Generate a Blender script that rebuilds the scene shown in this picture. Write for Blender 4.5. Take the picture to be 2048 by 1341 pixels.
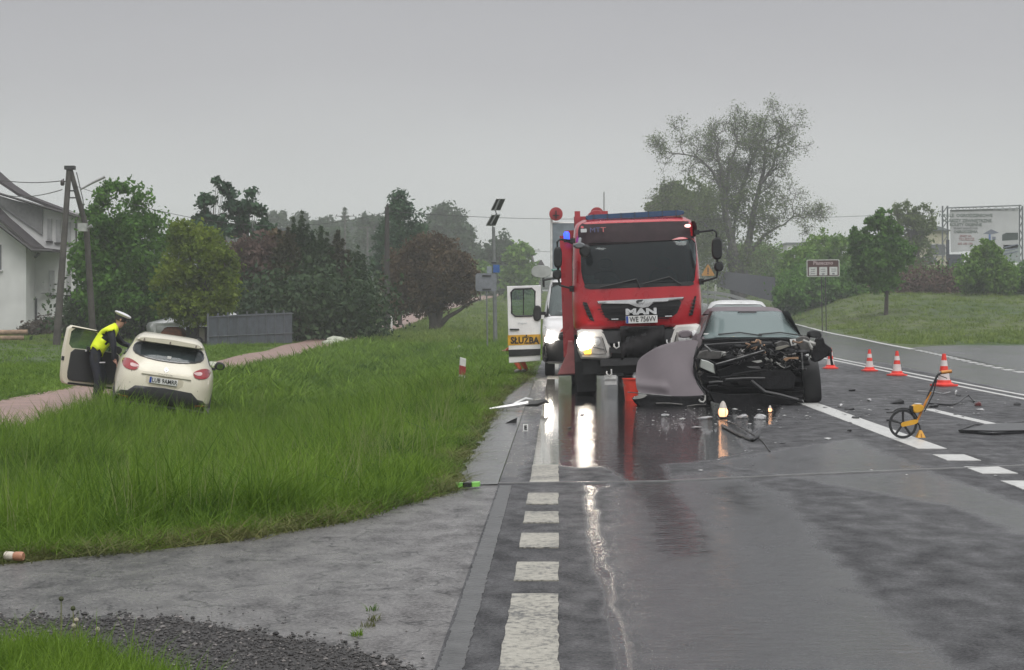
import bpy, bmesh, math, random
import numpy as np
from mathutils import Vector, Matrix
from mathutils.bvhtree import BVHTree
from mathutils.geometry import delaunay_2d_cdt
for o in list(bpy.data.objects): bpy.data.objects.remove(o)
random.seed(5); RNG = np.random.default_rng(7)
SC = bpy.context.scene; COL = SC.collection
# ------------------------------------------------------------------ camera
F = 4000.0; HX = 1117.0; HY = 623.0; HC = 1.44      # focal length in photo pixels, vanishing point, eye height
cd = bpy.data.cameras.new('camera'); cam = bpy.data.objects.new('camera', cd); COL.objects.link(cam)
cam.location = (0, 0, HC); cam.rotation_euler = (math.pi/2, 0, 0)
cd.sensor_width = 36; cd.lens = 36*F/2048; cd.shift_x = -(HX-1024)/2048; cd.shift_y = -(670.5-HY)/2048
cd.clip_start = 0.3; cd.clip_end = 3000
SC.camera = cam
# ------------------------------------------------------------------ world: overcast rain sky
wd = bpy.data.worlds.new('World'); SC.world = wd; wd.use_nodes = True
nt = wd.node_tree; nt.nodes.clear()
def N(t, k, **kw):
    n = t.nodes.new(k)
    for a, b in kw.items(): setattr(n, a, b)
    return n
out = N(nt, 'ShaderNodeOutputWorld'); bg = N(nt, 'ShaderNodeBackground'); tc = N(nt, 'ShaderNodeTexCoord')
sky = N(nt, 'ShaderNodeTexSky'); sky.sky_type = 'NISHITA'; sky.sun_disc = False
sky.sun_elevation = math.radians(55); sky.sun_rotation = math.radians(200)
hs = N(nt, 'ShaderNodeHueSaturation'); hs.inputs['Saturation'].default_value = 0.12; hs.inputs['Value'].default_value = 0.35
nt.links.new(sky.outputs[0], hs.inputs['Color'])
sep = N(nt, 'ShaderNodeSeparateXYZ'); nt.links.new(tc.outputs['Generated'], sep.inputs[0])
nz = N(nt, 'ShaderNodeTexNoise'); nz.inputs['Scale'].default_value = 2.2; nz.inputs['Detail'].default_value = 3; nz.inputs['Roughness'].default_value = 0.5
mp = N(nt, 'ShaderNodeMapping'); mp.inputs['Scale'].default_value = (1, 1, 3); nt.links.new(tc.outputs['Generated'], mp.inputs[0]); nt.links.new(mp.outputs[0], nz.inputs['Vector'])
ma = N(nt, 'ShaderNodeMath', operation='MULTIPLY_ADD'); ma.inputs[1].default_value = 0.10; nt.links.new(nz.outputs[0], ma.inputs[0]); nt.links.new(sep.outputs['Z'], ma.inputs[2])
cr = N(nt, 'ShaderNodeValToRGB'); nt.links.new(ma.outputs[0], cr.inputs[0])
SKYCOL = [(0.0, (4.9, 5.05, 4.95)), (0.10, (4.5, 4.6, 4.6)), (0.17, (3.35, 3.35, 3.5)), (0.24, (2.75, 2.75, 2.95)), (0.34, (2.9, 2.9, 3.1)), (0.6, (5.6, 5.65, 5.8)), (1.0, (7.6, 7.65, 7.8))]
el = cr.color_ramp.elements
for i, (p, c) in enumerate(SKYCOL):
    e = el[i] if i < 2 else el.new(p)
    e.position = p; e.color = (*[v/10 for v in c], 1)
mul = N(nt, 'ShaderNodeVectorMath', operation='SCALE'); mul.inputs['Scale'].default_value = 10; nt.links.new(cr.outputs[0], mul.inputs[0])
mx = N(nt, 'ShaderNodeMixRGB'); mx.inputs[0].default_value = 0.92
nt.links.new(hs.outputs[0], mx.inputs[1]); nt.links.new(mul.outputs[0], mx.inputs[2])
nt.links.new(mx.outputs[0], bg.inputs[0]); bg.inputs[1].default_value = 0.112
nt.links.new(bg.outputs[0], out.inputs[0])
sd = bpy.data.lights.new('sun', 'SUN'); sun = bpy.data.objects.new('sun', sd); COL.objects.link(sun)
sd.energy = 1.5; sd.angle = math.radians(40); sd.color = (1, 0.985, 0.96)
sun.rotation_euler = (math.radians(35), 0, math.radians(20))
SC.view_settings.view_transform = 'Standard'; SC.view_settings.look = 'None'; SC.view_settings.exposure = 0.42; SC.view_settings.gamma = 1
SC.cycles.volume_bounces = 1; SC.cycles.max_bounces = 5; SC.cycles.transparent_max_bounces = 10; SC.cycles.caustics_reflective = False
# ------------------------------------------------------------------ materials
MATS = {}
def mat(name, col, rough=0.5, metal=0.0, var=0.12, nscale=6.0, bump=0.0, bscale=40.0, emit=None, es=0.0, coat=0.0, spec=0.5, col2=None, alpha=None):
    if name in MATS: return MATS[name]
    m = bpy.data.materials.new(name); m.use_nodes = True; t = m.node_tree; b = t.nodes['Principled BSDF']
    tcn = N(t, 'ShaderNodeTexCoord'); ns = N(t, 'ShaderNodeTexNoise'); ns.inputs['Scale'].default_value = nscale; ns.inputs['Detail'].default_value = 4
    t.links.new(tcn.outputs['Object'], ns.inputs['Vector'])
    c2 = col2 if col2 else tuple(min(1, v*(1+var*1.6)) for v in col); c1 = tuple(v*(1-var) for v in col)
    r = N(t, 'ShaderNodeValToRGB'); r.color_ramp.elements[0].position = 0.33; r.color_ramp.elements[1].position = 0.68
    r.color_ramp.elements[0].color = (*c1, 1); r.color_ramp.elements[1].color = (*c2, 1)
    t.links.new(ns.outputs[0], r.inputs[0]); t.links.new(r.outputs[0], b.inputs['Base Color'])
    mr = N(t, 'ShaderNodeMapRange'); mr.inputs['To Min'].default_value = max(0.02, rough*0.8); mr.inputs['To Max'].default_value = min(1, rough*1.2)
    t.links.new(ns.outputs[0], mr.inputs[0]); t.links.new(mr.outputs[0], b.inputs['Roughness'])
    b.inputs['Metallic'].default_value = metal; b.inputs['Specular IOR Level'].default_value = spec
    if coat: b.inputs['Coat Weight'].default_value = coat; b.inputs['Coat Roughness'].default_value = 0.08
    if bump:
        n2 = N(t, 'ShaderNodeTexNoise'); n2.inputs['Scale'].default_value = bscale; n2.inputs['Detail'].default_value = 5
        bp = N(t, 'ShaderNodeBump'); bp.inputs['Strength'].default_value = bump; bp.inputs['Distance'].default_value = 0.02
        t.links.new(tcn.outputs['Object'], n2.inputs['Vector']); t.links.new(n2.outputs[0], bp.inputs['Height']); t.links.new(bp.outputs[0], b.inputs['Normal'])
    if emit: b.inputs['Emission Color'].default_value = (*emit, 1); b.inputs['Emission Strength'].default_value = es
    MATS[name] = m; return m
def leafmat(name, c1, c2, trans=0.42):
    if name in MATS: return MATS[name]
    m = bpy.data.materials.new(name); m.use_nodes = True; t = m.node_tree; t.nodes.clear()
    o = N(t, 'ShaderNodeOutputMaterial'); g = N(t, 'ShaderNodeNewGeometry'); tcn = N(t, 'ShaderNodeTexCoord')
    ns = N(t, 'ShaderNodeTexNoise'); ns.inputs['Scale'].default_value = 0.8; ns.inputs['Detail'].default_value = 3
    t.links.new(g.outputs['Position'], ns.inputs['Vector'])
    ad = N(t, 'ShaderNodeMath', operation='MULTIPLY_ADD'); ad.inputs[1].default_value = 0.45; t.links.new(g.outputs['Random Per Island'], ad.inputs[0]); 
    s2 = N(t, 'ShaderNodeMath', operation='MULTIPLY_ADD'); s2.inputs[1].default_value = 1.5; s2.inputs[2].default_value = -0.48; t.links.new(ns.outputs[0], s2.inputs[0]); t.links.new(s2.outputs[0], ad.inputs[2])
    r = N(t, 'ShaderNodeValToRGB'); r.color_ramp.elements[0].color = (*c1, 1); r.color_ramp.elements[1].color = (*c2, 1); t.links.new(ad.outputs[0], r.inputs[0])
    d = N(t, 'ShaderNodeBsdfPrincipled'); d.inputs['Roughness'].default_value = 0.6; d.inputs['Specular IOR Level'].default_value = 0.2
    tr = N(t, 'ShaderNodeBsdfTranslucent'); mxx = N(t, 'ShaderNodeMixShader'); mxx.inputs[0].default_value = trans
    t.links.new(r.outputs[0], d.inputs['Base Color']); t.links.new(r.outputs[0], tr.inputs[0])
    t.links.new(d.outputs[0], mxx.inputs[1]); t.links.new(tr.outputs[0], mxx.inputs[2]); t.links.new(mxx.outputs[0], o.inputs[0])
    MATS[name] = m; return m
def glassmat(name, tint, refl=1.0, rough=0.03, diffuse=None, dw=0.0):
    if name in MATS: return MATS[name]
    m = bpy.data.materials.new(name); m.use_nodes = True; t = m.node_tree; t.nodes.clear()
    o = N(t, 'ShaderNodeOutputMaterial'); tp = N(t, 'ShaderNodeBsdfTransparent'); tp.inputs[0].default_value = (*tint, 1)
    gl = N(t, 'ShaderNodeBsdfGlossy'); gl.inputs['Roughness'].default_value = rough
    fr = N(t, 'ShaderNodeFresnel'); fr.inputs[0].default_value = 1.5
    mm = N(t, 'ShaderNodeMath', operation='MULTIPLY'); mm.inputs[1].default_value = refl; mm.use_clamp = True; t.links.new(fr.outputs[0], mm.inputs[0])
    mxx = N(t, 'ShaderNodeMixShader'); t.links.new(mm.outputs[0], mxx.inputs[0]); t.links.new(tp.outputs[0], mxx.inputs[1]); t.links.new(gl.outputs[0], mxx.inputs[2])
    last = mxx
    if diffuse:                                                     # matt tint standing in for sky reflected in the pane
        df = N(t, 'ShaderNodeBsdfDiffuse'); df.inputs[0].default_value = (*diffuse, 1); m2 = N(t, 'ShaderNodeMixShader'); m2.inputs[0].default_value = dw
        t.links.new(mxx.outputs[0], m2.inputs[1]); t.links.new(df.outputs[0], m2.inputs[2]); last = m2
    t.links.new(last.outputs[0], o.inputs[0]); MATS[name] = m; return m
def emat(name, col, s):
    if name in MATS: return MATS[name]
    m = bpy.data.materials.new(name); m.use_nodes = True; b = m.node_tree.nodes['Principled BSDF']
    b.inputs['Base Color'].default_value = (*col, 1); b.inputs['Emission Color'].default_value = (*col, 1); b.inputs['Emission Strength'].default_value = s
    MATS[name] = m; return m
# ------------------------------------------------------------------ helpers
def tag(o, label=None, cat=None, group=None, kind=None):
    if label: o['label'] = label
    if cat: o['category'] = cat
    if group: o['group'] = group
    if kind: o['kind'] = kind
    return o
def empty(name, label, cat, loc, rot=(0, 0, 0), group=None):
    o = bpy.data.objects.new(name, None); o.empty_display_size = 0.2; COL.objects.link(o)
    o.location = loc; o.rotation_euler = rot; return tag(o, label, cat, group)
def link(name, me, m=None, parent=None, smooth=None):
    if m is not None:
        for mm in (m if isinstance(m, (list, tuple)) else [m]): me.materials.append(mm)
    if smooth is not None:
        me.polygons.foreach_set('use_smooth', [True]*len(me.polygons)); me.set_sharp_from_angle(angle=math.radians(smooth))
    o = bpy.data.objects.new(name, me); COL.objects.link(o)
    if parent: o.parent = parent
    return o
def npmesh(name, V, Fc):
    me = bpy.data.meshes.new(name); V = np.asarray(V, dtype=np.float32); Fc = np.asarray(Fc, dtype=np.int32)
    k = Fc.shape[1]; me.vertices.add(len(V)); me.vertices.foreach_set('co', V.ravel())
    me.loops.add(Fc.size); me.loops.foreach_set('vertex_index', Fc.ravel())
    me.polygons.add(len(Fc)); me.polygons.foreach_set('loop_start', np.arange(0, Fc.size, k, dtype=np.int32)); me.update(calc_edges=True); return me
class MB:
    def __init__(s): s.v = []; s.f = []
    def add(s, v, f):
        n = len(s.v); s.v += [tuple(p) for p in v]; s.f += [tuple(i+n for i in q) for q in f]; return s
    def box(s, c, d, R=None, taper=1.0):
        vs = []
        for k in range(8):
            p = Vector(((-1, 1)[k & 1]*d[0]/2, (-1, 1)[(k >> 1) & 1]*d[1]/2, (-1, 1)[k >> 2]*d[2]/2))
            if k >> 2: p.x *= taper; p.y *= taper
            if R is not None: p = R @ p
            vs.append(Vector(c)+p)
        return s.add(vs, [(0, 2, 3, 1), (4, 5, 7, 6), (0, 1, 5, 4), (2, 6, 7, 3), (0, 4, 6, 2), (1, 3, 7, 5)])
    def tube(s, pts, r, n=8, cap=True):
        pts = [Vector(p) for p in pts]; rs = r if isinstance(r, (list, tuple)) else [r]*len(pts); vs = []; fs = []
        for i, p in enumerate(pts):
            d = (pts[min(i+1, len(pts)-1)]-pts[max(i-1, 0)]).normalized()
            a = d.cross(Vector((0, 0, 1)));
            if a.length < 0.05: a = d.cross(Vector((1, 0, 0)))
            a.normalize(); b = d.cross(a)
            for k in range(n):
                t = 2*math.pi*k/n; vs.append(p+a*math.cos(t)*rs[i]+b*math.sin(t)*rs[i])
        for i in range(len(pts)-1):
            for k in range(n): fs.append((i*n+k, i*n+(k+1) % n, (i+1)*n+(k+1) % n, (i+1)*n+k))
        if cap: fs.append(tuple(range(n))[::-1]); fs.append(tuple((len(pts)-1)*n+k for k in range(n)))
        return s.add(vs, fs)
    def lathe(s, prof, c=(0, 0, 0), n=24, axis='z'):
        vs = []; fs = []
        for r, h in prof:
            for k in range(n):
                t = 2*math.pi*k/n; p = (r*math.cos(t), r*math.sin(t), h)
                if axis == 'x': p = (p[2], p[0], p[1])
                if axis == 'y': p = (p[0], p[2], p[1])
                vs.append(Vector(c)+Vector(p))
        for i in range(len(prof)-1):
            for k in range(n): fs.append((i*n+k, i*n+(k+1) % n, (i+1)*n+(k+1) % n, (i+1)*n+k))
        closed = tuple(prof[0]) == tuple(prof[-1])
        if prof[0][0] > 1e-6 and not closed: fs.append(tuple(range(n))[::-1])
        if prof[-1][0] > 1e-6 and not closed: fs.append(tuple((len(prof)-1)*n+k for k in range(n)))
        return s.add(vs, fs)
    def prism(s, poly, y0, y1, bevel=0.0, axis='y'):
        P = [Vector(p) for p in poly]; c = sum(P, Vector((0, 0)))/len(P); n = len(P)
        if sum(P[i].x*P[(i+1) % n].y-P[(i+1) % n].x*P[i].y for i in range(n)) < 0: P.reverse()
        sz = max((p-c).length for p in P); k = 1-bevel/sz; sg = 1 if y1 > y0 else -1
        rings = ([(k, y0), (1, y0+sg*bevel), (1, y1)] if bevel else [(1, y0), (1, y1)])
        vs = []; fs = []
        for q, y in rings:
            for p in P:
                a = c+(p-c)*q
                vs.append((a.x, y, a.y) if axis == 'y' else ((y, a.x, a.y) if axis == 'x' else (a.x, a.y, y)))
        for i in range(len(rings)-1):
            for j in range(n): fs.append((i*n+j, i*n+(j+1) % n, (i+1)*n+(j+1) % n, (i+1)*n+j))
        fs.append(tuple(range(n))[::-1]); fs.append(tuple((len(rings)-1)*n+j for j in range(n)))
        return s.add(vs, fs)
    def mesh(s, name):
        me = bpy.data.meshes.new(name); me.from_pydata(s.v, [], s.f); me.update()
        bm = bmesh.new(); bm.from_mesh(me); bmesh.ops.recalc_face_normals(bm, faces=bm.faces); bm.to_mesh(me); bm.free(); return me
    def build(s, name, m, parent=None, smooth=40): return link(name, s.mesh(name), m, parent, smooth)
def spline(keys, sub):
    K = np.array(keys, float); o = []
    for i in range(len(K)-1):
        p0 = K[max(i-1, 0)]; p1 = K[i]; p2 = K[i+1]; p3 = K[min(i+2, len(K)-1)]
        for j in range(sub):
            t = j/sub
            q = 0.5*((2*p1)+(-p0+p2)*t+(2*p0-5*p1+4*p2-p3)*t*t+(-p0+3*p1-3*p2+p3)*t**3)
            o.append(q*0.6+(p1*(1-t)+p2*t)*0.4 if j else p1)
    o.append(K[-1]); return o
def ringbody(levels, sub=3, n=56):
    mb = MB(); vs = []; fs = []; L = spline(levels, sub)
    for (z, hw, yf, yr, e) in L:
        for k in range(n):
            t = 2*math.pi*(k+0.5)/n; c, s_ = math.cos(t), math.sin(t)
            vs.append((hw*math.copysign(abs(c)**(2/e), c), (yf+yr)/2+(yr-yf)/2*math.copysign(abs(s_)**(2/e), s_), z))
    m_ = len(L)
    for i in range(m_-1):
        for k in range(n): fs.append((i*n+k, i*n+(k+1) % n, (i+1)*n+(k+1) % n, (i+1)*n+k))
    vs.append((0, (L[0][2]+L[0][3])/2, L[0][0])); vs.append((0, (L[-1][2]+L[-1][3])/2, L[-1][0]+0.004))
    for k in range(n): fs.append(((k+1) % n, k, m_*n)); fs.append(((m_-1)*n+k, (m_-1)*n+(k+1) % n, m_*n+1))
    mb.add(vs, fs); return mb
def boolean(me, cutters):
    o = bpy.data.objects.new('tmp', me); COL.objects.link(o); cs = []
    for c in cutters:
        co = bpy.data.objects.new('cut', c); COL.objects.link(co); cs.append(co)
        md = o.modifiers.new('b', 'BOOLEAN'); md.operation = 'DIFFERENCE'; md.object = co; md.solver = 'EXACT'
    dg = bpy.context.evaluated_depsgraph_get(); r = bpy.data.meshes.new_from_object(o.evaluated_get(dg))
    for x in cs+[o]: bpy.data.objects.remove(x)
    return r
def bvh(me): return BVHTree.FromPolygons([v.co for v in me.vertices], [p.vertices for p in me.polygons])
def smoothpoly(P, it=2, r=0.07):
    P = [Vector(p) for p in P]
    for k in range(it):
        Q = []
        for i in range(len(P)):
            a, b = P[i], P[(i+1) % len(P)]; l = max((b-a).length, 1e-9); f = min(.25, r/l*(.6**k)); Q += [a.lerp(b, f), a.lerp(b, 1-f)]
        P = Q
    return P
def patch(name, poly, tree, m, parent, axis='-y', off=0.004, step=0.08, th=0.012, rnd=1, smooth=50):
    """a panel that follows the body surface: outline in the plane, projected along the axis onto the body"""
    P = smoothpoly(poly, rnd) if rnd else [Vector(p) for p in poly]
    n = len(P); pts = [Vector((p.x, p.y)) for p in P]
    xs = [p.x for p in P]; ys = [p.y for p in P]
    def inside(x, y):
        c = False
        for i in range(n):
            a, b = P[i], P[(i+1) % n]
            if (a.y > y) != (b.y > y) and x < (b.x-a.x)*(y-a.y)/(b.y-a.y)+a.x: c = not c
        return c
    gx = np.arange(min(xs)+step/2, max(xs), step); gy = np.arange(min(ys)+step/2, max(ys), step)
    for x in gx:
        for y in gy:
            if inside(x, y): pts.append(Vector((x, y)))
    r = delaunay_2d_cdt(pts, [(i, (i+1) % n) for i in range(n)], [], 1, 1e-5)
    v2, fs = r[0], r[2]
    D = {'-y': Vector((0, 1, 0)), '+y': Vector((0, -1, 0)), '-x': Vector((1, 0, 0)), '+x': Vector((-1, 0, 0)), '+z': Vector((0, 0, -1))}[axis]
    V = []
    hits = []
    for p in v2:
        if axis[1] == 'y': o = Vector((p.x, 0, p.y))
        elif axis[1] == 'x': o = Vector((0, p.x, p.y))
        else: o = Vector((p.x, p.y, 0))
        h = tree.ray_cast(o-D*20, D); hits.append((o, h[0]))
    dep = [(h-o).dot(D) for o, h in hits if h is not None]; md = float(np.median(dep)) if dep else 0
    for o, h in hits:
        d = (h-o).dot(D) if h is not None else md
        V.append(o+D*(d-off))
    m0 = len(V); V2 = V+[v+D*th for v in V]; F2 = [tuple(f) for f in fs]+[tuple(i+m0 for i in f[::-1]) for f in fs]
    ed = {}
    for f in fs:
        for i in range(len(f)):
            e = (f[i], f[(i+1) % len(f)]); ed[e] = 1
    for (a, b) in ed:
        if (b, a) not in ed: F2.append((b, a, a+m0, b+m0))
    mb = MB(); mb.v = [tuple(v) for v in V2]; mb.f = F2
    return mb.build(name, m, parent, smooth)
def text(name, s, size, m, parent, loc, rot=(math.pi/2, 0, 0), ext=0.004, xs=1.0, bold=0.0, align='CENTER'):
    cu = bpy.data.curves.new(name, 'FONT'); cu.body = s; cu.size = size; cu.extrude = ext; cu.offset = bold; cu.align_x = align; cu.align_y = 'CENTER'; cu.resolution_u = 2
    o = bpy.data.objects.new('t', cu); COL.objects.link(o); dg = bpy.context.evaluated_depsgraph_get()
    me = bpy.data.meshes.new_from_object(o.evaluated_get(dg)); bpy.data.objects.remove(o)
    me.transform(Matrix.Diagonal((xs, 1, 1, 1))); r = link(name, me, None, parent); me.materials.clear(); me.materials.append(m)
    r.location = loc; r.rotation_euler = rot; return r
def dup(root, loc, rot=None, label=None):
    r = root.copy(); COL.objects.link(r); r.location = loc
    if rot is not None: r.rotation_euler = rot
    if label: r['label'] = label
    for ch in list(root.children):
        c = ch.copy(); COL.objects.link(c); c.parent = r
        for g in ch.children: d = g.copy(); COL.objects.link(d); d.parent = c
    return r
# ------------------------------------------------------------------ terrain
_TB = {}
def ip(x, k):
    if id(k) not in _TB:
        g = np.arange(-200, 2000, 1.0); v = np.interp(g, [a for a, b in k], [b for a, b in k]); w = np.hanning(27); w /= w.sum()
        vs = np.convolve(np.pad(v, 13, 'edge'), w, 'valid'); _TB[id(k)] = (g, np.where(g < 30, v, vs))
    return np.interp(x, *_TB[id(k)])
def sst(a, b, x): t = np.clip((x-a)/(b-a), 0, 1); return t*t*(3-2*t)
RISE = [(-50, 0), (85, 0), (115, .2), (150, .8), (200, 1.9), (300, 4.2), (450, 6.3), (700, 8), (2000, 20)]
LEFT = [(0, -.5), (60, -.5), (100, -.58), (130, 2.0), (180, 4.0), (250, 3.5), (350, -1), (460, -8)]
LEFT = [(0, -.5), (60, -.5), (90, -.1), (130, 2.0), (180, 4.0), (250, 3.5), (350, -1), (460, -8)]
RIGHT = [(0, 10.2), (47, 11), (75, 13.7), (100, 15.2), (130, 16.3), (180, 17), (250, 15), (350, 10), (460, 2)]
PATH = [(0, -8.2), (20, -8.9), (34, -9.6), (62, -10.6), (100, -10.8), (130, -11), (170, -11.8), (250, -9.8), (300, -8), (340, -7)]
GE = [(-60, -60), (-8, 8.0), (-3.2, 11.4), (-2.08, 12.5), (-1.44, 13.8), (-.87, 16.1), (-.5, 16.8)]      # (x, y) far edge of the side road
def zt(x, y):
    x = np.asarray(x, float); y = np.asarray(y, float)
    r = ip(y, RISE)
    prof = np.interp(x, [-60, -30, -11.5, -10.8, -8.4, -7.9, -6.4, -5, -3, -1.2, -.8, 0], [.15, .0, -.28, -.35, -.35, -.45, -.75, -.85, -.5, -.06, 0, 0])
    m = (1-sst(62, 100, y))*sst(0.2, 4.5, y-np.interp(x, [a for a, b in GE], [b for a, b in GE]))
    re = ip(y, RIGHT)
    r = r+prof*m+2.0*sst(96, 150, y)*sst(-1.0, 7, x-re)*(1-sst(260, 420, y))
    und = 0.06*np.sin(x*.9+y*.31)*np.sin(y*.23-x*.4)*sst(1.0, 4.0, np.minimum(np.abs(x-ip(y, LEFT)), 99)*((x < ip(y, LEFT)) | (x > re)))
    return r+und*np.where((x > -11.3) & (x < -8), .3, 1)
def Zt(x, y): return float(zt(x, y))
def hit(px, py):
    """where the sight line through a photo pixel meets the ground"""
    a = (px-HX)/F; b = -(py-HY)/F; Y = 6.0
    while Y < 900:
        if HC+b*Y <= Zt(a*Y, Y): return Vector((a*Y, Y, Zt(a*Y, Y)))
        Y *= 1.004
    return Vector((a*300, 300, Zt(a*300, 300)))
def W(px, py, Y): return Vector(((px-HX)/F*Y, Y, HC-(py-HY)/F*Y))
def Gz(px, py): Y = F*HC/(py-HY); return ((px-HX)/F*Y, Y)
def grid(name, xs, ys, zf, m):
    X, Y = np.meshgrid(xs, ys); Z = zf(X, Y); V = np.stack([X, Y, Z], -1).reshape(-1, 3); nx = len(xs); ny = len(ys)
    i = np.arange(nx-1); j = np.arange(ny-1); I, J = np.meshgrid(i, j); a = (J*nx+I).ravel()
    me = npmesh(name, V, np.stack([a, a+1, a+nx+1, a+nx], -1)); return link(name, me, m, None, 180), V
def vnoise(x, y, s, seed=0):
    r = np.random.default_rng(seed); v = 0
    for k in range(5):
        a = r.uniform(0, 6.28); f = s*r.uniform(.6, 1.8); v = v+np.sin((x*math.cos(a)+y*math.sin(a))*f+r.uniform(0, 6))
    return v/5
# ------------------------------------------------------------------ ground
def M_ground():
    m = bpy.data.materials.new('grassy_soil'); m.use_nodes = True; t = m.node_tree; b = t.nodes['Principled BSDF']
    tcn = N(t, 'ShaderNodeTexCoord'); n1 = N(t, 'ShaderNodeTexNoise'); n1.inputs['Scale'].default_value = 0.12; n1.inputs['Detail'].default_value = 6
    n2 = N(t, 'ShaderNodeTexNoise'); n2.inputs['Scale'].default_value = 3.0; n2.inputs['Detail'].default_value = 6
    mpn = N(t, 'ShaderNodeMapping'); mpn.inputs['Scale'].default_value = (1, .35, 1)
    t.links.new(tcn.outputs['Object'], mpn.inputs[0])
    for n in (n1, n2): t.links.new(mpn.outputs[0], n.inputs['Vector'])
    r1 = N(t, 'ShaderNodeValToRGB'); r1.color_ramp.elements[0].position = .38; r1.color_ramp.elements[1].position = .66
    r1.color_ramp.elements[0].color = (.045, .085, .018, 1); r1.color_ramp.elements[1].color = (.105, .13, .035, 1)
    r2 = N(t, 'ShaderNodeValToRGB'); r2.color_ramp.elements[0].position = .3; r2.color_ramp.elements[1].position = .75
    r2.color_ramp.elements[0].color = (.5, .5, .5, 1); r2.color_ramp.elements[1].color = (1.3, 1.3, 1.3, 1)
    mm = N(t, 'ShaderNodeMixRGB', blend_type='MULTIPLY'); mm.inputs[0].default_value = 1
    t.links.new(n1.outputs[0], r1.inputs[0]); t.links.new(n2.outputs[0], r2.inputs[0]); t.links.new(r1.outputs[0], mm.inputs[1]); t.links.new(r2.outputs[0], mm.inputs[2])
    t.links.new(mm.outputs[0], b.inputs['Base Color']); b.inputs['Roughness'].default_value = .9
    bp = N(t, 'ShaderNodeBump'); bp.inputs['Distance'].default_value = .08; bp.inputs['Strength'].default_value = .8; t.links.new(n2.outputs[0], bp.inputs['Height']); t.links.new(bp.outputs[0], b.inputs['Normal'])
    return m
def inroad(x, y, mg):
    le = ip(y, LEFT)+mg; re = ip(y, RIGHT)-mg
    ge = np.interp(x, [a for a, b in GE], [b for a, b in GE])
    a = (x > le) & (x < re) & (y < 455); b = (x < -.4) & (y < ge-mg)
    c = (y < 84-mg*2-np.clip(x-14, 0, 99)*.0) & (x > 9)
    return a | b | c
xs = np.unique(np.concatenate([np.arange(-13, 1, .25), np.arange(1, 20, .5), -13-np.geomspace(.3, 500, 60), 20+np.geomspace(.5, 500, 50)]))
ys = np.unique(np.concatenate([np.arange(-40, 4, 4), np.arange(4, 70, .4), np.arange(70, 180, 1.2), 180+np.geomspace(2, 1600, 90)]))
def zg(X, Y): return zt(X, Y)-.14*inroad(X, Y, .25)-.02
g, _ = grid('ground', xs, ys, zg, M_ground()); tag(g, kind='structure')
# ------------------------------------------------------------------ road with its wetness
def sdf(P, x, y):
    P = np.array(P); d = np.full(x.shape, 1e9); ins = np.zeros(x.shape, bool)
    for i in range(len(P)):
        a = P[i]; b = P[(i+1) % len(P)]; e = b-a
        t = np.clip(((x-a[0])*e[0]+(y-a[1])*e[1])/(e@e), 0, 1)
        # distances along the road count less: edges seen at a glancing angle
        d = np.minimum(d, np.hypot(x-a[0]-t*e[0], (y-a[1]-t*e[1])*.35))
        c = ((a[1] > y) != (b[1] > y)) & (x < (b[0]-a[0])*(y-a[1])/(b[1]-a[1]+1e-12)+a[0]); ins ^= c
    return np.where(ins, -d, d)
def ipoly(pp): return [Gz(*p) for p in pp]
MIRROR = [[(1104, 752), (1290, 752), (1440, 800), (1560, 812), (1548, 850), (1470, 880), (1500, 905), (1420, 921), (1330, 928), (1290, 946), (1235, 950), (1200, 934), (1150, 936), (1116, 928), (1100, 860)],
          [(1235, 925), (1330, 930), (1350, 985), (1405, 1050), (1425, 1108), (1335, 1118), (1305, 1085), (1297, 1040), (1262, 985)],
          [(1165, 964), (1210, 964), (1205, 974), (1170, 976)]]
CRACK = [(1182, 970), (1200, 1060), (1208, 1110), (1225, 1190), (1248, 1260), (1262, 1341), (1232, 1341), (1222, 1250), (1206, 1180), (1190, 1110), (1184, 1060), (1172, 975)]
FILM = [[(1230, 975), (1440, 940), (1560, 990), (1640, 1090), (1760, 1220), (1900, 1345), (1290, 1345), (1262, 1240), (1225, 1110)],
        [(1640, 655), (2048, 735), (2400, 800), (2400, 900), (2048, 786), (1700, 712), (1600, 690)],
        [(1420, 925), (1700, 880), (1900, 960), (2300, 1100), (2300, 1160), (1900, 1010), (1560, 950)],
        [(985, 960), (1010, 900), (1060, 760), (1090, 760), (1070, 860), (1040, 960)]]
def wet(x, y):
    x = x+.05*vnoise(x, y*.25, 6, 3)+.03*vnoise(x, y*.3, 17, 5); y = y*(1+.012*vnoise(x, y*.2, 5, 8)+.006*vnoise(x, y, 11, 2))
    w = np.zeros(x.shape)+.18
    for p in FILM: w = np.maximum(w, .62*(1-sst(-.12, .22, sdf(ipoly(p), x, y))))
    w = np.maximum(w, .62*sst(48, 62, y))
    w = np.maximum(w, .93*(1-sst(-.05, .06, sdf(ipoly(CRACK), x, y)-.012)))
    for p in MIRROR: w = np.maximum(w, 1-sst(-.07, .09, sdf(ipoly(p), x, y)))
    return w
OIL = [[(1238, 905), (1330, 912), (1350, 985), (1405, 1050), (1428, 1108), (1335, 1122), (1300, 1085), (1292, 1040), (1255, 985)], [(1225, 835), (1275, 835), (1285, 905), (1235, 905)], [(1440, 975), (1480, 965), (1510, 1000), (1520, 1030), (1480, 1020)]]
def oil(x, y):
    x = x+.05*vnoise(x, y*.25, 6, 3)+.10*vnoise(x*.3, y, 21, 5)+.06*vnoise(x*.3, y, 60, 6); w = np.zeros(x.shape)
    for p in OIL: w = np.maximum(w, 1-sst(-.16, .16, sdf(ipoly(p), x, y)))
    return w
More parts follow.
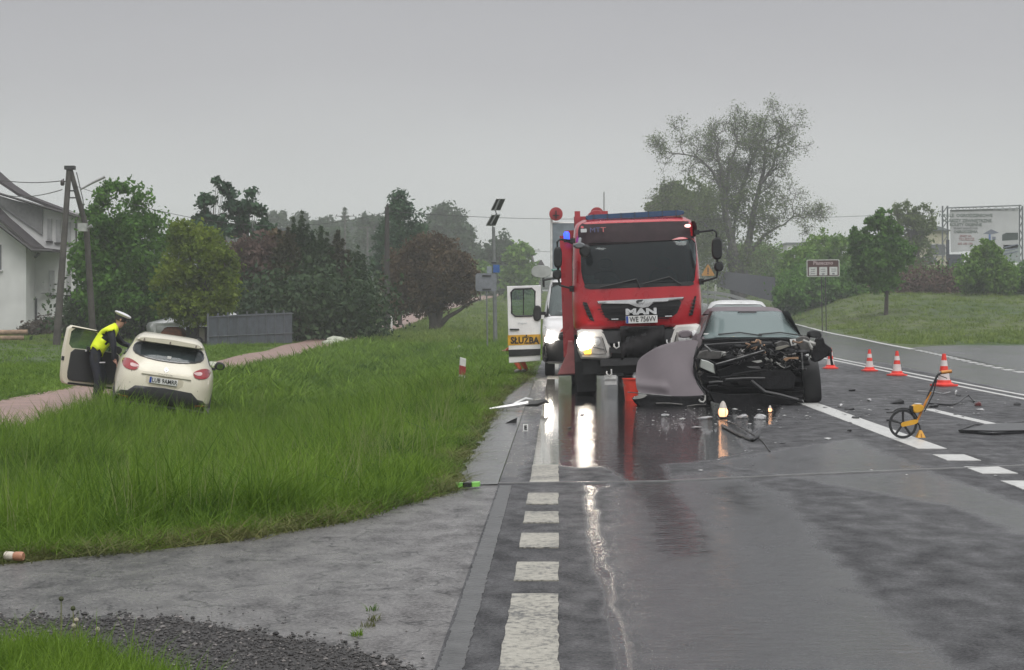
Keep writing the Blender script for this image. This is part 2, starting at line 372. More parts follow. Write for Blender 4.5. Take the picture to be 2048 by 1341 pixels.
def roadmat(name, base, base2, wetattr=True, gloss=.30, cracks=False):
    m = bpy.data.materials.new(name); m.use_nodes = True; t = m.node_tree; b = t.nodes['Principled BSDF']
    tcn = N(t, 'ShaderNodeTexCoord')
    def noise(sc, det=4, stretch=1.0, rg=.5):
        n = N(t, 'ShaderNodeTexNoise'); n.inputs['Scale'].default_value = sc; n.inputs['Detail'].default_value = det; n.inputs['Roughness'].default_value = rg
        mpn = N(t, 'ShaderNodeMapping'); mpn.inputs['Scale'].default_value = (1, stretch, 1)
        t.links.new(tcn.outputs['Object'], mpn.inputs[0]); t.links.new(mpn.outputs[0], n.inputs['Vector']); return n.outputs[0]
    def mth(op, a, bb=None, c=None, cl=False):
        n = N(t, 'ShaderNodeMath', operation=op); n.use_clamp = cl
        for i, q in enumerate((a, bb, c)):
            if q is None: continue
            if isinstance(q, (int, float)): n.inputs[i].default_value = q
            else: t.links.new(q, n.inputs[i])
        return n.outputs[0]
    big = noise(.6, 6, .4, .6); med = noise(5, 4, .5, .6); fine = noise(55, 3, 1.0, .7); grit = noise(150, 2, 1.0, .8); tracks = noise(1.1, 3, .05)
    if wetattr:
        at = N(t, 'ShaderNodeAttribute'); at.attribute_name = 'wet'; w0 = at.outputs['Fac']
    else:
        v = N(t, 'ShaderNodeValue'); v.outputs[0].default_value = gloss; w0 = v.outputs[0]
    w = mth('ADD', w0, mth('MULTIPLY_ADD', med, .7, -.35)); w = mth('ADD', w, mth('MULTIPLY_ADD', big, .6, -.30)); w = mth('ADD', w, mth('MULTIPLY_ADD', fine, .5, -.25), cl=True)
    r = N(t, 'ShaderNodeValToRGB'); e = r.color_ramp.elements
    e[0].position = 0.0; e[0].color = (.55,)*3+(1,); e[1].position = 1; e[1].color = (.02,)*3+(1,)
    for p, v in ((.25, .42), (.45, .26), (.62, .16), (.72, .13), (.82, .04)): q = e.new(p); q.color = (v, v, v, 1)
    t.links.new(w, r.inputs[0]); t.links.new(r.outputs[0], b.inputs['Roughness'])
    c = N(t, 'ShaderNodeValToRGB'); c.color_ramp.elements[0].position = .40; c.color_ramp.elements[1].position = .60
    c.color_ramp.elements[0].color = (*base, 1); c.color_ramp.elements[1].color = (*base2, 1)
    mixn = mth('ADD', mth('MULTIPLY', fine, .45), mth('ADD', mth('MULTIPLY', tracks, .25), mth('MULTIPLY', med, .30))); t.links.new(mixn, c.inputs[0])
    last = c.outputs[0]
    if cracks:
        vo = N(t, 'ShaderNodeTexVoronoi'); vo.feature = 'DISTANCE_TO_EDGE'; vo.inputs['Scale'].default_value = 1.6
        wv = N(t, 'ShaderNodeVectorMath', operation='ADD'); n9 = N(t, 'ShaderNodeTexNoise'); n9.inputs['Scale'].default_value = 4; sc9 = N(t, 'ShaderNodeVectorMath', operation='SCALE'); sc9.inputs['Scale'].default_value = .5
        t.links.new(tcn.outputs['Object'], n9.inputs['Vector']); t.links.new(n9.outputs['Color'], sc9.inputs[0]); t.links.new(sc9.outputs[0], wv.inputs[0]); t.links.new(tcn.outputs['Object'], wv.inputs[1]); t.links.new(wv.outputs[0], vo.inputs['Vector'])
        cm = N(t, 'ShaderNodeMapRange'); cm.inputs[1].default_value = .004; cm.inputs[2].default_value = .022; cm.inputs[3].default_value = .25; cm.inputs[4].default_value = 1; t.links.new(vo.outputs[0], cm.inputs[0])
        cx = N(t, 'ShaderNodeMixRGB', blend_type='MULTIPLY'); cx.inputs[0].default_value = 1; t.links.new(last, cx.inputs[1]); t.links.new(cm.outputs[0], cx.inputs[2]); last = cx.outputs[0]
    dk = N(t, 'ShaderNodeMixRGB'); dk.blend_type = 'MULTIPLY'; dk.inputs[2].default_value = (.40, .40, .40, 1)
    wf = N(t, 'ShaderNodeMapRange'); wf.inputs[1].default_value = .70; wf.inputs[2].default_value = .9; t.links.new(w, wf.inputs[0]); t.links.new(wf.outputs[0], dk.inputs[0])
    t.links.new(last, dk.inputs[1]); t.links.new(dk.outputs[0], b.inputs['Base Color'])
    spk = N(t, 'ShaderNodeMapRange'); spk.inputs[1].default_value = .05; spk.inputs[2].default_value = .6; spk.inputs[3].default_value = .12; spk.inputs[4].default_value = .85
    t.links.new(w, spk.inputs[0]); spo = spk.outputs[0]
    if wetattr:
        oa = N(t, 'ShaderNodeAttribute'); oa.attribute_name = 'oil'; on = mth('ADD', mth('MULTIPLY', oa.outputs['Fac'], 1.5), mth('MULTIPLY_ADD', noise(7, 5, 6.0, .75), 3.4, -2.12), cl=True); on = mth('MULTIPLY', on, .93); inv = mth('MULTIPLY_ADD', on, -1.0, 1.0); spo = mth('MULTIPLY', spo, inv)
        od = N(t, 'ShaderNodeMixRGB'); od.inputs[2].default_value = (.008, .008, .008, 1); t.links.new(on, od.inputs[0]); t.links.new(dk.outputs[0], od.inputs[1]); t.links.new(od.outputs[0], b.inputs['Base Color'])
    t.links.new(spo, b.inputs['Specular IOR Level'])
    h = mth('ADD', mth('MULTIPLY', grit, .5), mth('MULTIPLY', fine, .8))
    st = N(t, 'ShaderNodeMapRange'); st.inputs[1].default_value = .35; st.inputs[2].default_value = .75; st.inputs[3].default_value = 1; st.inputs[4].default_value = 0.0
    t.links.new(w, st.inputs[0]); h1 = mth('MULTIPLY', h, st.outputs[0])
    rip = mth('ADD', mth('MULTIPLY', noise(6, 2, 2.6), .9), mth('MULTIPLY', noise(21, 2, 1.6), .3)); h2 = mth('ADD', h1, rip)
    bp = N(t, 'ShaderNodeBump'); bp.inputs['Distance'].default_value = .009; bp.inputs['Strength'].default_value = 1.0; t.links.new(h2, bp.inputs['Height']); t.links.new(bp.outputs[0], b.inputs['Normal'])
    return m
us = np.concatenate([np.linspace(0, .5, 190), np.linspace(.5, 1, 60)[1:]])
yy = np.concatenate([np.linspace(-30, 6, 10)[:-1], 1/np.linspace(1/6., 1/70., 460), np.linspace(70, 455, 130)[1:]])
U, Yg = np.meshgrid(us, yy); le = ip(Yg, LEFT); re = ip(Yg, RIGHT); X = le+U*(re-le)
Zr = ip(Yg, RISE)+.004*np.sin(Yg*1.3)*np.sin(X*2)*0
V = np.stack([X, Yg, Zr], -1).reshape(-1, 3); nx = len(us); I, J = np.meshgrid(np.arange(nx-1), np.arange(len(yy)-1)); a = (J*nx+I).ravel()
me = npmesh('road', V, np.stack([a, a+1, a+nx+1, a+nx], -1)); road = link('road', me, roadmat('wet_asphalt', (.022, .022, .024), (.078, .078, .082)), None, 180); tag(road, kind='structure')
at = me.attributes.new('wet', 'FLOAT', 'POINT'); at.data.foreach_set('value', wet(V[:, 0], V[:, 1]).astype(np.float32)); at = me.attributes.new('oil', 'FLOAT', 'POINT'); at.data.foreach_set('value', oil(V[:, 0], V[:, 1]).astype(np.float32))
# entry road on the right, side road on the left
mr2 = roadmat('old_asphalt', (.035, .035, .04), (.10, .10, .11), False, .60, True)
mr3 = roadmat('worn_side_asphalt', (.022, .021, .021), (.20, .19, .187), False, .36, True)
def sheet(name, rows, m, dz=0., nx=20, ny=12):
    """rows: (y, x0, x1) from near to far"""
    V = []; R_ = np.array(rows, float); yv = np.linspace(R_[0, 0], R_[-1, 0], ny)
    for y in yv:
        a, b = np.interp(y, R_[:, 0], R_[:, 1]), np.interp(y, R_[:, 0], R_[:, 2])
        for x in np.linspace(a, b, nx): V.append((x, y, ip(y, RISE)+dz))
    F_ = [(j*nx+i, j*nx+i+1, (j+1)*nx+i+1, (j+1)*nx+i) for j in range(ny-1) for i in range(nx-1)]
    return tag(link(name, npmesh(name, V, F_), m, None, 180), kind='structure')
sheet('entry_road', [(20, 10.3, 60), (47, 11.0, 60), (60, 12.35, 60), (75, 13.7, 60), (80, 14.0, 52), (84, 16.5, 44)], mr2, -.004, 30, 40)
sheet('entry_pavement', [(78, 19.6, 40), (84.5, 21.0, 40)], mat('pale_concrete', (.30, .28, .25), .6, bump=.3), .10)
GEy = [(b, a) for a, b in GE][::-1]
V = []; Fc = []; cols = np.linspace(0, 1, 60)
ysd = np.linspace(-30, 16.8, 240)
r2 = np.random.default_rng(3)
for c in np.concatenate([-.5-np.geomspace(.001, 60, 110)]):
    ym = np.interp(c, [a for a, b in GE], [b for a, b in GE])+.10*math.sin(c*9)*.5+r2.normal(0, .03)
    for k in range(40): V.append((c-.0, -30+(ym+30)*(k/39)**.6, -.004))
for i in range(109):
    for k in range(39): Fc.append((i*40+k+1, i*40+k, (i+1)*40+k, (i+1)*40+k+1))
tag(link('side_road', npmesh('side_road', V, Fc), mr3, None, 180), kind='structure')
# broken concrete strip beside the carriageway
V = []; Fc = []; ny = 160
for j in range(ny):
    y = 16.6+j*(44-16.6)/(ny-1); wdt = .36*max(0.02, 1-max(0, (y-34))/12)+r2.normal(0, .025)
    for k in range(5): V.append((-.505-wdt*k/4, y, ip(y, RISE)+.006-.01*k/4))
for j in range(ny-1):
    for k in range(4): Fc.append((j*5+k, j*5+k+1, (j+1)*5+k+1, (j+1)*5+k))
tag(link('shoulder', npmesh('shoulder', V, Fc), roadmat('wet_concrete', (.10, .10, .10), (.2, .2, .2), False, .66), None, 180), kind='structure')
# bicycle path
V = []; Fc = []; yv = np.concatenate([np.arange(12, 140, 1.0), np.arange(140, 330, 3)])
for j, y in enumerate(yv):
    c = ip(y, PATH)
    for k in range(7):
        x = c-1.15+2.3*k/6; V.append((x, y, Zt(x, y)+.03))
for j in range(len(yv)-1):
    for k in range(6): Fc.append((j*7+k, j*7+k+1, (j+1)*7+k+1, (j+1)*7+k))
tag(link('bicycle_path', npmesh('bicycle_path', V, Fc), mat('pink_asphalt', (.26, .17, .145), .55, var=.18, nscale=2.5, bump=.3), None, 180), kind='structure')
# ------------------------------------------------------------------ markings
def paint():
    m = bpy.data.materials.new('road_paint'); m.use_nodes = True; t = m.node_tree; b = t.nodes['Principled BSDF']; tcn = N(t, 'ShaderNodeTexCoord')
    n1 = N(t, 'ShaderNodeTexNoise'); n1.inputs['Scale'].default_value = 26; n1.inputs['Detail'].default_value = 6; n1.inputs['Roughness'].default_value = .75
    n3 = N(t, 'ShaderNodeTexNoise'); n3.inputs['Scale'].default_value = 2.5
    mpn = N(t, 'ShaderNodeMapping'); mpn.inputs['Scale'].default_value = (1, .8, 1); t.links.new(tcn.outputs['Object'], mpn.inputs[0]); t.links.new(mpn.outputs[0], n1.inputs['Vector']); t.links.new(tcn.outputs['Object'], n3.inputs['Vector'])
    ad = N(t, 'ShaderNodeMath', operation='MULTIPLY_ADD'); ad.inputs[1].default_value = .35; t.links.new(n3.outputs[0], ad.inputs[0]); t.links.new(n1.outputs[0], ad.inputs[2])
    r = N(t, 'ShaderNodeValToRGB'); e = r.color_ramp.elements; e[0].position = .56; e[0].color = (.09, .09, .085, 1); e[1].position = .68; e[1].color = (.34, .325, .275, 1); q = e.new(.88); q.color = (.46, .44, .38, 1)
    t.links.new(ad.outputs[0], r.inputs[0]); t.links.new(r.outputs[0], b.inputs['Base Color']); b.inputs['Roughness'].default_value = .38
    bp = N(t, 'ShaderNodeBump'); bp.inputs['Distance'].default_value = .006; bp.inputs['Strength'].default_value = .9; t.links.new(n1.outputs[0], bp.inputs['Height']); t.links.new(bp.outputs[0], b.inputs['Normal'])
    return m
PAINT = paint()
PAINT2 = mat('fresh_road_paint', (.55, .55, .53), .35, var=.12, nscale=12)
def strip(name, pts, w, m=PAINT, dz=.004, th=.003, rag=.0):
    """pts: (x, y) centre line"""
    V = []; n = len(pts)
    for i, (x, y) in enumerate(pts):
        a = Vector(pts[max(i-1, 0)]); b = Vector(pts[min(i+1, n-1)]); d = (b-a).normalized(); p = Vector((-d.y, d.x))
        for s in (-1, 1):
            q = Vector((x, y))+p*s*(w/2+random.uniform(-rag, rag)); z = float(ip(q.y, RISE))
            V.append((q.x, q.y, z+dz+th)); V.append((q.x, q.y, z-.02))
    F_ = []
    for i in range(n-1):
        a = i*4; b = a+4
        F_ += [(a, a+2, b+2, b), (a+1, a, b, b+1), (a+2, a+3, b+3, b+2)]
    F_ += [(0, 1, 3, 2), (4*n-4, 4*n-2, 4*n-1, 4*n-3)]
    mb = MB(); mb.add(V, F_); o = mb.build(name, m, None, 30); return tag(o, kind='structure')
def lin(x0, y0, x1, y1, n=12): return [(x0+(x1-x0)*i/n, y0+(y1-y0)*i/n) for i in range(n+1)]
lefto = lambda y: float(ip(y, LEFT))+.38
strip('edge_line', [(lefto(y), y) for y in np.concatenate([np.arange(42.2, 60, .6), np.arange(60, 450, 4)])], .24, rag=.006)
strip('edge_line', lin(-.12, 16.75, -.12, 18.7, 12), .24, rag=.006)
WPAINT = mat('flooded_paint', (.36, .34, .29), .05, var=.25, nscale=9, coat=.0, spec=.9, bump=.05, bscale=9)
strip('flooded_edge_line', lin(-.12, 18.7, -.12, 42.2, 60), .24, WPAINT, rag=.004)
for y0, y1 in ((14.9, 15.8), (13.58, 14.33), (12.15, 12.94), (10.67, 11.45)): strip('edge_dash', lin(-.12, y0, -.12, y1, 4), .24, rag=.004)
strip('edge_line', lin(-.12, 3, -.12, 10.16, 60), .24, rag=.006)
strip('centre_line', [(3.905+(0 if y < 60 else float(ip(y, LEFT))+.5), y) for y in np.concatenate([np.arange(20.9, 60, .6), np.arange(60, 450, 4)])], .30, PAINT2, rag=.004)
for y0 in (19.25, 17.7, 16.15, 14.6, 13.05, 11.5): strip('centre_dash', lin(3.905, y0, 3.905, y0+.78, 4), .32, PAINT2, rag=.003)
for xo in (7.62, 7.96): strip('double_line', [(xo+.55*float(sst(30, 70, y))+(0 if y < 60 else (float(ip(y, LEFT))+.5)*.7), y) for y in np.concatenate([np.arange(18, 60, 1.5), np.arange(60, 450, 4)])], .12, PAINT2)
strip('lane_line', [(5.42, 29.4), (5.47, 27), (5.53, 25.3)], .16, PAINT2); strip('turn_line', [(5.44, 25.32), (6.4, 25.5), (8.2, 25.9)], .34, PAINT2, dz=.0075)
ry = [y for y in np.arange(76, 455, 3.0)]; strip('verge_line', [(float(ip(y, RIGHT))-.25, y) for y in ry], .24, PAINT2)
for k in range(22):
    y = 74.0-k*1.75; x = float(ip(y, RIGHT))-.25; strip('verge_dash', [(x, y), (float(ip(y-.8, RIGHT))-.25, y-.8)], .22, PAINT2)
strip('road_joint', [(-.5, 16.70), (.3, 16.78), (.9, 16.9), (2, 17.5), (4.33, 18.62), (9, 20.6)], .035, mat('joint_water_sheen', (.22, .22, .22), .2), dz=.009)  # pale grey of the joint stands in for the shine of water in the groove
strip('road_patch', lin(-.435, 3, -.435, 16.5, 260), .10, mat('old_sealer', (.06, .06, .06), .30, bump=.6, bscale=25, var=.3), dz=.001, rag=.005)
# ------------------------------------------------------------------ grass
def scatter(name, pts, scl, srcs, m, label=None):
    sub = bpy.data.collections.new(name+'_source')
    for i, me in enumerate(srcs):
        me.materials.append(m); so = bpy.data.objects.new(name+'_source', me); sub.objects.link(so)
    n = len(pts); me = bpy.data.meshes.new(name); me.vertices.add(n); me.vertices.foreach_set('co', np.asarray(pts, np.float32).ravel())
    def att(nm, ty, arr): a = me.attributes.new(nm, ty, 'POINT'); a.data.foreach_set('vector' if ty == 'FLOAT_VECTOR' else 'value', np.asarray(arr).ravel())
    rot = np.zeros((n, 3), np.float32); rot[:, 2] = RNG.uniform(0, 6.28, n); rot[:, 0] = RNG.normal(0, .1, n); rot[:, 1] = RNG.normal(0, .1, n)
    att('rot', 'FLOAT_VECTOR', rot); att('scl', 'FLOAT_VECTOR', np.asarray(scl, np.float32)); att('idx', 'INT', RNG.integers(0, len(srcs), n).astype(np.int32))
    o = bpy.data.objects.new(name, me); COL.objects.link(o); me.materials.append(m)
    ng = bpy.data.node_groups.new(name, 'GeometryNodeTree'); ng.interface.new_socket('Geometry', in_out='INPUT', socket_type='NodeSocketGeometry'); ng.interface.new_socket('Geometry', in_out='OUTPUT', socket_type='NodeSocketGeometry')
    gi = ng.nodes.new('NodeGroupInput'); go = ng.nodes.new('NodeGroupOutput'); ci = ng.nodes.new('GeometryNodeCollectionInfo'); ci.inputs[0].default_value = sub; ci.inputs[1].default_value = True; ci.inputs[2].default_value = True
    io = ng.nodes.new('GeometryNodeInstanceOnPoints'); m2p = ng.nodes.new('GeometryNodeMeshToPoints')
    def na(nm, ty): q = ng.nodes.new('GeometryNodeInputNamedAttribute'); q.data_type = ty; q.inputs[0].default_value = nm; return q.outputs[0]
    L = ng.links.new; L(gi.outputs[0], m2p.inputs[0]); L(m2p.outputs[0], io.inputs['Points']); L(ci.outputs[0], io.inputs['Instance']); io.inputs['Pick Instance'].default_value = True
    L(na('idx', 'INT'), io.inputs['Instance Index']); L(na('rot', 'FLOAT_VECTOR'), io.inputs['Rotation']); L(na('scl', 'FLOAT_VECTOR'), io.inputs['Scale']); L(io.outputs[0], go.inputs[0])
    md = o.modifiers.new('scatter', 'NODES'); md.node_group = ng
    return tag(o, label, None, None, 'stuff')
def tuft(n, R_, h, w, lean, seed, seg=3):
    r = np.random.default_rng(seed); V = []; Fc = []
    for i in range(n):
        a = r.uniform(0, 6.28); d = R_*math.sqrt(r.uniform()); bx, by = d*math.cos(a), d*math.sin(a); hh = h*r.uniform(.45, 1.1); th = r.uniform(0, 6.28); ln = lean*hh*r.uniform(.2, 1.6); ww = w*r.uniform(.6, 1.2); fa = r.uniform(0, 6.28)
        cx, cy = math.cos(th), math.sin(th); px_, py_ = math.cos(fa), math.sin(fa); b0 = len(V)
        for k in range(seg+1):
            t = k/seg; c = (bx+cx*ln*t*t, by+cy*ln*t*t, hh*(t-.25*lean*t*t)); q = ww*(1-t)*.5*(1 if k else .8)+.0004
            V.append((c[0]-px_*q, c[1]-py_*q, c[2])); V.append((c[0]+px_*q, c[1]+py_*q, c[2]))
        for k in range(seg): Fc.append((b0+2*k, b0+2*k+1, b0+2*k+3, b0+2*k+2))
    return npmesh('tuft', V, Fc)
GM = leafmat('grass_blades', (.045, .11, .012), (.23, .36, .045), .4)
GM2 = leafmat('dry_grass', (.075, .105, .03), (.19, .19, .07), .3)
near_t = [tuft(26, .16, h, .017, l, s) for h, l, s in ((.42, .45, 1), (.50, .6, 2), (.36, .7, 3), (.58, .35, 4), (.30, .9, 5))]
far_t = [tuft(26, .4, h, .05, l, s, 2) for h, l, s in ((.35, .5, 11), (.42, .6, 12), (.3, .8, 13))]
def gpts(n, x0, x1, ya, yb, power=2.0):
    # density falls with distance so that it looks even in the picture
    t = RNG.uniform(0, 1, n); y = 1/(1/ya+(1/yb-1/ya)*t) if power == 2 else ya+(yb-ya)*t
    x = RNG.uniform(x0, x1, n); return x, y
def okgrass(x, y, near):
    le = ip(y, LEFT); ge = np.interp(x, [a for a, b in GE], [b for a, b in GE]); re = ip(y, RIGHT)
    a = (x < le-.30-.10*np.sin(y*3.1)-.12*vnoise(x*0, y, 2.0)) & (y > ge+.12+.15*vnoise(x, y, 3)) & (np.abs(x-ip(y, PATH)) > 1.22)
    a &= ~((x > -1.0) & (y < 42) & (y > 16))
    b = (x > re+.4) & (y > 85)
    return a | b
def mk(name, n, x0, x1, ya, yb, hs, srcs, m, label, shape=None):
    x, y = gpts(n, x0, x1, ya, yb); k = okgrass(x, y, True); x, y = x[k], y[k]
    # only inside the picture, plus a margin
    px = HX+x/y*F; k = (px > -260) & (px < 2300); x, y = x[k], y[k]
    z = zt(x, y)-.03; h = hs*(.85+.45*vnoise(x, y, 1.3, 4)+.45*vnoise(x, y, 4.2, 9)+.2*RNG.normal(0, 1, len(x)))
    le = ip(y, LEFT); edge = np.clip((le-x)/1.6, .22, 1); ge = np.interp(x, [a for a, b in GE], [b for a, b in GE]); edge = np.minimum(edge, np.clip((y-ge)/1.6, .3, 1)); pe = np.clip((np.abs(x-ip(y, PATH))-1.1)/np.where(x < ip(y, PATH), 1.2, .25), .35, 1)
    lv = np.where(x < ip(y, PATH), .6, 1.0)
    h = np.clip(h*np.where(x < 5, edge*pe*lv, .8), .12, 3)
    scl = np.stack([np.clip(h, .5, 2)*.9+.3]*2+[h], -1)
    return scatter(name, np.stack([x, y, z], -1), scl, [q.copy() for q in srcs], m, label)
mk('tall_grass', 26000, -11, -.6, 11, 42, 1.0, near_t, GM, 'tall wet green grass in the ditch beside the road')
mk('tall_grass', 26000, -16, -.6, 38, 90, .9, far_t, GM, 'green grass of the verge along the bicycle path')
mk('meadow_grass', 9000, -45, -9, 40, 150, .6, far_t, GM, 'short grass in front of the fence and houses')
mk('meadow_grass', 30000, -40, 70, 88, 330, .75, far_t, leafmat('meadow_blades', (.085, .15, .025), (.25, .32, .07), .35), 'grass of the far verges and meadow')
x, y = gpts(2600, -11, -1.4, 12, 70); k = okgrass(x, y, True) & (y > np.interp(x, [a for a, b in GE], [b for a, b in GE])+1.6) & (vnoise(x, y, 1.7, 21) > .05); x, y = x[k], y[k]
scatter('verge_weeds', np.stack([x, y, zt(x, y)-.02], -1), np.stack([RNG.uniform(.8, 1.8, len(x))]*2+[RNG.uniform(.6, 1.15, len(x))], -1), [tuft(30, .14, .32, .035, 1.1, 61, 3), tuft(26, .12, .40, .022, .7, 62, 3)], leafmat('weed_leaves', (.02, .06, .012), (.09, .17, .03)), 'broad-leaved weeds growing in clumps among the tall grass')
x, y = gpts(1100, -11, -1.2, 12, 50); k = okgrass(x, y, True) & (y > np.interp(x, [a for a, b in GE], [b for a, b in GE])+.8); x, y = x[k], y[k]
scatter('seed_stalks', np.stack([x, y, zt(x, y)], -1), np.stack([np.ones(len(x))]*2+[RNG.uniform(.8, 1.3, len(x))], -1), [tuft(7, .1, .52, .007, .25, 63, 2), tuft(5, .1, .58, .006, .3, 64, 2)], leafmat('pale_stalks', (.20, .24, .09), (.34, .36, .16)), 'thin pale stalks standing above the grass')
# yellowish worn margin of the verge
x, y = gpts(3200, -2.6, -.55, 16, 60); k = (x > ip(y, LEFT)-1.5) & (x < -.62) & ~((x > -.9) & (y < 40)); x, y = x[k], y[k]
scatter('dry_grass', np.stack([x, y, zt(x, y)-.02], -1), np.stack([np.full(len(x), .9)]*2+[RNG.uniform(.1, .32, len(x))], -1), [q.copy() for q in near_t[:3]], GM2, 'short yellowish grass along the edge of the road')
x = RNG.uniform(-1.3, 0, 900); ex = RNG.uniform(-9, -.9, 900); y = np.interp(ex, [a for a, b in GE], [b for a, b in GE])+RNG.uniform(0, .5, 900)
scatter('dry_grass', np.stack([ex, y, zt(ex, y)-.02], -1), np.stack([np.full(900, .8)]*2+[RNG.uniform(.12, .35, 900)], -1), [q.copy() for q in near_t[:3]], GM2, 'short rough grass along the edge of the side road')
# foreground corner: gravel, grass, dandelions
n = 26000; x = RNG.uniform(-3.4, -.5, n); y = RNG.uniform(6.6, 9.7, n); px = HX+x/y*F; py = HY+HC/y*F
lim = np.interp(px, [-300, 0, 350, 520, 700, 830, 900], [1225, 1231, 1234, 1262, 1292, 1335, 1360]); k = (py > lim+RNG.normal(0, 3.5, n)+5*np.sin(px*.07)+3*np.sin(px*.19)-np.where(RNG.uniform(0, 1, n) < .05, RNG.exponential(28, n), 0)); x, y = x[k], y[k]; n = len(x)
base = np.array([(math.cos(a)*c, math.sin(a)*c, z) for z, c in ((-.5, .7), (.1, 1.0), (.55, .55)) for a in (0, 1.05, 2.1, 3.14, 4.2, 5.2)]+[(0, 0, .75)])
bf = [(i, (i+1) % 6, (i+1) % 6+6) for i in range(6)]+[(i, (i+1) % 6+6, i+6) for i in range(6)]+[(i+6, (i+1) % 6+6, (i+1) % 6+12) for i in range(6)]+[(i+6, (i+1) % 6+12, i+12) for i in range(6)]+[(i+12, (i+1) % 6+12, 18) for i in range(6)]
s = RNG.lognormal(math.log(.0050), .5, n); a = RNG.uniform(0, 6.28, n); sq = RNG.uniform(.5, 1, n)
P = base[None]+RNG.normal(0, .12, (n, 19, 3)); ca, sa = np.cos(a)[:, None], np.sin(a)[:, None]
Q = np.stack([(P[..., 0]*ca-P[..., 1]*sa*sq[:, None])*s[:, None]+x[:, None], (P[..., 0]*sa+P[..., 1]*ca*sq[:, None])*s[:, None]+y[:, None], P[..., 2]*s[:, None]*.7+.004], -1)
Fg = (np.array(bf)[None]+(np.arange(n)*19)[:, None, None]).reshape(-1, 3)
def gm():
    m = mat('gravel_stones', (.03, .028, .027), .45, var=.2); t = m.node_tree; b = t.nodes['Principled BSDF']
    g_ = N(t, 'ShaderNodeNewGeometry'); r = N(t, 'ShaderNodeValToRGB'); e = r.color_ramp.elements; e[0].color = (.018, .017, .017, 1); e[1].color = (.22, .20, .19, 1); e[1].position = 1; q = e.new(.8); q.color = (.05, .047, .045, 1)
    t.links.new(g_.outputs['Random Per Island'], r.inputs[0]); t.links.new(r.outputs[0], b.inputs['Base Color']); return m
tag(link('gravel', npmesh('gravel', Q.reshape(-1, 3), Fg), gm(), None, 60), 'loose dark wet gravel at the corner of the side road', None, None, 'stuff')
soil = []
for k_, (px_, py_) in enumerate([(-300, 1225), (0, 1236), (350, 1240), (520, 1268), (700, 1298), (825, 1341), (700, 1700), (-600, 1700)]): soil.append(Gz(px_, py_))
mb = MB(); mb.prism(soil, .0005, -.05, axis='z'); o = mb.build('gravel_bed', mat('dark_soil', (.026, .023, .021), .5, bump=.8, bscale=60), None); tag(o, kind='structure'); o.location.z = .001
n = 5000; x = RNG.uniform(-3.6, -1.2, n); y = RNG.uniform(6.9, 8.9, n); px = HX+x/y*F; py = HY+HC/y*F
lim = np.interp(px, [-300, 0, 120, 190, 300, 420], [1270, 1290, 1285, 1300, 1345, 1400])+40; k = (py > lim+RNG.normal(0, 8, n)); x, y = x[k], y[k]
scatter('corner_grass', np.stack([x, y, x*0], -1), np.stack([np.full(len(x), .5)]*2+[RNG.uniform(.18, .42, len(x))], -1), [q.copy() for q in near_t], GM, 'short green grass in the near corner beside the gravel')
mst = mat('weed_stem', (.16, .17, .06), .6); mfl = mat('seed_head', (.42, .38, .30), .9, var=.3, bump=.8, bscale=200); mcl = mat('weed_bud', (.05, .06, .02), .8)
def weed(px_, py_, h, m, lab, i):
    g_ = Gz(px_, py_); rt = empty('dandelion', lab, 'weed', (g_[0], g_[1], 0)); mb = MB(); l = random.uniform(-.03, .03)
    mb.tube([(0, 0, 0), (l*.3, 0, h*.5), (l, 0, h)], [.003, .0025, .002], 6); mb.build('stem', mst, rt)
    mb = MB(); R_ = .011; mb.lathe([(0.0, -R_), (R_*.7, -R_*.7), (R_, 0), (R_*.7, R_*.7), (0.0, R_)], (l, 0, h+R_*.8), 10); mb.build('flower_head', m, rt)
    return rt
weed(122, 1330, .26, mcl, 'tallest weed with a dark bud at the corner of the side road', 0)
weed(150, 1318, .20, mcl, 'weed with a small dark bud just right of the tallest one', 1)
weed(150, 1322, .135, mfl, 'stout dandelion with a pale seed head below the dark buds', 2)
weed(166, 1320, .155, mfl, 'dandelion whose pale seed head is topmost of the pale ones', 3)
weed(182, 1322, .12, mfl, 'rightmost dandelion of the corner clump', 4)
weed(20, 1335, .10, mfl, 'leftmost dandelion, low in the near corner grass', 5)
for i, (px_, py_) in enumerate(((742, 1220), (748, 1240), (710, 1270), (736, 1252))):
    g_ = Gz(px_, py_); me = tuft(26, .035, .045, .006, .9, 90+i); o = link('weed_tuft', me, GM2 if i % 2 else GM, None, None); o.location = (g_[0], g_[1], -.004)
    tag(o, ['small green weed growing in the side road, farthest of its row', 'yellowish weed just nearer than the farthest one in the side road', 'low green weed nearest to the gravel in the side road', 'yellowish weed in the middle of the small row in the side road'][i], 'weed', 'weeds in the worn side road')
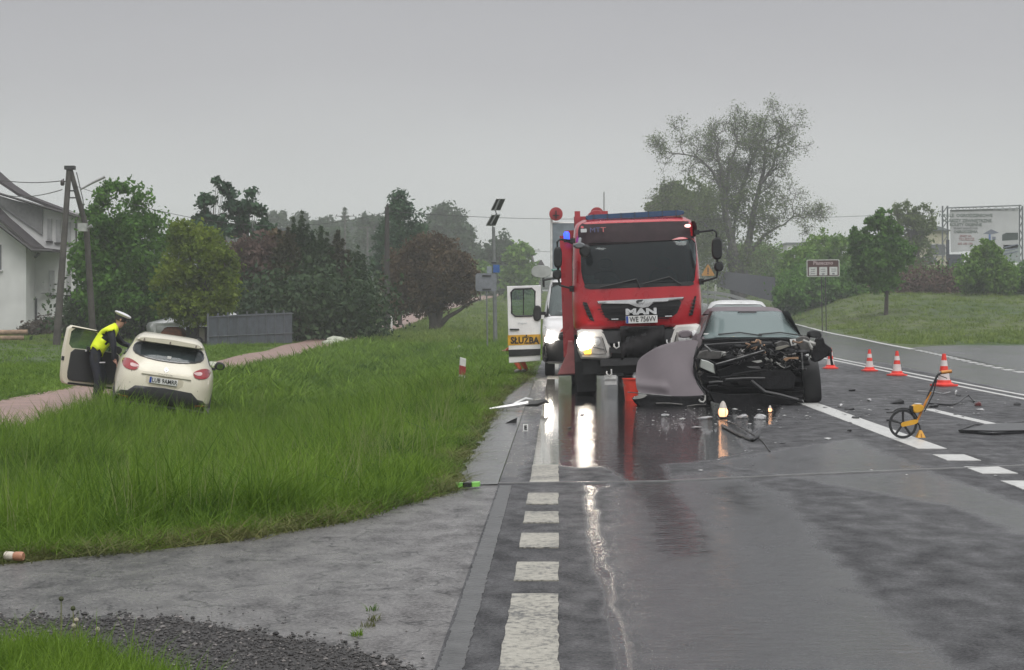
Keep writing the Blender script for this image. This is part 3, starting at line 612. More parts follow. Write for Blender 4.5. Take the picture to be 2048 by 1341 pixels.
# ------------------------------------------------------------------ shared vehicle pieces
RUB = mat('tyre_rubber', (.018, .018, .019), .6, bump=.4, bscale=90); ALU = mat('wheel_alloy', (.35, .35, .36), .35, metal=.8)
BLK = mat('black_plastic', (.014, .015, .016), .55, var=.25, nscale=20); BLKG = mat('gloss_black', (.01, .011, .012), .12, coat=.6)
WHT = mat('white_plate', (.68, .68, .66), .4); CHR = mat('chrome_trim', (.72, .72, .72), .18, metal=.9); LET = mat('black_lettering', (.012, .012, .014), .5)
INT = mat('dark_cabin_trim', (.03, .031, .033), .8); SEAT = mat('grey_seat_cloth', (.07, .075, .08), .9); MIRR = mat('mirror_glass', (.55, .58, .6), .05, metal=1.0)
def wheel(parent, c, R_, w, name='wheel', steer=0.0, rimm=None, lean=0.0):
    mb = MB(); r = R_*.64
    mb.lathe([(r, -w/2), (R_*.93, -w/2), (R_, -w*.36), (R_, w*.36), (R_*.93, w/2), (r, w/2), (r*.97, 0), (r, -w/2)], n=32, axis='x'); t = mb.build(name, RUB, parent, 50)
    t.location = c; t.rotation_euler = (0, lean, steer)
    for sgn in (-1, 1):
        mb = MB(); mb.lathe([(r, sgn*w*.30), (r*.92, sgn*w*.44), (r*.80, sgn*w*.30), (r*.8, sgn*w*.2), (0, sgn*w*.2)], n=28, axis='x')
        for k in range(5):
            a = 2*math.pi*k/5; M = Matrix.Rotation(a, 3, 'X'); mb.box(M @ Vector((sgn*w*.36, 0, r*.45)), (w*.14, r*.28, r*.9), M)
        mb.lathe([(r*.24, sgn*w*.25), (r*.2, sgn*w*.46), (0, sgn*w*.46)], n=12, axis='x'); mb.build('rim', rimm or ALU, t, 40)
    return t
def seat(parent, x, y, z, yaw=0):
    mb = MB(); mb.prism(smoothpoly([(-.24, 0), (.24, 0), (.25, .5), (.14, .62), (-.14, .62), (-.25, .5)], 1), 0, .12, .03); s = mb.build('seat', SEAT, parent); s.location = (x, y, z); s.rotation_euler = (math.radians(-8), 0, yaw)
    mb = MB(); mb.prism(smoothpoly([(-.13, .64), (.13, .64), (.12, .84), (-.12, .84)], 1), .01, .10, .03); mb.build('headrest', SEAT, s); return s
def plate(parent, loc, txt, w=.52, h=.115, rot=0.0, blue=True, front=True):
    mb = MB(); mb.prism([(-w/2, -h/2), (w/2, -h/2), (w/2, h/2), (-w/2, h/2)], 0, .012, .003); p = mb.build('number_plate', WHT, parent, 30); p.location = loc; p.rotation_euler = (0, rot, 0)
    if blue:
        mb = MB(); mb.prism([(-w/2+.004, -h/2+.004), (-w/2+.042, -h/2+.004), (-w/2+.042, h/2-.004), (-w/2+.004, h/2-.004)], -.003, .004); mb.build('country_band', mat('plate_blue', (.02, .06, .32), .4), p)
    text('plate_lettering', txt, h*.98, LET, p, (.02, -.004, -.002), ext=.002, xs=.80, bold=.0012); return p
def shell(levels, cab, wins, sub=3, extra=None):
    """body with a hollow cabin and cut windows. wins: (axis, polygon, from, to)"""
    base = ringbody(levels, sub).mesh('base'); tr = bvh(base); cut = [ringbody(cab, 2).mesh('cab')]
    for ax, poly, a, b in wins:
        mb = MB(); mb.prism(smoothpoly(poly, 1), a, b, axis=ax); cut.append(mb.mesh('w'))
    if extra: cut += extra
    return boolean(base, cut), tr
def zc(ox, oy, k): return lambda a, b: (ox+a/k, oy+b/k)
# ------------------------------------------------------------------ fire engine
Z5 = zc(1080, 400, 3.1925); TY = 33.6; TS = F/TY; TCX = 1281.0; TGY = HY+HC*TS
ROLL = math.radians(1.9)
def T(a, b):
    px, py = Z5(a, b); x = (px-TCX)/TS; z = (TGY-py)/TS; c, s = math.cos(ROLL), math.sin(ROLL)
    return (x*c+z*s*.0+z*0-(-s*z), -s*x+c*z) if False else (x*c+z*s, -x*s+z*c)
def TP(*pp): return [T(*p) for p in pp]
RED = mat('fire_engine_red', (.40, .010, .018), .28, var=.10, nscale=3, coat=.7, bump=.05, bscale=300)
DRED = mat('dark_roof_panel', (.030, .019, .022), .6, var=.2, spec=.2)
def make_truck():
    rt = empty('fire_truck', 'red fire engine with its headlight and indicator lit, behind the wrecked car', 'fire truck', ((TCX-HX)/TS, TY, 0), (0, -ROLL, math.radians(-.6)))
    L = [(1.16, 1.055, .04, 2.3, 9), (1.22, 1.085, .0, 2.32, 10), (1.6, 1.10, -.02, 2.34, 10), (1.95, 1.09, .01, 2.34, 10), (2.3, 1.075, .07, 2.34, 9), (2.6, 1.055, .14, 2.34, 8), (2.85, 1.03, .24, 2.33, 7), (2.97, .99, .36, 2.3, 6), (3.04, .90, .6, 2.2, 5)]
    C = [(1.3, .98, .18, 2.2, 9), (1.9, .98, .14, 2.2, 9), (2.5, .95, .24, 2.2, 8), (2.7, .9, .4, 2.1, 7)]
    WS = TP((258, 292), (1000, 244), (1004, 380), (984, 541), (294, 570), (264, 480))
    side = [(.35, 1.95), (1.35, 1.95), (1.35, 2.55), (.42, 2.55)]
    me, tr = shell(L, C, [('y', WS, -.5, .9), ('x', side, -2, 2)])
    link('cab', me, RED, rt, 35)
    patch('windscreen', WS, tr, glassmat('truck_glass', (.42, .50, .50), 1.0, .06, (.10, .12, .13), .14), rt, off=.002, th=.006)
    patch('side_window', side, tr, glassmat('truck_glass', (.42, .50, .50)), rt, axis='-x', off=.002, th=.006); patch('side_window', side, tr, glassmat('truck_glass', (.42, .50, .50)), rt, axis='+x', off=.002, th=.006)
    # dark visor band above the windscreen and the roof edge
    patch('visor_panel', TP((238, 190), (262, 140), (340, 118), (620, 104), (930, 100), (992, 126), (1010, 170), (1004, 244), (620, 272), (254, 292)), tr, DRED, rt, off=.012, th=.02, rnd=2)
    patch('windscreen_seal', TP((262, 280), (987, 234), (988, 246), (263, 293)), tr, BLK, rt, off=.020, th=.01, rnd=0)
    patch('lower_seal', TP((276, 540), (985, 520), (980, 548), (296, 572)), tr, BLK, rt, off=.012, th=.02)
    # dashboard, steering wheel, seats, papers
    mb = MB(); mb.box((0, .42, 1.78), (1.9, .5, .16)); mb.build('dashboard', INT, rt)
    mb = MB(); mb.lathe([(.20, -.015), (.225, 0), (.20, .015), (.18, 0), (.20, -.015)], n=24, axis='y'); q = mb.build('steering_wheel', BLK, rt); q.location = (.45, .62, 1.98); q.rotation_euler = (math.radians(-40), 0, 0)
    seat(rt, -.5, 1.15, 1.55); seat(rt, .5, 1.15, 1.55)
    for x, z, w in ((-.80, 2.04, .18), (-.75, 1.97, .26)):
        mb = MB(); mb.box((0, 0, 0), (w, .004, .065)); o = mb.build('paper', WHT, rt); o.location = (x, .19, z); o.rotation_euler = (0, .05, 0)
    mb = MB(); mb.prism(smoothpoly([(-.16, 0), (.12, 0), (.16, .12), (.02, .2), (-.12, .16)], 1), 0, .2, .04); o = mb.build('helmet', mat('grey_kit', (.12, .14, .14), .5), rt); o.location = (-.45, .35, 1.87)
    # wipers
    for pts in (((.05, 1.83), (.0, 1.98), (-.62, 1.86)), ((.75, 1.86), (.55, 2.0), (.12, 1.90)), ):
        mb = MB(); mb.tube([(pts[0][0], -.03, pts[0][1]), (pts[1][0], -.02, pts[1][1])], .012, 6); mb.tube([(pts[1][0], -.03, pts[1][1]), (pts[2][0], -.05, pts[2][1])], .014, 6); mb.build('wiper', BLK, rt)
    # grille
    patch('grille', TP((376, 656), (912, 632), (866, 748), (742, 752), (548, 772), (425, 770)), tr, BLK, rt, off=.006, th=.02)
    for k in range(5):
        z = T(640, 690+k*18)[1]; hw = .78-.045*k; mb = MB(); mb.box((.0, -.040, z), (hw*2*.86, .012, .014)); mb.build('grille_slat', mat('slat_dark', (.02, .02, .022), .8, spec=.2), rt)
    patch('grille_trim', TP((366, 647), (615, 636), (672, 634), (917, 620), (914, 636), (730, 660), (690, 684), (650, 690), (612, 682), (566, 664), (374, 662)), tr, CHR, rt, off=.035, th=.03, rnd=0, step=.04)
    patch('emblem_field', TP((610, 641), (670, 637), (664, 664), (618, 667)), tr, BLKG, rt, off=.042, th=.01)
    patch('emblem', TP((626, 660), (636, 652), (648, 651), (660, 639), (668, 641), (664, 654), (655, 662), (630, 665)), tr, CHR, rt, off=.052, th=.012, rnd=0, step=.03)
    x, z = T(645, 715); text('lettering', 'MAN', .135, CHR, rt, (x, -.055, z+.0), rot=(math.pi/2, 0, 0), ext=.008, xs=1.75, bold=.008)
    for a in (478, 820): x, z = T(a, 762 if a < 600 else 743); mb = MB(); mb.box((x, -.045, z), (.12, .02, .018)); mb.build('trim_bar', CHR, rt)
    x, z = T(648, 763); plate(rt, (x, -.075, z), 'WE 756VV', .53, .125)
    for pp in (((272, 652), (300, 656), (348, 778), (322, 768), (300, 735)), ((985, 618), (1000, 612), (976, 735), (950, 742), (968, 700))):
        v = patch('air_vent', TP(*pp), tr, BLK, rt, off=.008, th=.02, rnd=0)
    for k in range(5):
        for sx in (-1, 1):
            a, b = (285+k*10, 670+k*22) if sx < 0 else (985-k*6, 640+k*22); x, z = T(a, b); mb = MB(); mb.box((x, -.02, z), (.07, .03, .012)); mb.build('vent_slat', BLKG, rt)
    x, z = T(340, 192); mb = MB(); mb.box((x-.16, .17, z), (.1, .02, .06)); mb.build('emblem', CHR, rt); o = text('roof_lettering', 'MT', .12, mat('blue_lettering', (.05, .06, .16), .4), rt, (x+.03, .165, z), rot=(math.radians(75), 0, 0), xs=1.1); o = text('roof_lettering', 'T', .12, mat('red_lettering', (.45, .1, .1), .4), rt, (x+.17, .16, z), rot=(math.radians(75), 0, 0), xs=1.3)
    x, z = T(945, 165); mb = MB(); mb.prism(smoothpoly([(-.05, -.02), (.05, -.03), (.06, .03), (-.05, .03)]), 0, .04, .01); o = mb.build('marker_lamp', emat('marker_glow', (1, .55, .5), 1.2), rt); o.location = (x, .14, z)
    # light bar
    a = T(300, 112); b = T(925, 78); mb = MB(); ang = math.atan2(b[1]-a[1], b[0]-a[0]); ln = math.hypot(b[0]-a[0], b[1]-a[1])
    mb.prism(smoothpoly([(-ln/2, -.045), (ln/2, -.045), (ln/2+.03, 0), (ln/2, .05), (-ln/2, .05), (-ln/2-.03, 0)], 1), -.12, .12, .02); lb = mb.build('light_bar', mat('blue_lens', (.012, .05, .13), .12, coat=.8), rt); lb.location = ((a[0]+b[0])/2, .75, (a[1]+b[1])/2+.02); lb.rotation_euler = (0, -ang, 0)
    for k in range(7): mb = MB(); mb.box((-ln/2+ln*(k+.5)/7, -.10, .0), (.012, .06, .11)); mb.build('bar_divider', BLK, lb)
    mb = MB(); mb.box((0, 0, -.075), (ln*.96, .18, .03)); mb.build('bar_base', BLK, lb)
    # mirrors
    for sgn, A in ((-1, [((82, 300), (145, 438), .17), ((78, 447), (140, 512), .15)]), (1, [((1093, 240), (1165, 385), .17), ((1110, 395), (1172, 460), .15)])):
        cs = []
        for (p, q, d) in A:
            x0, z0 = T(*p); x1, z1 = T(*q); mb = MB(); mb.prism(smoothpoly([(x0, z1+.02), (x1-.01, z1), (x1, z0), (x0+.01, z0-.01)], 2), -.12, .1, .03); mb.build('mirror', BLK, rt, 45); cs.append(((x0+x1)/2, max(z0, z1), min(z0, z1)))
        xx = cs[0][0]; zt_ = cs[0][1]; zb = cs[1][2]
        mb = MB(); mb.tube([(sgn*1.03, .25, zt_+.10), (xx-sgn*.05, -.02, zt_+.12), (xx, -.02, zt_+.08), (xx, 0, zt_-.04)], .018, 8); mb.build('mirror_arm', BLK, rt); mb = MB(); mb.tube([(xx, 0, cs[0][2]+.01), (xx, 0, cs[1][1]-.01)], .02, 8); mb.build('mirror_link', BLK, rt); mb = MB(); mb.tube([(xx, 0, zb+.02), (xx-sgn*.02, 0, zb-.09), (xx-sgn*.12, .02, zb-.12), (sgn*1.05, .2, zb-.16)], .018, 8); mb.build('mirror_arm', BLK, rt)
        mb = MB(); mb.box((sgn*1.09, .2, zb-.15), (.09, .12, .10)); mb.build('arm_bracket', BLK, rt); mb = MB(); mb.box((sgn*1.05, .22, zt_+.10), (.08, .1, .08)); mb.build('arm_bracket', BLK, rt)
    # front corner mirror
    x0, z0 = T(288, 330); x1, z1 = T(250, 295); mb = MB(); mb.prism([(x1+.10*math.cos(t), z1+.05*math.sin(t)) for t in np.linspace(0, 6.28, 17)[:-1]], -.32, -.1, .03); mb.tube([(x1, -.15, z1+.03), (x1+.02, .05, z1+.12)], .03, 8); mb.build('kerb_mirror_arm', mat('grey_plastic', (.14, .15, .16), .4), rt)
    mb = MB(); mb.prism([(x0+.10*math.cos(t), z0+.115*math.sin(t)) for t in np.linspace(0, 6.28, 19)[:-1]], -.30, -.18, .04); mb.build('kerb_mirror', BLK, rt)
    # blue beacon
    x, z = T(170, 240); mb = MB(); mb.lathe([(.045, 0), (.05, .02), (.05, .11), (.03, .14), (0, .145)], (x, .35, z-.03), 14); mb.build('beacon', emat('blue_flash', (.03, .08, 1.0), 1.6), rt); mb = MB(); mb.lathe([(.055, -.04), (.055, .0), (0, 0)], (x, .35, z-.03), 14); mb.tube([(x, .35, z-.05), (x+.1, .4, z-.09)], .02, 6); mb.build('beacon_foot', BLK, rt)
    # bumper corners
    BW = mat('bumper_white', (.62, .60, .57), .35, var=.12, nscale=4, coat=.3)
    for sgn in (-1, 1):
        P = [T(a, b) for a, b in ((236, 838), (262, 826), (392, 828), (415, 850), (458, 955), (456, 1000), (430, 1022), (262, 1014), (240, 965))]
        if sgn > 0: P = [(-p[0]+.02, p[1]+.03) for p in P]
        mb = MB(); mb.prism(P, -.06, .8, .05); bp = mb.build('bumper_corner', BW, rt, 50)
        Q = [T(a, b) for a, b in ((255, 880), (395, 872), (418, 985), (268, 985))]
        if sgn > 0: Q = [(-p[0]+.02, p[1]+.03) for p in Q]
        mb = MB(); mb.prism(Q, -.072, -.03, .008); mb.build('lamp_housing', mat('lamp_silver', (.42, .40, .38), .25, metal=.5), bp, 50)
        x, z = T(288, 906); x = x if sgn < 0 else -x+.02
        mb = MB(); mb.lathe([(.135, -.07), (.13, -.10), (.09, -.13), (0, -.14)], (x, 0, z), 24, 'y')
        mb.build('headlight', emat('headlight_glow', (1, .92, .80), 30) if sgn < 0 else mat('clear_lamp', (.5, .5, .5), .1), bp)
        x2, z2 = T(360, 905); x2 = x2 if sgn < 0 else -x2+.02; mb = MB(); mb.lathe([(.07, -.07), (.065, -.09), (0, -.10)], (x2, 0, z2), 18, 'y'); mb.build('inner_lamp', mat('clear_lamp', (.5, .5, .5), .1), bp)
        x3, z3 = T(304, 966); x3 = x3 if sgn < 0 else -x3+.02; mb = MB(); mb.box((x3, -.085, z3), (.11, .02, .09)); mb.build('indicator', emat('amber_glow', (1, .55, .03), 3.5) if sgn < 0 else mat('amber_lens', (.5, .2, .02), .2), bp)
        for (a, b), (c, d) in (((398, 880), (412, 930)), ((412, 930), (425, 975)), ((335, 940), (410, 955))):
            p0, p1 = T(a, b), T(c, d)
            if sgn > 0: p0 = (-p0[0]+.02, p0[1]); p1 = (-p1[0]+.02, p1[1])
            mb = MB(); mb.tube([(p0[0], -.09, p0[1]), (p1[0], -.09, p1[1])], .009, 6); mb.build('lamp_guard', BLK, bp)
    # dark centre: winch, crumpled cover, hooks
    mb = MB(); mb.box((0, .5, .78), (1.9, .8, .74)); mb.build('chassis_front', BLK, rt)
    mb = MB(); mb.box((0, .05, 1.02), (1.25, .2, .2)); mb.box((0, .0, .60), (1.3, .18, .12)); mb.box((-.1, -.02, .80), (.8, .12, .10)); mb.build('front_beam', mat('dark_steel', (.03, .03, .032), .5, bump=.3), rt)
    rr = np.random.default_rng(4); V = []; Fc = []; nx_, nz_ = 17, 12
    for j in range(nz_):
        for i in range(nx_):
            u = i/(nx_-1); v = j/(nz_-1); V.append((-.30+.74*u, -.08-.05*math.sin(u*19+v*3)*v-.05*math.sin(v*9+u*5)+rr.normal(0, .012), 1.19-.52*v-.05*abs(u-.5)*v+.05*math.sin(u*9)*v))
    for j in range(nz_-1):
        for i in range(nx_-1): a = j*nx_+i; Fc.append((a, a+1, a+nx_+1, a+nx_))
    me = npmesh('winch_cover', V, Fc); o = link('winch_cover', me, mat('black_tarpaulin', (.018, .017, .018), .8, spec=.2, bump=.5, bscale=14), rt, 60); o.modifiers.new('s', 'SOLIDIFY').thickness = .02
    for a, b in ((487, 930), (440, 1105), (822, 905)):
        x, z = T(a, b); mb = MB(); mb.tube([(x+.04, -.12, z+.06), (x+.045, -.14, z-.02), (x, -.14, z-.05), (x-.04, -.14, z-.01), (x-.035, -.12, z+.03)], .014, 8); mb.build('tow_hook', mat('pale_steel', (.55, .55, .54), .35), rt)
    x, z = T(450, 1150); mb = MB(); mb.box((x, -.05, z), (.2, .08, .16)); mb.box((x, -.1, z+.02), (.2, .02, .02)); mb.build('step_plate', mat('pale_steel', (.55, .55, .54), .35), rt)
    # body behind the cab with its red side column and flared foot, chassis, wheels
    mb = MB(); mb.box((.0, 5.6, 2.0), (2.36, 5.6, 1.9)); mb.build('rear_body', RED, rt)
    mb = MB(); mb.box((-1.19, 2.75, 1.75), (.20, .25, 2.2)); mb.build('side_column', RED, rt)
    mb = MB(); mb.prism([(-1.42, .33), (-1.02, .33), (-1.06, .75), (-1.12, .95), (-1.2, .95), (-1.24, .7)], 2.5, 3.1, .03); mb.build('side_step', mat('skirt_pink_reflection', (.5, .16, .16), .3, coat=.6), rt)  # pink tint puts the reflection on the red foot into its colour
    for k in range(3):
        for sx in (-1, 1): mb = MB(); mb.box((sx*1.186, 4.0+1.7*k, 2.0), (.02, 1.5, 1.6)); mb.build('roller_shutter', mat('shutter_aluminium', (.45, .46, .47), .35, metal=.6), rt)
    mb = MB(); mb.box((0, 4.2, .75), (.95, 8.0, .35)); mb.build('chassis_frame', BLK, rt)
    mb = MB()
    x, z = T(300, 95); mb.box((x+.0, 2.6, z-.02), (.45, .3, .22)); mb.box((x-.16, 2.5, z-.04), (.10, .4, .44)); mb.box((x+.33, 2.6, z+.02), (.12, .4, .3)); mb.build('crane_column', mat('crane_red', (.33, .05, .06), .35), rt)
    x, z = T(372, 72); mb = MB(); mb.lathe([(.19, -.05), (.20, 0), (.19, .05), (0, .05)], (x, 3.2, z-.02), 24, 'y'); mb.build('hose_reel', mat('crane_red', (.33, .05, .06), .35), rt)
    for sx in (-1, 1):
        wheel(rt, (sx*.93, 1.25, .5), .5, .32); wheel(rt, (sx*.93, 6.2, .5), .5, .5)
        mb = MB(); mb.prism([(sx*.74, .1), (sx*1.06, .1), (sx*1.06, .62), (sx*.74, .62)], .55, .62); mb.build('mud_flap', BLK, rt)
    return rt
make_truck()
# ------------------------------------------------------------------ road service van with an open door
def make_van():
    Y0 = 44.0; S = F/Y0; cx = 1180; rt = empty('service_van', 'white service van with headlights on and front door wide open, left of the fire engine', 'van', ((cx-HX)/S, Y0, 0), (0, 0, math.radians(.4)))
    VW = mat('van_white', (.70, .70, .70), .3, var=.08, nscale=3, coat=.5)
    L = [(.28, .96, .12, 3.3, 6), (.5, 1.03, .03, 3.3, 7), (.85, 1.05, .0, 3.3, 7), (1.08, 1.05, .14, 3.3, 7), (1.22, 1.04, .45, 3.3, 7), (1.32, 1.02, .82, 3.3, 7), (1.6, .98, 1.02, 3.3, 7), (1.9, .92, 1.28, 3.28, 7), (2.08, .87, 1.5, 3.25, 6), (2.16, .80, 1.75, 3.2, 5), (2.2, .6, 2.0, 3.0, 4)]
    C = [(1.15, .92, .95, 3.2, 7), (1.6, .90, 1.15, 3.2, 7), (2.05, .80, 1.65, 3.1, 6)]
    WS = [(-.93, 1.34), (.93, 1.34), (.84, 2.06), (-.84, 2.06)]; SW = [(1.35, 1.35), (2.2, 1.35), (2.2, 1.95), (1.6, 1.95)]
    me, tr = shell(L, C, [('y', WS, 0, 2.1), ('x', SW, -2, 2)]); link('body', me, VW, rt, 40)
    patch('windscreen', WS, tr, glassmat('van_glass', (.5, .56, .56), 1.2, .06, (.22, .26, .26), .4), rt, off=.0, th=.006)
    patch('side_window', SW, tr, glassmat('van_glass', (.5, .56, .56)), rt, axis='+x', off=.0, th=.006)
    for p in ([(-.97, 1.30), (.97, 1.30), (.97, 1.35), (-.97, 1.35)], [(-.97, 1.34), (-.91, 1.34), (-.83, 2.06), (-.87, 2.06)]): patch('screen_seal', p, tr, BLK, rt, off=.012, th=.015, rnd=0)
    mb = MB(); mb.box((-.55, 1.5, 2.02), (.55, .03, .16)); mb.build('sun_visor', BLK, rt)
    mb = MB(); mb.box((0, 1.3, 1.28), (1.8, .5, .1)); mb.build('dashboard', INT, rt); seat(rt, -.5, 1.95, 1.0); seat(rt, .5, 1.95, 1.0)
    mb = MB(); mb.box((-.6, 1.18, 1.36), (.34, .2, .01)); mb.build('paper', WHT, rt)
    for sx in (-1, 1):
        P = [(sx*1.02, 1.12), (sx*.93, 1.08), (sx*.80, .86), (sx*.78, .78), (sx*.98, .80), (sx*1.03, .92)]
        hl = patch('headlight', P, tr, mat('clear_lamp', (.5, .5, .5), .1), rt, off=.012, th=.02)
        mb = MB(); mb.prism(smoothpoly([(sx*.99, .88), (sx*.88, .88), (sx*.80, .80), (sx*.84, .74), (sx*.96, .76), (sx*1.0, .8)], 1), -.06, .05, .02); mb.build('lamp_lens', emat('van_lamp_glow', (1, .90, .78), 30), hl)
    mb = MB(); mb.prism(smoothpoly([(-.95, .95), (-.9, .92), (-.88, 1.0), (-.93, 1.06)], 1), .0, .05); mb.build('position_lamp', emat('position_glow', (1, .93, .9), 2.0), rt)
    patch('bumper', [(-1.05, .30), (1.05, .30), (1.05, .72), (.8, .80), (-.8, .80), (-1.05, .72)], tr, mat('grey_bumper', (.032, .032, .034), .5), rt, off=.035, th=.03)
    patch('grille', [(-.72, .80), (.72, .80), (.66, 1.0), (-.66, 1.0)], tr, BLK, rt, off=.02, th=.02)
    for k in range(4): mb = MB(); mb.box((0, -.03, .83+.04*k), (1.3, .02, .014)); mb.build('grille_slat', BLKG, rt)
    for k in range(6):
        mb = MB(); x = -.66+.26*k; mb.prism([(x, 1.0), (x+.14, 1.0), (x+.20, 1.07), (x+.06, 1.07)], .05, .1); mb.build('hazard_stripe', mat('stripe_red', (.35, .08, .07), .4), rt)
    plate(rt, (0, -.06, .58), 'WGM 70S', .5, .11)
    wheel(rt, (-.88, .85, .34), .34, .22); wheel(rt, (.88, .85, .34), .34, .22); wheel(rt, (-.88, 4.2, .34), .34, .22); wheel(rt, (.88, 4.2, .34), .34, .22)
    for sx in (-1, 1):
        mb = MB(); mb.prism(smoothpoly([(sx*1.26, 1.22), (sx*1.08, 1.22), (sx*1.07, 1.52), (sx*1.14, 1.58), (sx*1.25, 1.55)], 2), .95, 1.12, .03); mb.box((sx*1.04, 1.05, 1.36), (.14, .05, .14)); m_ = mb.build('wing_mirror', BLK, rt)
        mb = MB(); mb.box((sx*1.04, .985, 1.31), (.07, .02, .09)); mb.build('mirror_lamp', WHT, m_)
    # flat bed behind with the raised warning board
    mb = MB(); mb.box((0, 4.4, .85), (2.0, 2.2, .5)); mb.build('flatbed', VW, rt)
    mb = MB(); mb.box((0, 3.6, .5), (.9, 4.5, .2)); mb.build('chassis_frame', BLK, rt)
    mb = MB(); mb.box((-.1, 5.0, 2.72), (1.4, .05, 1.75)); wb = mb.build('warning_board', mat('board_back_grey', (.16, .19, .21), .5), rt)
    mb = MB()
    for x in (-.83, .63): mb.tube([(x, 5.0, 1.0), (x, 5.0, 3.75)], .03, 8)
    mb.tube([(-.83, 5.0, 3.60), (.63, 5.0, 3.60)], .025, 8); mb.build('board_frame', mat('board_frame_white', (.6, .6, .58), .4), wb)
    for x in (-.72, .28):
        mb = MB(); mb.lathe([(.12, .03), (.165, .03), (.165, -.05), (.13, -.06), (0, -.04)], (x, 4.95, 3.82), 24, 'y'); l_ = mb.build('board_lamp', mat('lamp_red', (.32, .045, .05), .3), wb); mb = MB(); mb.box((x, 4.86, 3.8), (.03, .02, .2)); mb.box((x, 4.86, 3.78), (.16, .02, .03)); mb.build('lamp_bracket', mat('dark_steel', (.03, .03, .032), .5), l_)
    # roof arrow sign and green rail
    mb = MB(); mb.prism(smoothpoly([(-1.28, 2.24), (-1.0, 2.20), (-.85, 2.28), (-.83, 2.42), (-.95, 2.5), (-1.22, 2.5), (-1.32, 2.38)], 1), 2.2, 2.26, .01); mb.build('roof_sign_back', mat('sign_back_grey', (.33, .35, .33), .4), rt)
    mb = MB(); mb.tube([(-.85, 2.25, 2.39), (.3, 2.25, 2.42)], .035, 6); mb.build('roof_rail', mat('rail_green', (.06, .16, .13), .4), rt); mb = MB(); mb.tube([(-1.02, 2.24, 2.0), (-1.03, 2.24, 2.25)], .03, 6); mb.tube([(-1.03, 2.2, 2.16), (-.7, 2.2, 2.22)], .03, 6); mb.build('sign_bracket', BLK, rt)
    # open front door, outer face towards the camera
    def D(px, py): s = F/(Y0+1.0); return ((px-cx)/s, (HY-py)/s+HC)
    P = [D(1016, 573), D(1084, 571), D(1083, 722), D(1020, 727)]; Wn = [D(1024, 579), D(1072, 577), D(1072, 632), D(1026, 633)]
    mb = MB(); mb.prism(P, 1.0, 1.08, .012); me = mb.mesh('d'); mb = MB(); mb.prism(smoothpoly(Wn, 1), .5, 1.5); me = boolean(me, [mb.mesh('c')]); dr = link('open_door', me, VW, rt, 40)
    mb = MB(); q = smoothpoly(Wn, 1); mb.tube([(p.x, .995, p.y) for p in q]+[(q[0].x, .995, q[0].y)], .022, 6, False); mb.tube([((D(1049, 580)[0]), .995, D(1049, 578)[1]), (D(1049, 580)[0], .995, D(1049, 633)[1])], .014, 6); mb.build('window_seal', BLK, dr)
    mb = MB(); mb.prism(q, 1.03, 1.036); mb.build('window', glassmat('door_glass', (.72, .80, .78)), dr)
    mb = MB(); a, b = D(1022, 662), D(1040, 657); mb.box(((a[0]+b[0])/2, .985, (a[1]+b[1])/2), (.21, .03, .035)); mb.build('door_handle', BLK, dr)
    mb = MB(); mb.prism([D(1017.5, 671), D(1083, 669), D(1083, 689), D(1018, 691.5)], .994, 1.001); mb.build('yellow_band', mat('band_yellow', (.55, .30, .02), .45), dr)
    x, z = D(1051.5, 680.5); text('lettering', 'SŁUŻBA', .205, LET, dr, (x+.0, .99, z-.015), ext=.002, xs=.88, bold=.008)
    mb = MB(); mb.prism([D(1019, 700), D(1083, 698), D(1083, 711), D(1020, 714)], .985, 1.001, .004); mb.build('rubbing_strip', BLK, dr)
    x, z = D(1047, 647); text('small_lettering', 'drogowa', .06, mat('grey_lettering', (.38, .42, .45), .5), dr, (x, .992, z), ext=.001)
    return rt
make_van()
# ------------------------------------------------------------------ light car behind the wreck
def make_white_car():
    Y0 = 45.5; rt = empty('white_car', 'white car of which only the roof shows above the wrecked car', 'car', ((1472-HX)/F*Y0, Y0-1.3, 0), (0, 0, math.radians(-3)))
    L = [(.25, .8, .1, 4.0, 5), (.5, .88, 0, 4.1, 6), (.8, .9, .05, 4.1, 6), (1.0, .88, .5, 4.08, 6), (1.1, .84, .95, 4.05, 6), (1.35, .75, 1.3, 4.0, 6), (1.58, .64, 1.65, 3.9, 5), (1.66, .57, 1.95, 3.8, 5), (1.70, .4, 2.2, 3.6, 4)]
    C = [(.9, .78, 1.0, 3.9, 6), (1.2, .72, 1.25, 3.9, 6), (1.58, .58, 1.8, 3.75, 5)]
    WS = [(-.77, 1.12), (.77, 1.12), (.58, 1.60), (-.58, 1.60)]; SW = [(1.5, 1.12), (3.6, 1.12), (3.4, 1.5), (1.8, 1.5)]
    me, tr = shell(L, C, [('y', WS, 0, 2.4), ('x', SW, -2, 2)]); link('body', me, mat('white_car_paint', (.62, .63, .62), .3, coat=.5), rt, 40)
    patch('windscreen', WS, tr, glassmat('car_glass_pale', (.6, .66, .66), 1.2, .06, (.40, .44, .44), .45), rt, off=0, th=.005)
    for ax in ('-x', '+x'): patch('side_window', SW, tr, glassmat('door_glass', (.72, .80, .78)), rt, axis=ax, off=0, th=.005)
    mb = MB(); mb.box((-.25, 1.85, 1.60), (.3, .02, .05)); mb.build('mirror', BLK, rt); seat(rt, -.35, 2.0, .7); seat(rt, .35, 2.0, .7)
    for x, y in ((-.78, .85), (.78, .85), (-.78, 3.3), (.78, 3.3)): wheel(rt, (x, y, .31), .31, .2)
    for sx in (-1, 1): patch('headlight', [(sx*.85, .72), (sx*.55, .68), (sx*.55, .82), (sx*.82, .9)], tr, mat('clear_lamp', (.5, .5, .5), .1), rt, off=.01); mb = MB(); mb.prism(smoothpoly([(sx*.86, 1.05), (sx*1.04, 1.06), (sx*1.04, 1.2), (sx*.88, 1.2)], 1), 1.25, 1.4, .02); mb.build('wing_mirror', BLK, rt)
make_white_car()
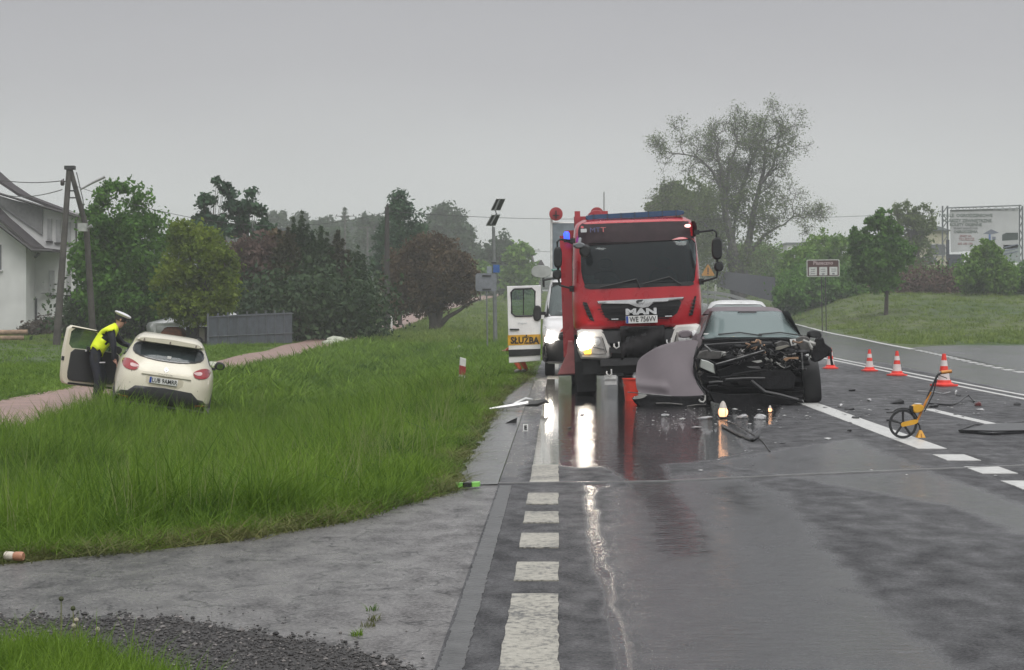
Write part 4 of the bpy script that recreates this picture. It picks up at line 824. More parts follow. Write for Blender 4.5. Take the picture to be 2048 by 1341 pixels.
# ------------------------------------------------------------------ the wrecked car
Z6 = zc(1240, 580, 4.1913); Z7 = zc(1370, 660, 6.606); WY = 31.0; WS_ = F/WY; WCX = 1517.0
def WP(a, b, Y=WY, z=Z6):
    px, py = z(a, b); s = F/Y; return ((px-HX)/s-(WCX-HX)/WS_, Y-WY, HC+(HY-py)/s)
BR = mat('brownish_grey_paint', (.17, .148, .16), .62, var=.08, nscale=2, spec=.25, bump=.05, bscale=200)
SH = mat('wreck_black', (.009, .009, .010), .75, var=.5, nscale=14, bump=.4, bscale=30, spec=.22); STL = mat('bare_metal', (.15, .15, .15), .5, metal=.6, var=.4, nscale=9, bump=.3)
GR = mat('grey_metal', (.085, .082, .078), .6, metal=.3, var=.3, nscale=9); PAL = mat('pale_plastic', (.34, .34, .32), .4, var=.2)
def make_wreck():
    rt = empty('wrecked_car', 'dark grey car with its front end torn off, in front of the fire engine', 'wrecked car', ((WCX-HX)/WS_, WY, 0), (0, 0, math.radians(-.5)))
    L = [(.22, .80, 1.15, 4.75, 6), (.4, .90, 1.05, 4.85, 7), (.65, .925, 1.0, 4.88, 7), (.9, .91, .98, 4.86, 7), (1.0, .88, .98, 4.85, 7), (1.045, .85, 1.06, 4.7, 7), (1.15, .79, 1.32, 4.45, 6), (1.3, .71, 1.70, 4.15, 6), (1.42, .635, 2.02, 3.8, 5), (1.485, .57, 2.28, 3.5, 4), (1.515, .44, 2.6, 3.2, 4)]
    C = [(.55, .82, 1.15, 4.4, 7), (1.0, .80, 1.2, 4.35, 6), (1.3, .66, 1.80, 4.05, 6), (1.45, .54, 2.25, 3.5, 4)]
    WN = [(-.82, .985), (.82, .985), (.62, 1.42), (.5, 1.445), (-.5, 1.445), (-.62, 1.42)]
    SW = [(1.55, 1.07), (3.9, 1.07), (3.6, 1.38), (2.1, 1.40)]
    me, tr = shell(L, C, [('y', WN, .5, 2.4), ('y', [(-.62, 1.15), (.62, 1.15), (.52, 1.40), (-.52, 1.40)], 3, 5), ('x', SW, -2, 2)])
    link('body', me, BR, rt, 35)
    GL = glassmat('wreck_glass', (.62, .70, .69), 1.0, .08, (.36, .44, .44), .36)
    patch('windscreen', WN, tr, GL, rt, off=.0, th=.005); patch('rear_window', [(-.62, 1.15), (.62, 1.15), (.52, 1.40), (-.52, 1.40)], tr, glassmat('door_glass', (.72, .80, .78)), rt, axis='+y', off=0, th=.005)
    for ax in ('-x', '+x'): patch('side_window', SW, tr, glassmat('van_glass', (.5, .56, .56)), rt, axis=ax, off=0, th=.005)
    for P in ([(-.825, 1.0), (-.80, 1.0), (-.605, 1.44), (-.625, 1.44)], [(.825, 1.0), (.80, 1.0), (.605, 1.44), (.625, 1.44)]): patch('screen_trim', P, tr, BLK, rt, off=.012, th=.015, rnd=0)
    mb = MB(); mb.prism([(-.16, 1.445), (.16, 1.445), (.06, 1.37), (-.06, 1.37)], 2.0, 2.06); mb.build('mirror_mount', mat('roof_lining', (.10, .095, .10), .7), rt)
    seat(rt, -.38, 2.5, .58); seat(rt, .38, 2.5, .58)
    mb = MB(); mb.box((-.06, 2.6, 1.22), (.22, .1, .2)); mb.build('folder', mat('pale_green_card', (.30, .42, .26), .6), rt)
    mb = MB(); mb.box((0, 1.5, .98), (1.5, .6, .12)); mb.build('dashboard', INT, rt)
    mb = MB(); mb.box((-.68, 1.26, 1.075), (.2, .02, .02)); mb.build('paper', WHT, rt)
    for x0 in (-.2, .45): mb = MB(); mb.tube([(x0+.35, 1.02, 1.05), (x0, 1.12, 1.10), (x0-.35, 1.08, 1.07)], .012, 6); mb.build('wiper', BLK, rt)
    for sx in (-1, 1):
        mb = MB(); mb.prism(smoothpoly([(sx*.93, 1.02), (sx*1.13, 1.0), (sx*1.17, 1.05), (sx*1.13, 1.13), (sx*.95, 1.13)], 1), 1.45, 1.65, .03); mb.box((sx*.92, 1.55, 1.02), (.12, .06, .05)); mb.build('wing_mirror', BR if sx < 0 else BLK, rt, 50)
    for x, y in ((-.80, 3.95), (.80, 3.95)): wheel(rt, (x, y, .33), .33, .22)
    wheel(rt, (-.78, .75, .32), .32, .22, steer=.15)
    wheel(rt, (.86, .45, .345), .345, .27, steer=-.05, lean=-.09)
    # cowl and dark engine bay bulk
    rr = np.random.default_rng(11)
    def lump(name, c, d, m, seed, k=.10, n=14):
        r = np.random.default_rng(seed); bm = bmesh.new(); bmesh.ops.create_cube(bm, size=1); bmesh.ops.subdivide_edges(bm, edges=bm.edges, cuts=n//2, use_grid_fill=True)
        for v in bm.verts:
            p = v.co; q = sum(math.sin(p.x*a+p.y*b+p.z*c_+e)*f for a, b, c_, e, f in [tuple(r.uniform(2, 15, 3))+(r.uniform(0, 6), r.uniform(.2, .5)) for _ in range(0)]) if False else 0
            f = math.sin(p.x*9+seed)*math.sin(p.z*11+seed*2)+.6*math.sin(p.x*23+p.z*17+seed)+.4*math.sin(p.y*19+p.z*29)
            v.co = Vector((p.x*d[0], p.y*d[1], p.z*d[2]))+p.normalized()*f*k*min(d)+Vector(r.normal(0, k*.12*min(d), 3))
        me = bpy.data.meshes.new(name); bm.to_mesh(me); bm.free(); o = link(name, me, m, rt, 30); o.location = c; return o
    lump('engine_bay', (-.02, .62, .50), (1.60, .75, .62), SH, 3, .10, 22)
    lump('bulkhead', (0, .98, .88), (1.62, .2, .22), SH, 4, .08)
    lump('engine_block', (.05, .5, .80), (.75, .5, .22), SH, 7, .15)
    lump('undertray', (-.02, .35, .16), (1.45, .6, .2), SH, 9, .12)
    def bar(name, pts, r, m, Y=30.75, z=Z7, n=7):
        mb = MB(); P = []
        for q in pts: P.append(WP(q[0], q[1], q[2] if len(q) > 2 else Y, z))
        mb.tube(P, r, n); return mb.build(name, m, rt)
    def plat(name, pts, m, Y=30.75, th=.05, bev=.012, z=Z7):
        mb = MB(); P = [WP(a, b, Y, z) for a, b in pts]; mb.prism([(p[0], p[2]) for p in P], Y-WY, Y-WY+th, bev); return mb.build(name, m, rt, 40)
    bar('cowl_edge', [(240, 175), (500, 145), (900, 125), (1200, 118), (1500, 135), (1620, 180)], .018, SH, 31.9)
    bar('bonnet_gap_seal', [(220, 205), (520, 180), (900, 165), (1150, 170)], .014, mat('dark_steel', (.03, .03, .032), .5), 31.6)
    plat('inner_wing', [(165, 320), (215, 285), (330, 262), (420, 285), (540, 290), (550, 350), (480, 385), (330, 392), (150, 380)], GR, 31.0, .3, .03)
    plat('reservoir', [(490, 290), (545, 295), (548, 350), (480, 355)], PAL, 30.9, .1, .02)
    hl = plat('headlight', [(195, 470), (215, 390), (310, 412), (385, 455), (405, 588), (300, 545), (200, 500)], mat('headlamp_plastic', (.36, .38, .35), .15, coat=.8), 30.68, .12, .03)
    plat('headlight_surround', [(140, 400), (180, 375), (330, 395), (420, 440), (430, 610), (310, 580), (170, 530)], SH, 30.74, .12, .02)
    bar('wing_edge', [(250, 190), (180, 270), (130, 380), (125, 480), (160, 640), (230, 760), (320, 830)], .022, SH, 30.65)
    bar('brace', [(255, 205), (300, 240), (345, 290)], .02, STL, 30.8)
    plat('support_bar', [(410, 455), (1050, 275), (1060, 300), (640, 440), (420, 490)], SH, 30.7, .06)
    bar('bar_edge', [(410, 455), (700, 375), (1050, 272)], .011, STL, 30.66)
    plat('radiator_panel', [(430, 540), (760, 420), (1030, 310), (1060, 470), (860, 560), (450, 640)], SH, 30.85, .06)
    plat('torn_plastic', [(880, 415), (1010, 400), (1025, 425), (960, 440)], PAL, 30.7, .02, .004)
    plat('torn_bracket', [(820, 485), (980, 480), (1010, 520), (850, 500)], STL, 30.72, .02, .004)
    for i, (a, b, c, d) in enumerate(((480, 640, 820, 590), (540, 655, 1060, 640), (620, 600, 1080, 535), (300, 625, 460, 640), (320, 700, 500, 690), (300, 760, 440, 740))):
        bar('bumper_bar', [(a, b), ((a+c)/2, (b+d)/2-8), (c, d)], .02, [SH, mat('dark_steel', (.03, .03, .032), .5), SH][i % 3], 30.68)
    plat('lower_grille', [(470, 620), (900, 560), (1100, 540), (1400, 540), (1470, 620), (1440, 780), (1100, 790), (870, 670), (700, 690), (480, 700)], SH, 30.8, .1, .02)
    bar('hanging_strip', [(880, 675), (1060, 820), (1220, 850), (1500, 925)], .026, mat('dark_steel', (.03, .03, .032), .5), 30.5)
    bar('hanging_strip', [(1060, 822), (1300, 905), (1560, 950)], .02, SH, 30.5)
    plat('valance', [(300, 820), (560, 860), (1000, 850), (1400, 920), (1560, 945), (1400, 985), (1060, 1000), (620, 1010), (380, 960)], SH, 30.6, .3, .03)
    plat('crumpled_wing', smoothpoly([(1700, 250), (1740, 200), (1740, 130), (1790, 95), (1840, 112), (1850, 180), (1900, 215), (1950, 250), (1938, 340), (1850, 365), (1790, 415), (1700, 430), (1660, 330)], 1, 20), SH, 30.7, .28, .03)
    plat('torn_liner', [(1895, 300), (1940, 250), (1945, 380), (1968, 470), (1930, 468), (1918, 360)], SH, 30.66, .04, .01)
    # right suspension tower, hoses, bits
    plat('air_box', [(1195, 180), (1280, 145), (1370, 165), (1380, 200), (1210, 225)], GR, 31.2, .25, .02)
    plat('bracket', [(1200, 230), (1350, 200), (1390, 215), (1250, 265), (1200, 270)], mat('aged_plastic', (.20, .19, .16), .5), 31.0, .05)
    mb = MB(); c = WP(1560, 205, 31.2, Z7); mb.lathe([(.13, 0), (.15, .03), (.12, .05), (.07, .02), (0, .02)], (c[0], c[1], c[2]), 20, 'y'); mb.lathe([(.07, -.03), (.07, .0), (.02, 0), (0, -.03)], (c[0], c[1], c[2]), 16, 'y'); mb.build('strut_tower', GR, rt)
    mb = MB(); c = WP(1550, 290, 30.95, Z7); mb.lathe([(.10, -.03), (.12, 0), (.09, .03), (0, .03)], c, 20, 'z'); mb.build('spring_cup', mat('dark_steel', (.03, .03, .032), .5), rt)
    bar('rod', [(1545, 300), (1552, 420), (1558, 525)], .012, STL, 30.7)
    bar('wing_flange', [(1560, 140), (1640, 170), (1675, 240), (1690, 310), (1665, 370)], .022, PAL, 30.75)
    bar('wing_remnant', [(1640, 160), (1720, 190), (1750, 235), (1725, 260)], .03, PAL, 30.8)
    plat('evidence_card', [(1383, 125), (1462, 118), (1478, 200), (1405, 212)], WHT, 30.95, .01, .0); x = WP(1430, 165, 30.93, Z7); text('card_number', '0', .085, LET, rt, (x[0], x[1]-.005, x[2]), rot=(math.pi/2, .1, 0), bold=.003)
    mats = [SH, GR, STL, mat('hose_black', (.02, .02, .02), .3), mat('copper_tone', (.28, .17, .10), .4), PAL, SH, mat('hose_black', (.02, .02, .02), .3)]
    for i in range(46):
        a = rr.uniform(560, 1520) if i % 3 else rr.uniform(1000, 1520); b = rr.uniform(230, 520) if i % 4 else rr.uniform(150, 300); P = [(a, b, 30.75+rr.uniform(0, .3))]
        for k in range(rr.integers(2, 5)): a += rr.uniform(-70, 90); b += rr.uniform(-50, 60); P.append((min(a, 1600), b, 30.75+rr.uniform(0, .3)))
        if len(P) >= 3:
            Pv = [np.array(WP(p[0], p[1], p[2], Z7)) for p in P]; S_ = spline(Pv, 4); mb = MB(); mb.tube([tuple(p) for p in S_], rr.uniform(.005, .016), 6); mb.build('hose', mats[i % 8], rt)
    for i in range(34):
        a, b = rr.uniform(1000, 1500), rr.uniform(260, 520)
        if i > 22: a, b = rr.uniform(560, 1000), rr.uniform(250, 330)
        w, h = rr.uniform(15, 60), rr.uniform(10, 30); mb = MB(); c = WP(a, b, 30.8+rr.uniform(0, .25), Z7); R_ = Matrix.Rotation(rr.uniform(-.8, .8), 3, 'Y') @ Matrix.Rotation(rr.uniform(-.6, .6), 3, 'X'); mb.box(c, (w/800, .05, h/800), R_, rr.uniform(.5, 1)); mb.build('engine_part', [SH, STL, GR, SH, SH, mat('dark_steel', (.03, .03, .032), .5), SH, GR, SH, PAL, SH][i % 11], rt)
    plat('copper_pipe', [(1300, 390), (1340, 365), (1500, 360), (1505, 385), (1380, 385), (1330, 420)], mat('copper_tone', (.28, .17, .10), .4), 30.72, .04, .008)
    return rt
make_wreck()
# the torn-off bonnet standing against the car, the bumper under it
Z6p = [(145, 640), (165, 580), (250, 520), (330, 475), (430, 445), (560, 425), (680, 425), (655, 480), (632, 560), (622, 640), (628, 720), (650, 790), (690, 850), (715, 885), (560, 893), (420, 890), (300, 880), (150, 868), (130, 760)]
def make_bonnet():
    Y = 30.5; s = F/Y; c0 = Z6(420, 890); ox, oz = (c0[0]-HX)/s, HC+(HY-c0[1])/s
    P = [((Z6(a, b)[0]-HX)/s-ox, HC+(HY-Z6(a, b)[1])/s-oz) for a, b in Z6p]
    n = 40
    # curved sheet: project the outline on a bowed surface
    g = MB(); V = []; Fc = []
    for j in range(n):
        for i in range(n):
            x = -1.2+2.6*i/(n-1); z = -.6+2.0*j/(n-1); y = .35*z+.10*math.sin((x+.1)*2.1)**2-.10*math.exp(-((z-.12+.1*x)/.05)**2)*(.55 if x < 0 else .0)-.03*math.sin(x*6+z*3); V.append((x, y, z))
    for j in range(n-1):
        for i in range(n-1): a = j*n+i; Fc.append((a, a+1, a+n+1, a+n))
    me = npmesh('s', V, Fc); tr = bvh(me)
    rt = empty('torn_bonnet', 'brownish grey torn-off bonnet panel standing on edge left of the wrecked car', 'car panel', (ox, Y, oz))
    patch('panel', P, tr, BR, rt, off=0, th=.02, rnd=1, step=.05, smooth=70)
    mb = MB(); q = [Vector(p) for p in P][12:]+[Vector(P[0])]
    def yy(x, z): return tr.ray_cast(Vector((x, -5, z)), Vector((0, 1, 0)))[0].y
    E = [P[i] for i in (7, 8, 9, 10, 11, 12, 13)]; mb.tube([(x+.012, yy(x, z)+.01, z) for x, z in E], .016, 8); mb.build('edge_seal', BLK, rt)
    mb = MB(); mb.tube([(P[18][0]-.12, -.05, P[17][1]+.02), (P[17][0], yy(*P[17]), P[17][1]), (P[15][0], yy(*P[15]), P[15][1]-.0), (P[13][0], yy(*P[13]), P[13][1])], .008, 6); mb.build('bright_edge', STL, rt)
    return rt
make_bonnet()
def make_bumper():
    Y = 30.35; s = F/Y; rt = empty('fallen_bumper', 'black torn-off bumper lying on the road under the grey bonnet panel', 'bumper', ((1345-HX)/s, Y, 0))
    def q(a, b): px, py = Z6(a, b); return ((px-1345)/s, HC+(HY-py)/s)
    mb = MB(); mb.prism(smoothpoly([q(100, 905), q(230, 885), (q(330, 890)), q(560, 898), q(720, 890), q(735, 990), q(560, 1005), q(330, 1012), q(200, 1005), q(130, 960)], 1), -.05, .42, .04); mb.build('shell', SH, rt)
    mb = MB(); mb.prism(smoothpoly([q(100, 912), q(150, 880), q(235, 876), q(200, 905), q(130, 918)], 1), -.075, -.03, .006); mb.build('lamp', mat('smoked_lamp', (.28, .28, .26), .2, coat=.6), rt)
    for a, b, c, d in ((300, 950, 520, 960), (560, 975, 715, 960), (270, 985, 440, 990)): p0, p1 = q(a, b), q(c, d); mb = MB(); mb.tube([(p0[0], -.07, p0[1]), ((p0[0]+p1[0])/2, -.09, (p0[1]+p1[1])/2+.01), (p1[0], -.07, p1[1])], .012, 6); mb.build('grille_slat', GR, rt)
    x, z = q(685, 915); mb = MB(); mb.tube([(x+.045, -.09, z+.06), (x+.045, -.1, z-.01), (x+.015, -.1, z-.045), (x-.03, -.1, z-.035), (x-.05, -.1, z-.005)], .014, 8); mb.build('clip', PAL, rt)
make_bumper()
# ------------------------------------------------------------------ light car in the ditch
CRM = mat('cream_paint', (.66, .62, .50), .3, var=.05, nscale=2, coat=.5, bump=.03, bscale=200)
def make_ditch_car():
    Y = 35.7; cx = 316; X = (cx-HX)/F*Y; z0 = -.57; yaw = math.atan(-X/Y)
    rt = empty('ditch_car', 'cream hatchback tilted in the ditch with its front left door open, seen from behind', 'car', (X, Y, z0), (math.radians(1.0), math.radians(8.6), yaw))
    L = [(.30, .80, .18, 3.95, 6), (.42, .87, .03, 4.05, 7), (.55, .895, .0, 4.1, 6), (.75, .89, .015, 4.1, 6), (.92, .875, .06, 4.0, 5.5), (1.02, .845, .11, 3.6, 5), (1.10, .80, .17, 3.0, 5), (1.25, .725, .29, 2.75, 5), (1.38, .655, .40, 2.5, 4.5), (1.44, .62, .30, 2.35, 4.5), (1.50, .57, .34, 2.1, 4.5), (1.55, .48, .60, 1.9, 4)]
    C = [(.45, .78, .5, 3.1, 6), (1.0, .77, .32, 2.95, 5), (1.25, .66, .42, 2.7, 5), (1.42, .56, .55, 2.3, 4)]
    RW = [(-.61, 1.34), (-.50, 1.395), (0, 1.41), (.50, 1.395), (.61, 1.34), (.63, 1.24), (.55, 1.17), (.28, 1.125), (0, 1.115), (-.28, 1.125), (-.55, 1.17), (-.63, 1.24)]
    SWr = [(.55, 1.12), (1.45, 1.08), (1.45, 1.40), (.85, 1.40)]; SWf = [(1.5, 1.06), (2.65, 1.04), (2.15, 1.40), (1.5, 1.41)]
    DO = [(1.5, .36), (2.62, .36), (2.68, .9), (2.66, 1.04), (2.2, 1.42), (1.5, 1.43)]
    me, tr = shell(L, C, [('y', RW, -.5, .7), ('x', SWr, -2, 2), ('x', SWf, 0, 2), ('x', DO, -2, -.3)])
    # wheel arches
    cut = []
    for x, y in ((-.8, .72), (.8, .72), (-.8, 3.3), (.8, 3.3)): mb = MB(); mb.lathe([(.36, -.25), (.36, .25)], (x, y, .33), 24, 'x'); cut.append(mb.mesh('c'))
    me = boolean(me, cut); link('body', me, CRM, rt, 38)
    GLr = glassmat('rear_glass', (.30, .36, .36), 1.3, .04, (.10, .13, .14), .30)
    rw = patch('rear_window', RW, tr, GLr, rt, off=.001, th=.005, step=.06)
    k = .965; SR = [(a*k, 1.265+(b-1.265)*k) for a, b in RW]
    mb = MB(); P = smoothpoly(RW, 1)
    pr = []
    for p in P+[P[0]]:
        h = tr.ray_cast(Vector((p.x, -5, p.y)), Vector((0, 1, 0)))[0]; pr.append((h.x, h.y-.004, h.z))
    mb.tube(pr, .020, 6, False); mb.build('window_seal', BLKG, rt)
    patch('side_window', SWr, tr, GLr, rt, axis='-x', off=.0, th=.005); patch('side_window', SWr, tr, GLr, rt, axis='+x', off=.0, th=.005); patch('side_window', SWf, tr, GLr, rt, axis='+x', off=.0, th=.005)
    seat(rt, -.36, 1.9, .55); seat(rt, .36, 1.9, .55)
    mb = MB(); mb.prism(smoothpoly([(-.62, 0), (.62, 0), (.58, .5), (-.58, .5)], 1), 0, .12, .03); s_ = mb.build('rear_bench', SEAT, rt); s_.location = (0, .85, .62)
    for x in (-.35, .35): mb = MB(); mb.prism(smoothpoly([(-.12, 0), (.12, 0), (.11, .17), (-.11, .17)], 1), 0, .08, .03); o = mb.build('headrest', mat('light_seat_cloth', (.24, .26, .27), .9), s_); o.location = (x, .0, .52)
    mb = MB(); mb.box((.02, .215, 1.19), (.07, .006, .05)); mb.build('sticker', WHT, rt)
    # spoiler with its brake lamp gap, tail lamps
    mb = MB(); mb.prism(smoothpoly([(-.60, 1.425), (.60, 1.425), (.55, 1.49), (0, 1.515), (-.55, 1.49)], 1), .20, .55, .03); mb.build('spoiler', CRM, rt, 50)
    for x in (-.46, 0, .46): mb = MB(); mb.box((x, .21, 1.45), (.035, .04, .05), None, .6); mb.build('spoiler_mark', mat('dark_mark', (.16, .13, .11), .5), rt)
    LR = mat('tail_lamp_red', (.30, .012, .018), .12, coat=.9); LC = mat('tail_lamp_clear', (.62, .42, .42), .12, coat=.9)
    for sx in (-1, 1):
        P = [(sx*.80, 1.0), (sx*.79, 1.06), (sx*.70, 1.085), (sx*.60, 1.065), (sx*.50, 1.01), (sx*.475, .975), (sx*.52, .90), (sx*.62, .885), (sx*.75, .91)]
        o = patch('tail_lamp', P, tr, LR, rt, off=.018, th=.03, step=.05, rnd=2)
        patch('reversing_lamp', [(sx*.64, 1.02), (sx*.5, .995), (sx*.485, .975), (sx*.55, .945), (sx*.64, .955)], tr, LC, o, off=.024, th=.01, step=.05)
    patch('handle_strip', [(-.40, .905), (.42, .905), (.46, .855), (-.42, .855)], tr, CRM, rt, off=.035, th=.04, step=.06, rnd=0)
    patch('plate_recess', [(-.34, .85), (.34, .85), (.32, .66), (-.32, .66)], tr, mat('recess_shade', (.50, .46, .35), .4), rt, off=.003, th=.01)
    patch('emblem', [(.0, 1.01), (.035, .97), (.0, .925), (-.035, .97)], tr, CHR, rt, off=.02, th=.01, rnd=0, step=.03); patch('emblem_centre', [(.0, .99), (.018, .965), (.0, .94), (-.018, .965)], tr, BLKG, rt, off=.026, th=.01, rnd=0, step=.03)
    text('lettering', 'CAPTUR', .045, mat('worn_chrome', (.42, .40, .33), .3, metal=.5), rt, (0, -.03, .88), ext=.002, xs=1.5)
    plate(rt, (-.02, -.02, .765), 'LUB 9AMRR', .50, .11, front=False)
    patch('rear_bumper', [(-.885, .50), (-.62, .52), (-.50, .625), (0, .65), (.50, .625), (.62, .52), (.885, .50), (.86, .30), (-.86, .30)], tr, mat('charcoal_bumper', (.028, .028, .030), .5), rt, off=.022, th=.03, step=.06, rnd=0)
    for x in (-.68, .68): patch('reflector', [(x-.09, .42), (x+.09, .42), (x+.09, .37), (x-.09, .37)], tr, mat('amber_reflector', (.35, .09, .03), .2), rt, off=.03, th=.02, rnd=0)
    for x in (-.60, .60): patch('panel_seam', [(x-.004, .66), (x+.004, .66), (x+.004, .88), (x-.004, .88)], tr, mat('seam_dark', (.12, .11, .09), .6), rt, off=.003, th=.006, rnd=0, step=.1)
    mb = MB(); mb.box((.0, 1.9, .30), (1.4, 3.2, .22)); mb.box((.15, .25, .26), (.9, .35, .10)); mb.build('underbody', BLK, rt)
    mb = MB(); mb.tube([(.45, .1, .27), (.45, .5, .25)], .04, 10); mb.build('exhaust', mat('dark_steel', (.03, .03, .032), .5), rt)
    for x, y in ((-.77, .72), (.77, .72), (-.77, 3.3), (.77, 3.3)): wheel(rt, (x, y, .32), .32, .21)
    mb = MB(); mb.prism(smoothpoly([(.90, 1.00), (1.08, .99), (1.12, 1.09), (1.05, 1.15), (.93, 1.14)], 2), 2.55, 2.75, .03); mb.box((.88, 2.62, 1.0), (.12, .06, .05)); m_ = mb.build('wing_mirror', BLK, rt, 50)
    mb = MB(); mb.prism(smoothpoly([(.95, 1.02), (1.06, 1.01), (1.08, 1.09), (1.03, 1.12), (.96, 1.11)], 1), 2.535, 2.56); mb.build('mirror_glass', MIRR, m_)
    # the open front door: frame, inner trim, window
    hinge = Vector((-.86, 2.66, 0)); d = bpy.data.objects.new('open_door', None)
    a = math.radians(-65); M = Matrix.Translation(hinge) @ Matrix.Rotation(a, 4, 'Z')
    # in door space x = -length (0 at the hinge), z up; the inner side faces +y (towards the rear after opening)
    P = [(0, .34), (0, .98), (-.10, 1.03), (-.52, 1.42), (-1.14, 1.46), (-1.17, .95), (-1.13, .42), (-1.05, .34)]
    Wn = [(-.14, 1.05), (-.54, 1.385), (-1.08, 1.41), (-1.09, 1.03)]
    mb = MB(); mb.prism(smoothpoly(P, 1), -.05, .05, .02); me = mb.mesh('d'); mb = MB(); mb.prism(smoothpoly(Wn, 1), -1, 1); me = boolean(me, [mb.mesh('c')])
    me.transform(Matrix.Rotation(math.radians(-90), 4, 'Z') @ Matrix.Identity(4)); 
    dr = link('open_door', me, CRM, rt, 40); dr.matrix_local = Matrix.Translation(hinge) @ Matrix.Rotation(math.radians(115), 4, 'Z')
    def dp(name, poly, y0, y1, m, bev=0):
        mb = MB(); mb.prism(poly, y0, y1, bev); me = mb.mesh(name); me.transform(Matrix.Rotation(math.radians(-90), 4, 'Z')); return link(name, me, m, dr, 40)
    # after the transform: door length runs along +y locally at hinge; flip to rear
    dp('door_trim', smoothpoly([(-.06, .44), (-.06, 1.0), (-.14, 1.04), (-1.03, 1.02), (-1.04, .5), (-.98, .42)], 1), -.075, -.05, INT, .01)
    dp('window_frame', smoothpoly([(-.14, 1.05), (-.16, 1.05), (-.56, 1.385), (-1.08, 1.41), (-1.08, 1.43), (-.54, 1.41)], 0), -.06, -.04, BLK)
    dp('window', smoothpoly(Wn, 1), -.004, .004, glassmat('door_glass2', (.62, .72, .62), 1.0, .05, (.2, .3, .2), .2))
    dp('door_latch', [(-1.165, .78), (-1.14, .78), (-1.14, .86), (-1.165, .86)], -.055, .02, BLK)
    dp('sill_strip', [(-.1, .35), (-1.0, .35), (-1.0, .39), (-.1, .39)], -.056, -.04, BLK)
    dp('door_mirror', smoothpoly([(-.16, 1.0), (-.16, 1.16), (.0, 1.17), (.06, 1.1), (.0, 1.0)], 1), .06, .24, BLK, .02)
    return rt
DC = make_ditch_car()
# ------------------------------------------------------------------ people
SKIN = mat('skin', (.42, .24, .18), .5); NAVY = mat('navy_uniform', (.012, .014, .022), .7, var=.4, nscale=8, bump=.5, bscale=12)
def figure(root, J, E, Rr, classes, mats, vest=None):
    """one skinned body. J joints, E edges, Rr radii, classes: joint -> material slot"""
    names = list(J); me = bpy.data.meshes.new('b'); me.from_pydata([J[k] for k in names], [(names.index(a), names.index(b)) for a, b in E], [])
    o = bpy.data.objects.new('b', me); COL.objects.link(o); md = o.modifiers.new('s', 'SKIN'); md.use_smooth_shade = True
    for i, k in enumerate(names):
        sv = me.skin_vertices[0].data[i]; r = Rr[k]; sv.radius = r if isinstance(r, tuple) else (r, r); sv.use_root = (k == 'pelvis')
    o.modifiers.new('d', 'SUBSURF').levels = 2
    r = bpy.data.meshes.new_from_object(o.evaluated_get(bpy.context.evaluated_depsgraph_get())); bpy.data.objects.remove(o)
    body = link('body', r, mats, root, None)
    segs = [(Vector(J[a]), Vector(J[b]), classes.get(b, classes.get(a, 0)), (a, b)) for a, b in E]; ves = []
    for p in r.polygons:
        c = p.center; best = None
        for a, b, k, ab in segs:
            d = b-a; t = max(0, min(1, (c-a).dot(d)/max(d.dot(d), 1e-9))); q = (c-a-d*t).length
            if best is None or q < best[0]: best = (q, k, ab)
        p.material_index = best[1]; p.use_smooth = True; ves.append(best[2])
    if vest:
        bm = bmesh.new(); bm.from_mesh(r); bm.faces.ensure_lookup_table(); bm.normal_update()
        for v in bm.verts: v.co += v.normal*.022
        bmesh.ops.delete(bm, geom=[f for f, ab in zip(list(bm.faces), ves) if ab not in vest[1]], context='FACES'); m2 = bpy.data.meshes.new('vest'); bm.to_mesh(m2); bm.free(); m2.materials.clear()
        v = link('hi_vis_vest', m2, vest[0], root, None); v.modifiers.new('s', 'SOLIDIFY').thickness = .012
        m2.polygons.foreach_set('material_index', [0]*len(m2.polygons))
    return body
def fingers(J, E, R_, wrist, name, direction, side):
    w = Vector(J[wrist]); d = Vector(direction).normalized(); s = Vector(side).normalized(); up = d.cross(s)
    J[name+'palm'] = tuple(w+d*.06); E.append((wrist, name+'palm')); R_[name+'palm'] = (.036, .018)
    for i, l in enumerate((.062, .072, .066, .05)):
        b = w+d*.085+s*(.027-.018*i); k = name+'f%d' % i
        J[k+'a'] = tuple(b); J[k+'b'] = tuple(b+d*l*.55+up*.008); J[k+'c'] = tuple(b+d*l*.9+up*.028)
        E += [(name+'palm', k+'a'), (k+'a', k+'b'), (k+'b', k+'c')]
        for q, r in zip('abc', (.010, .009, .008)): R_[k+q] = r
    J[name+'t1'] = tuple(w+d*.035+s*.04); J[name+'t2'] = tuple(w+d*.075+s*.055+up*.01); E += [(name+'palm', name+'t1'), (name+'t1', name+'t2')]; R_[name+'t1'] = .012; R_[name+'t2'] = .009
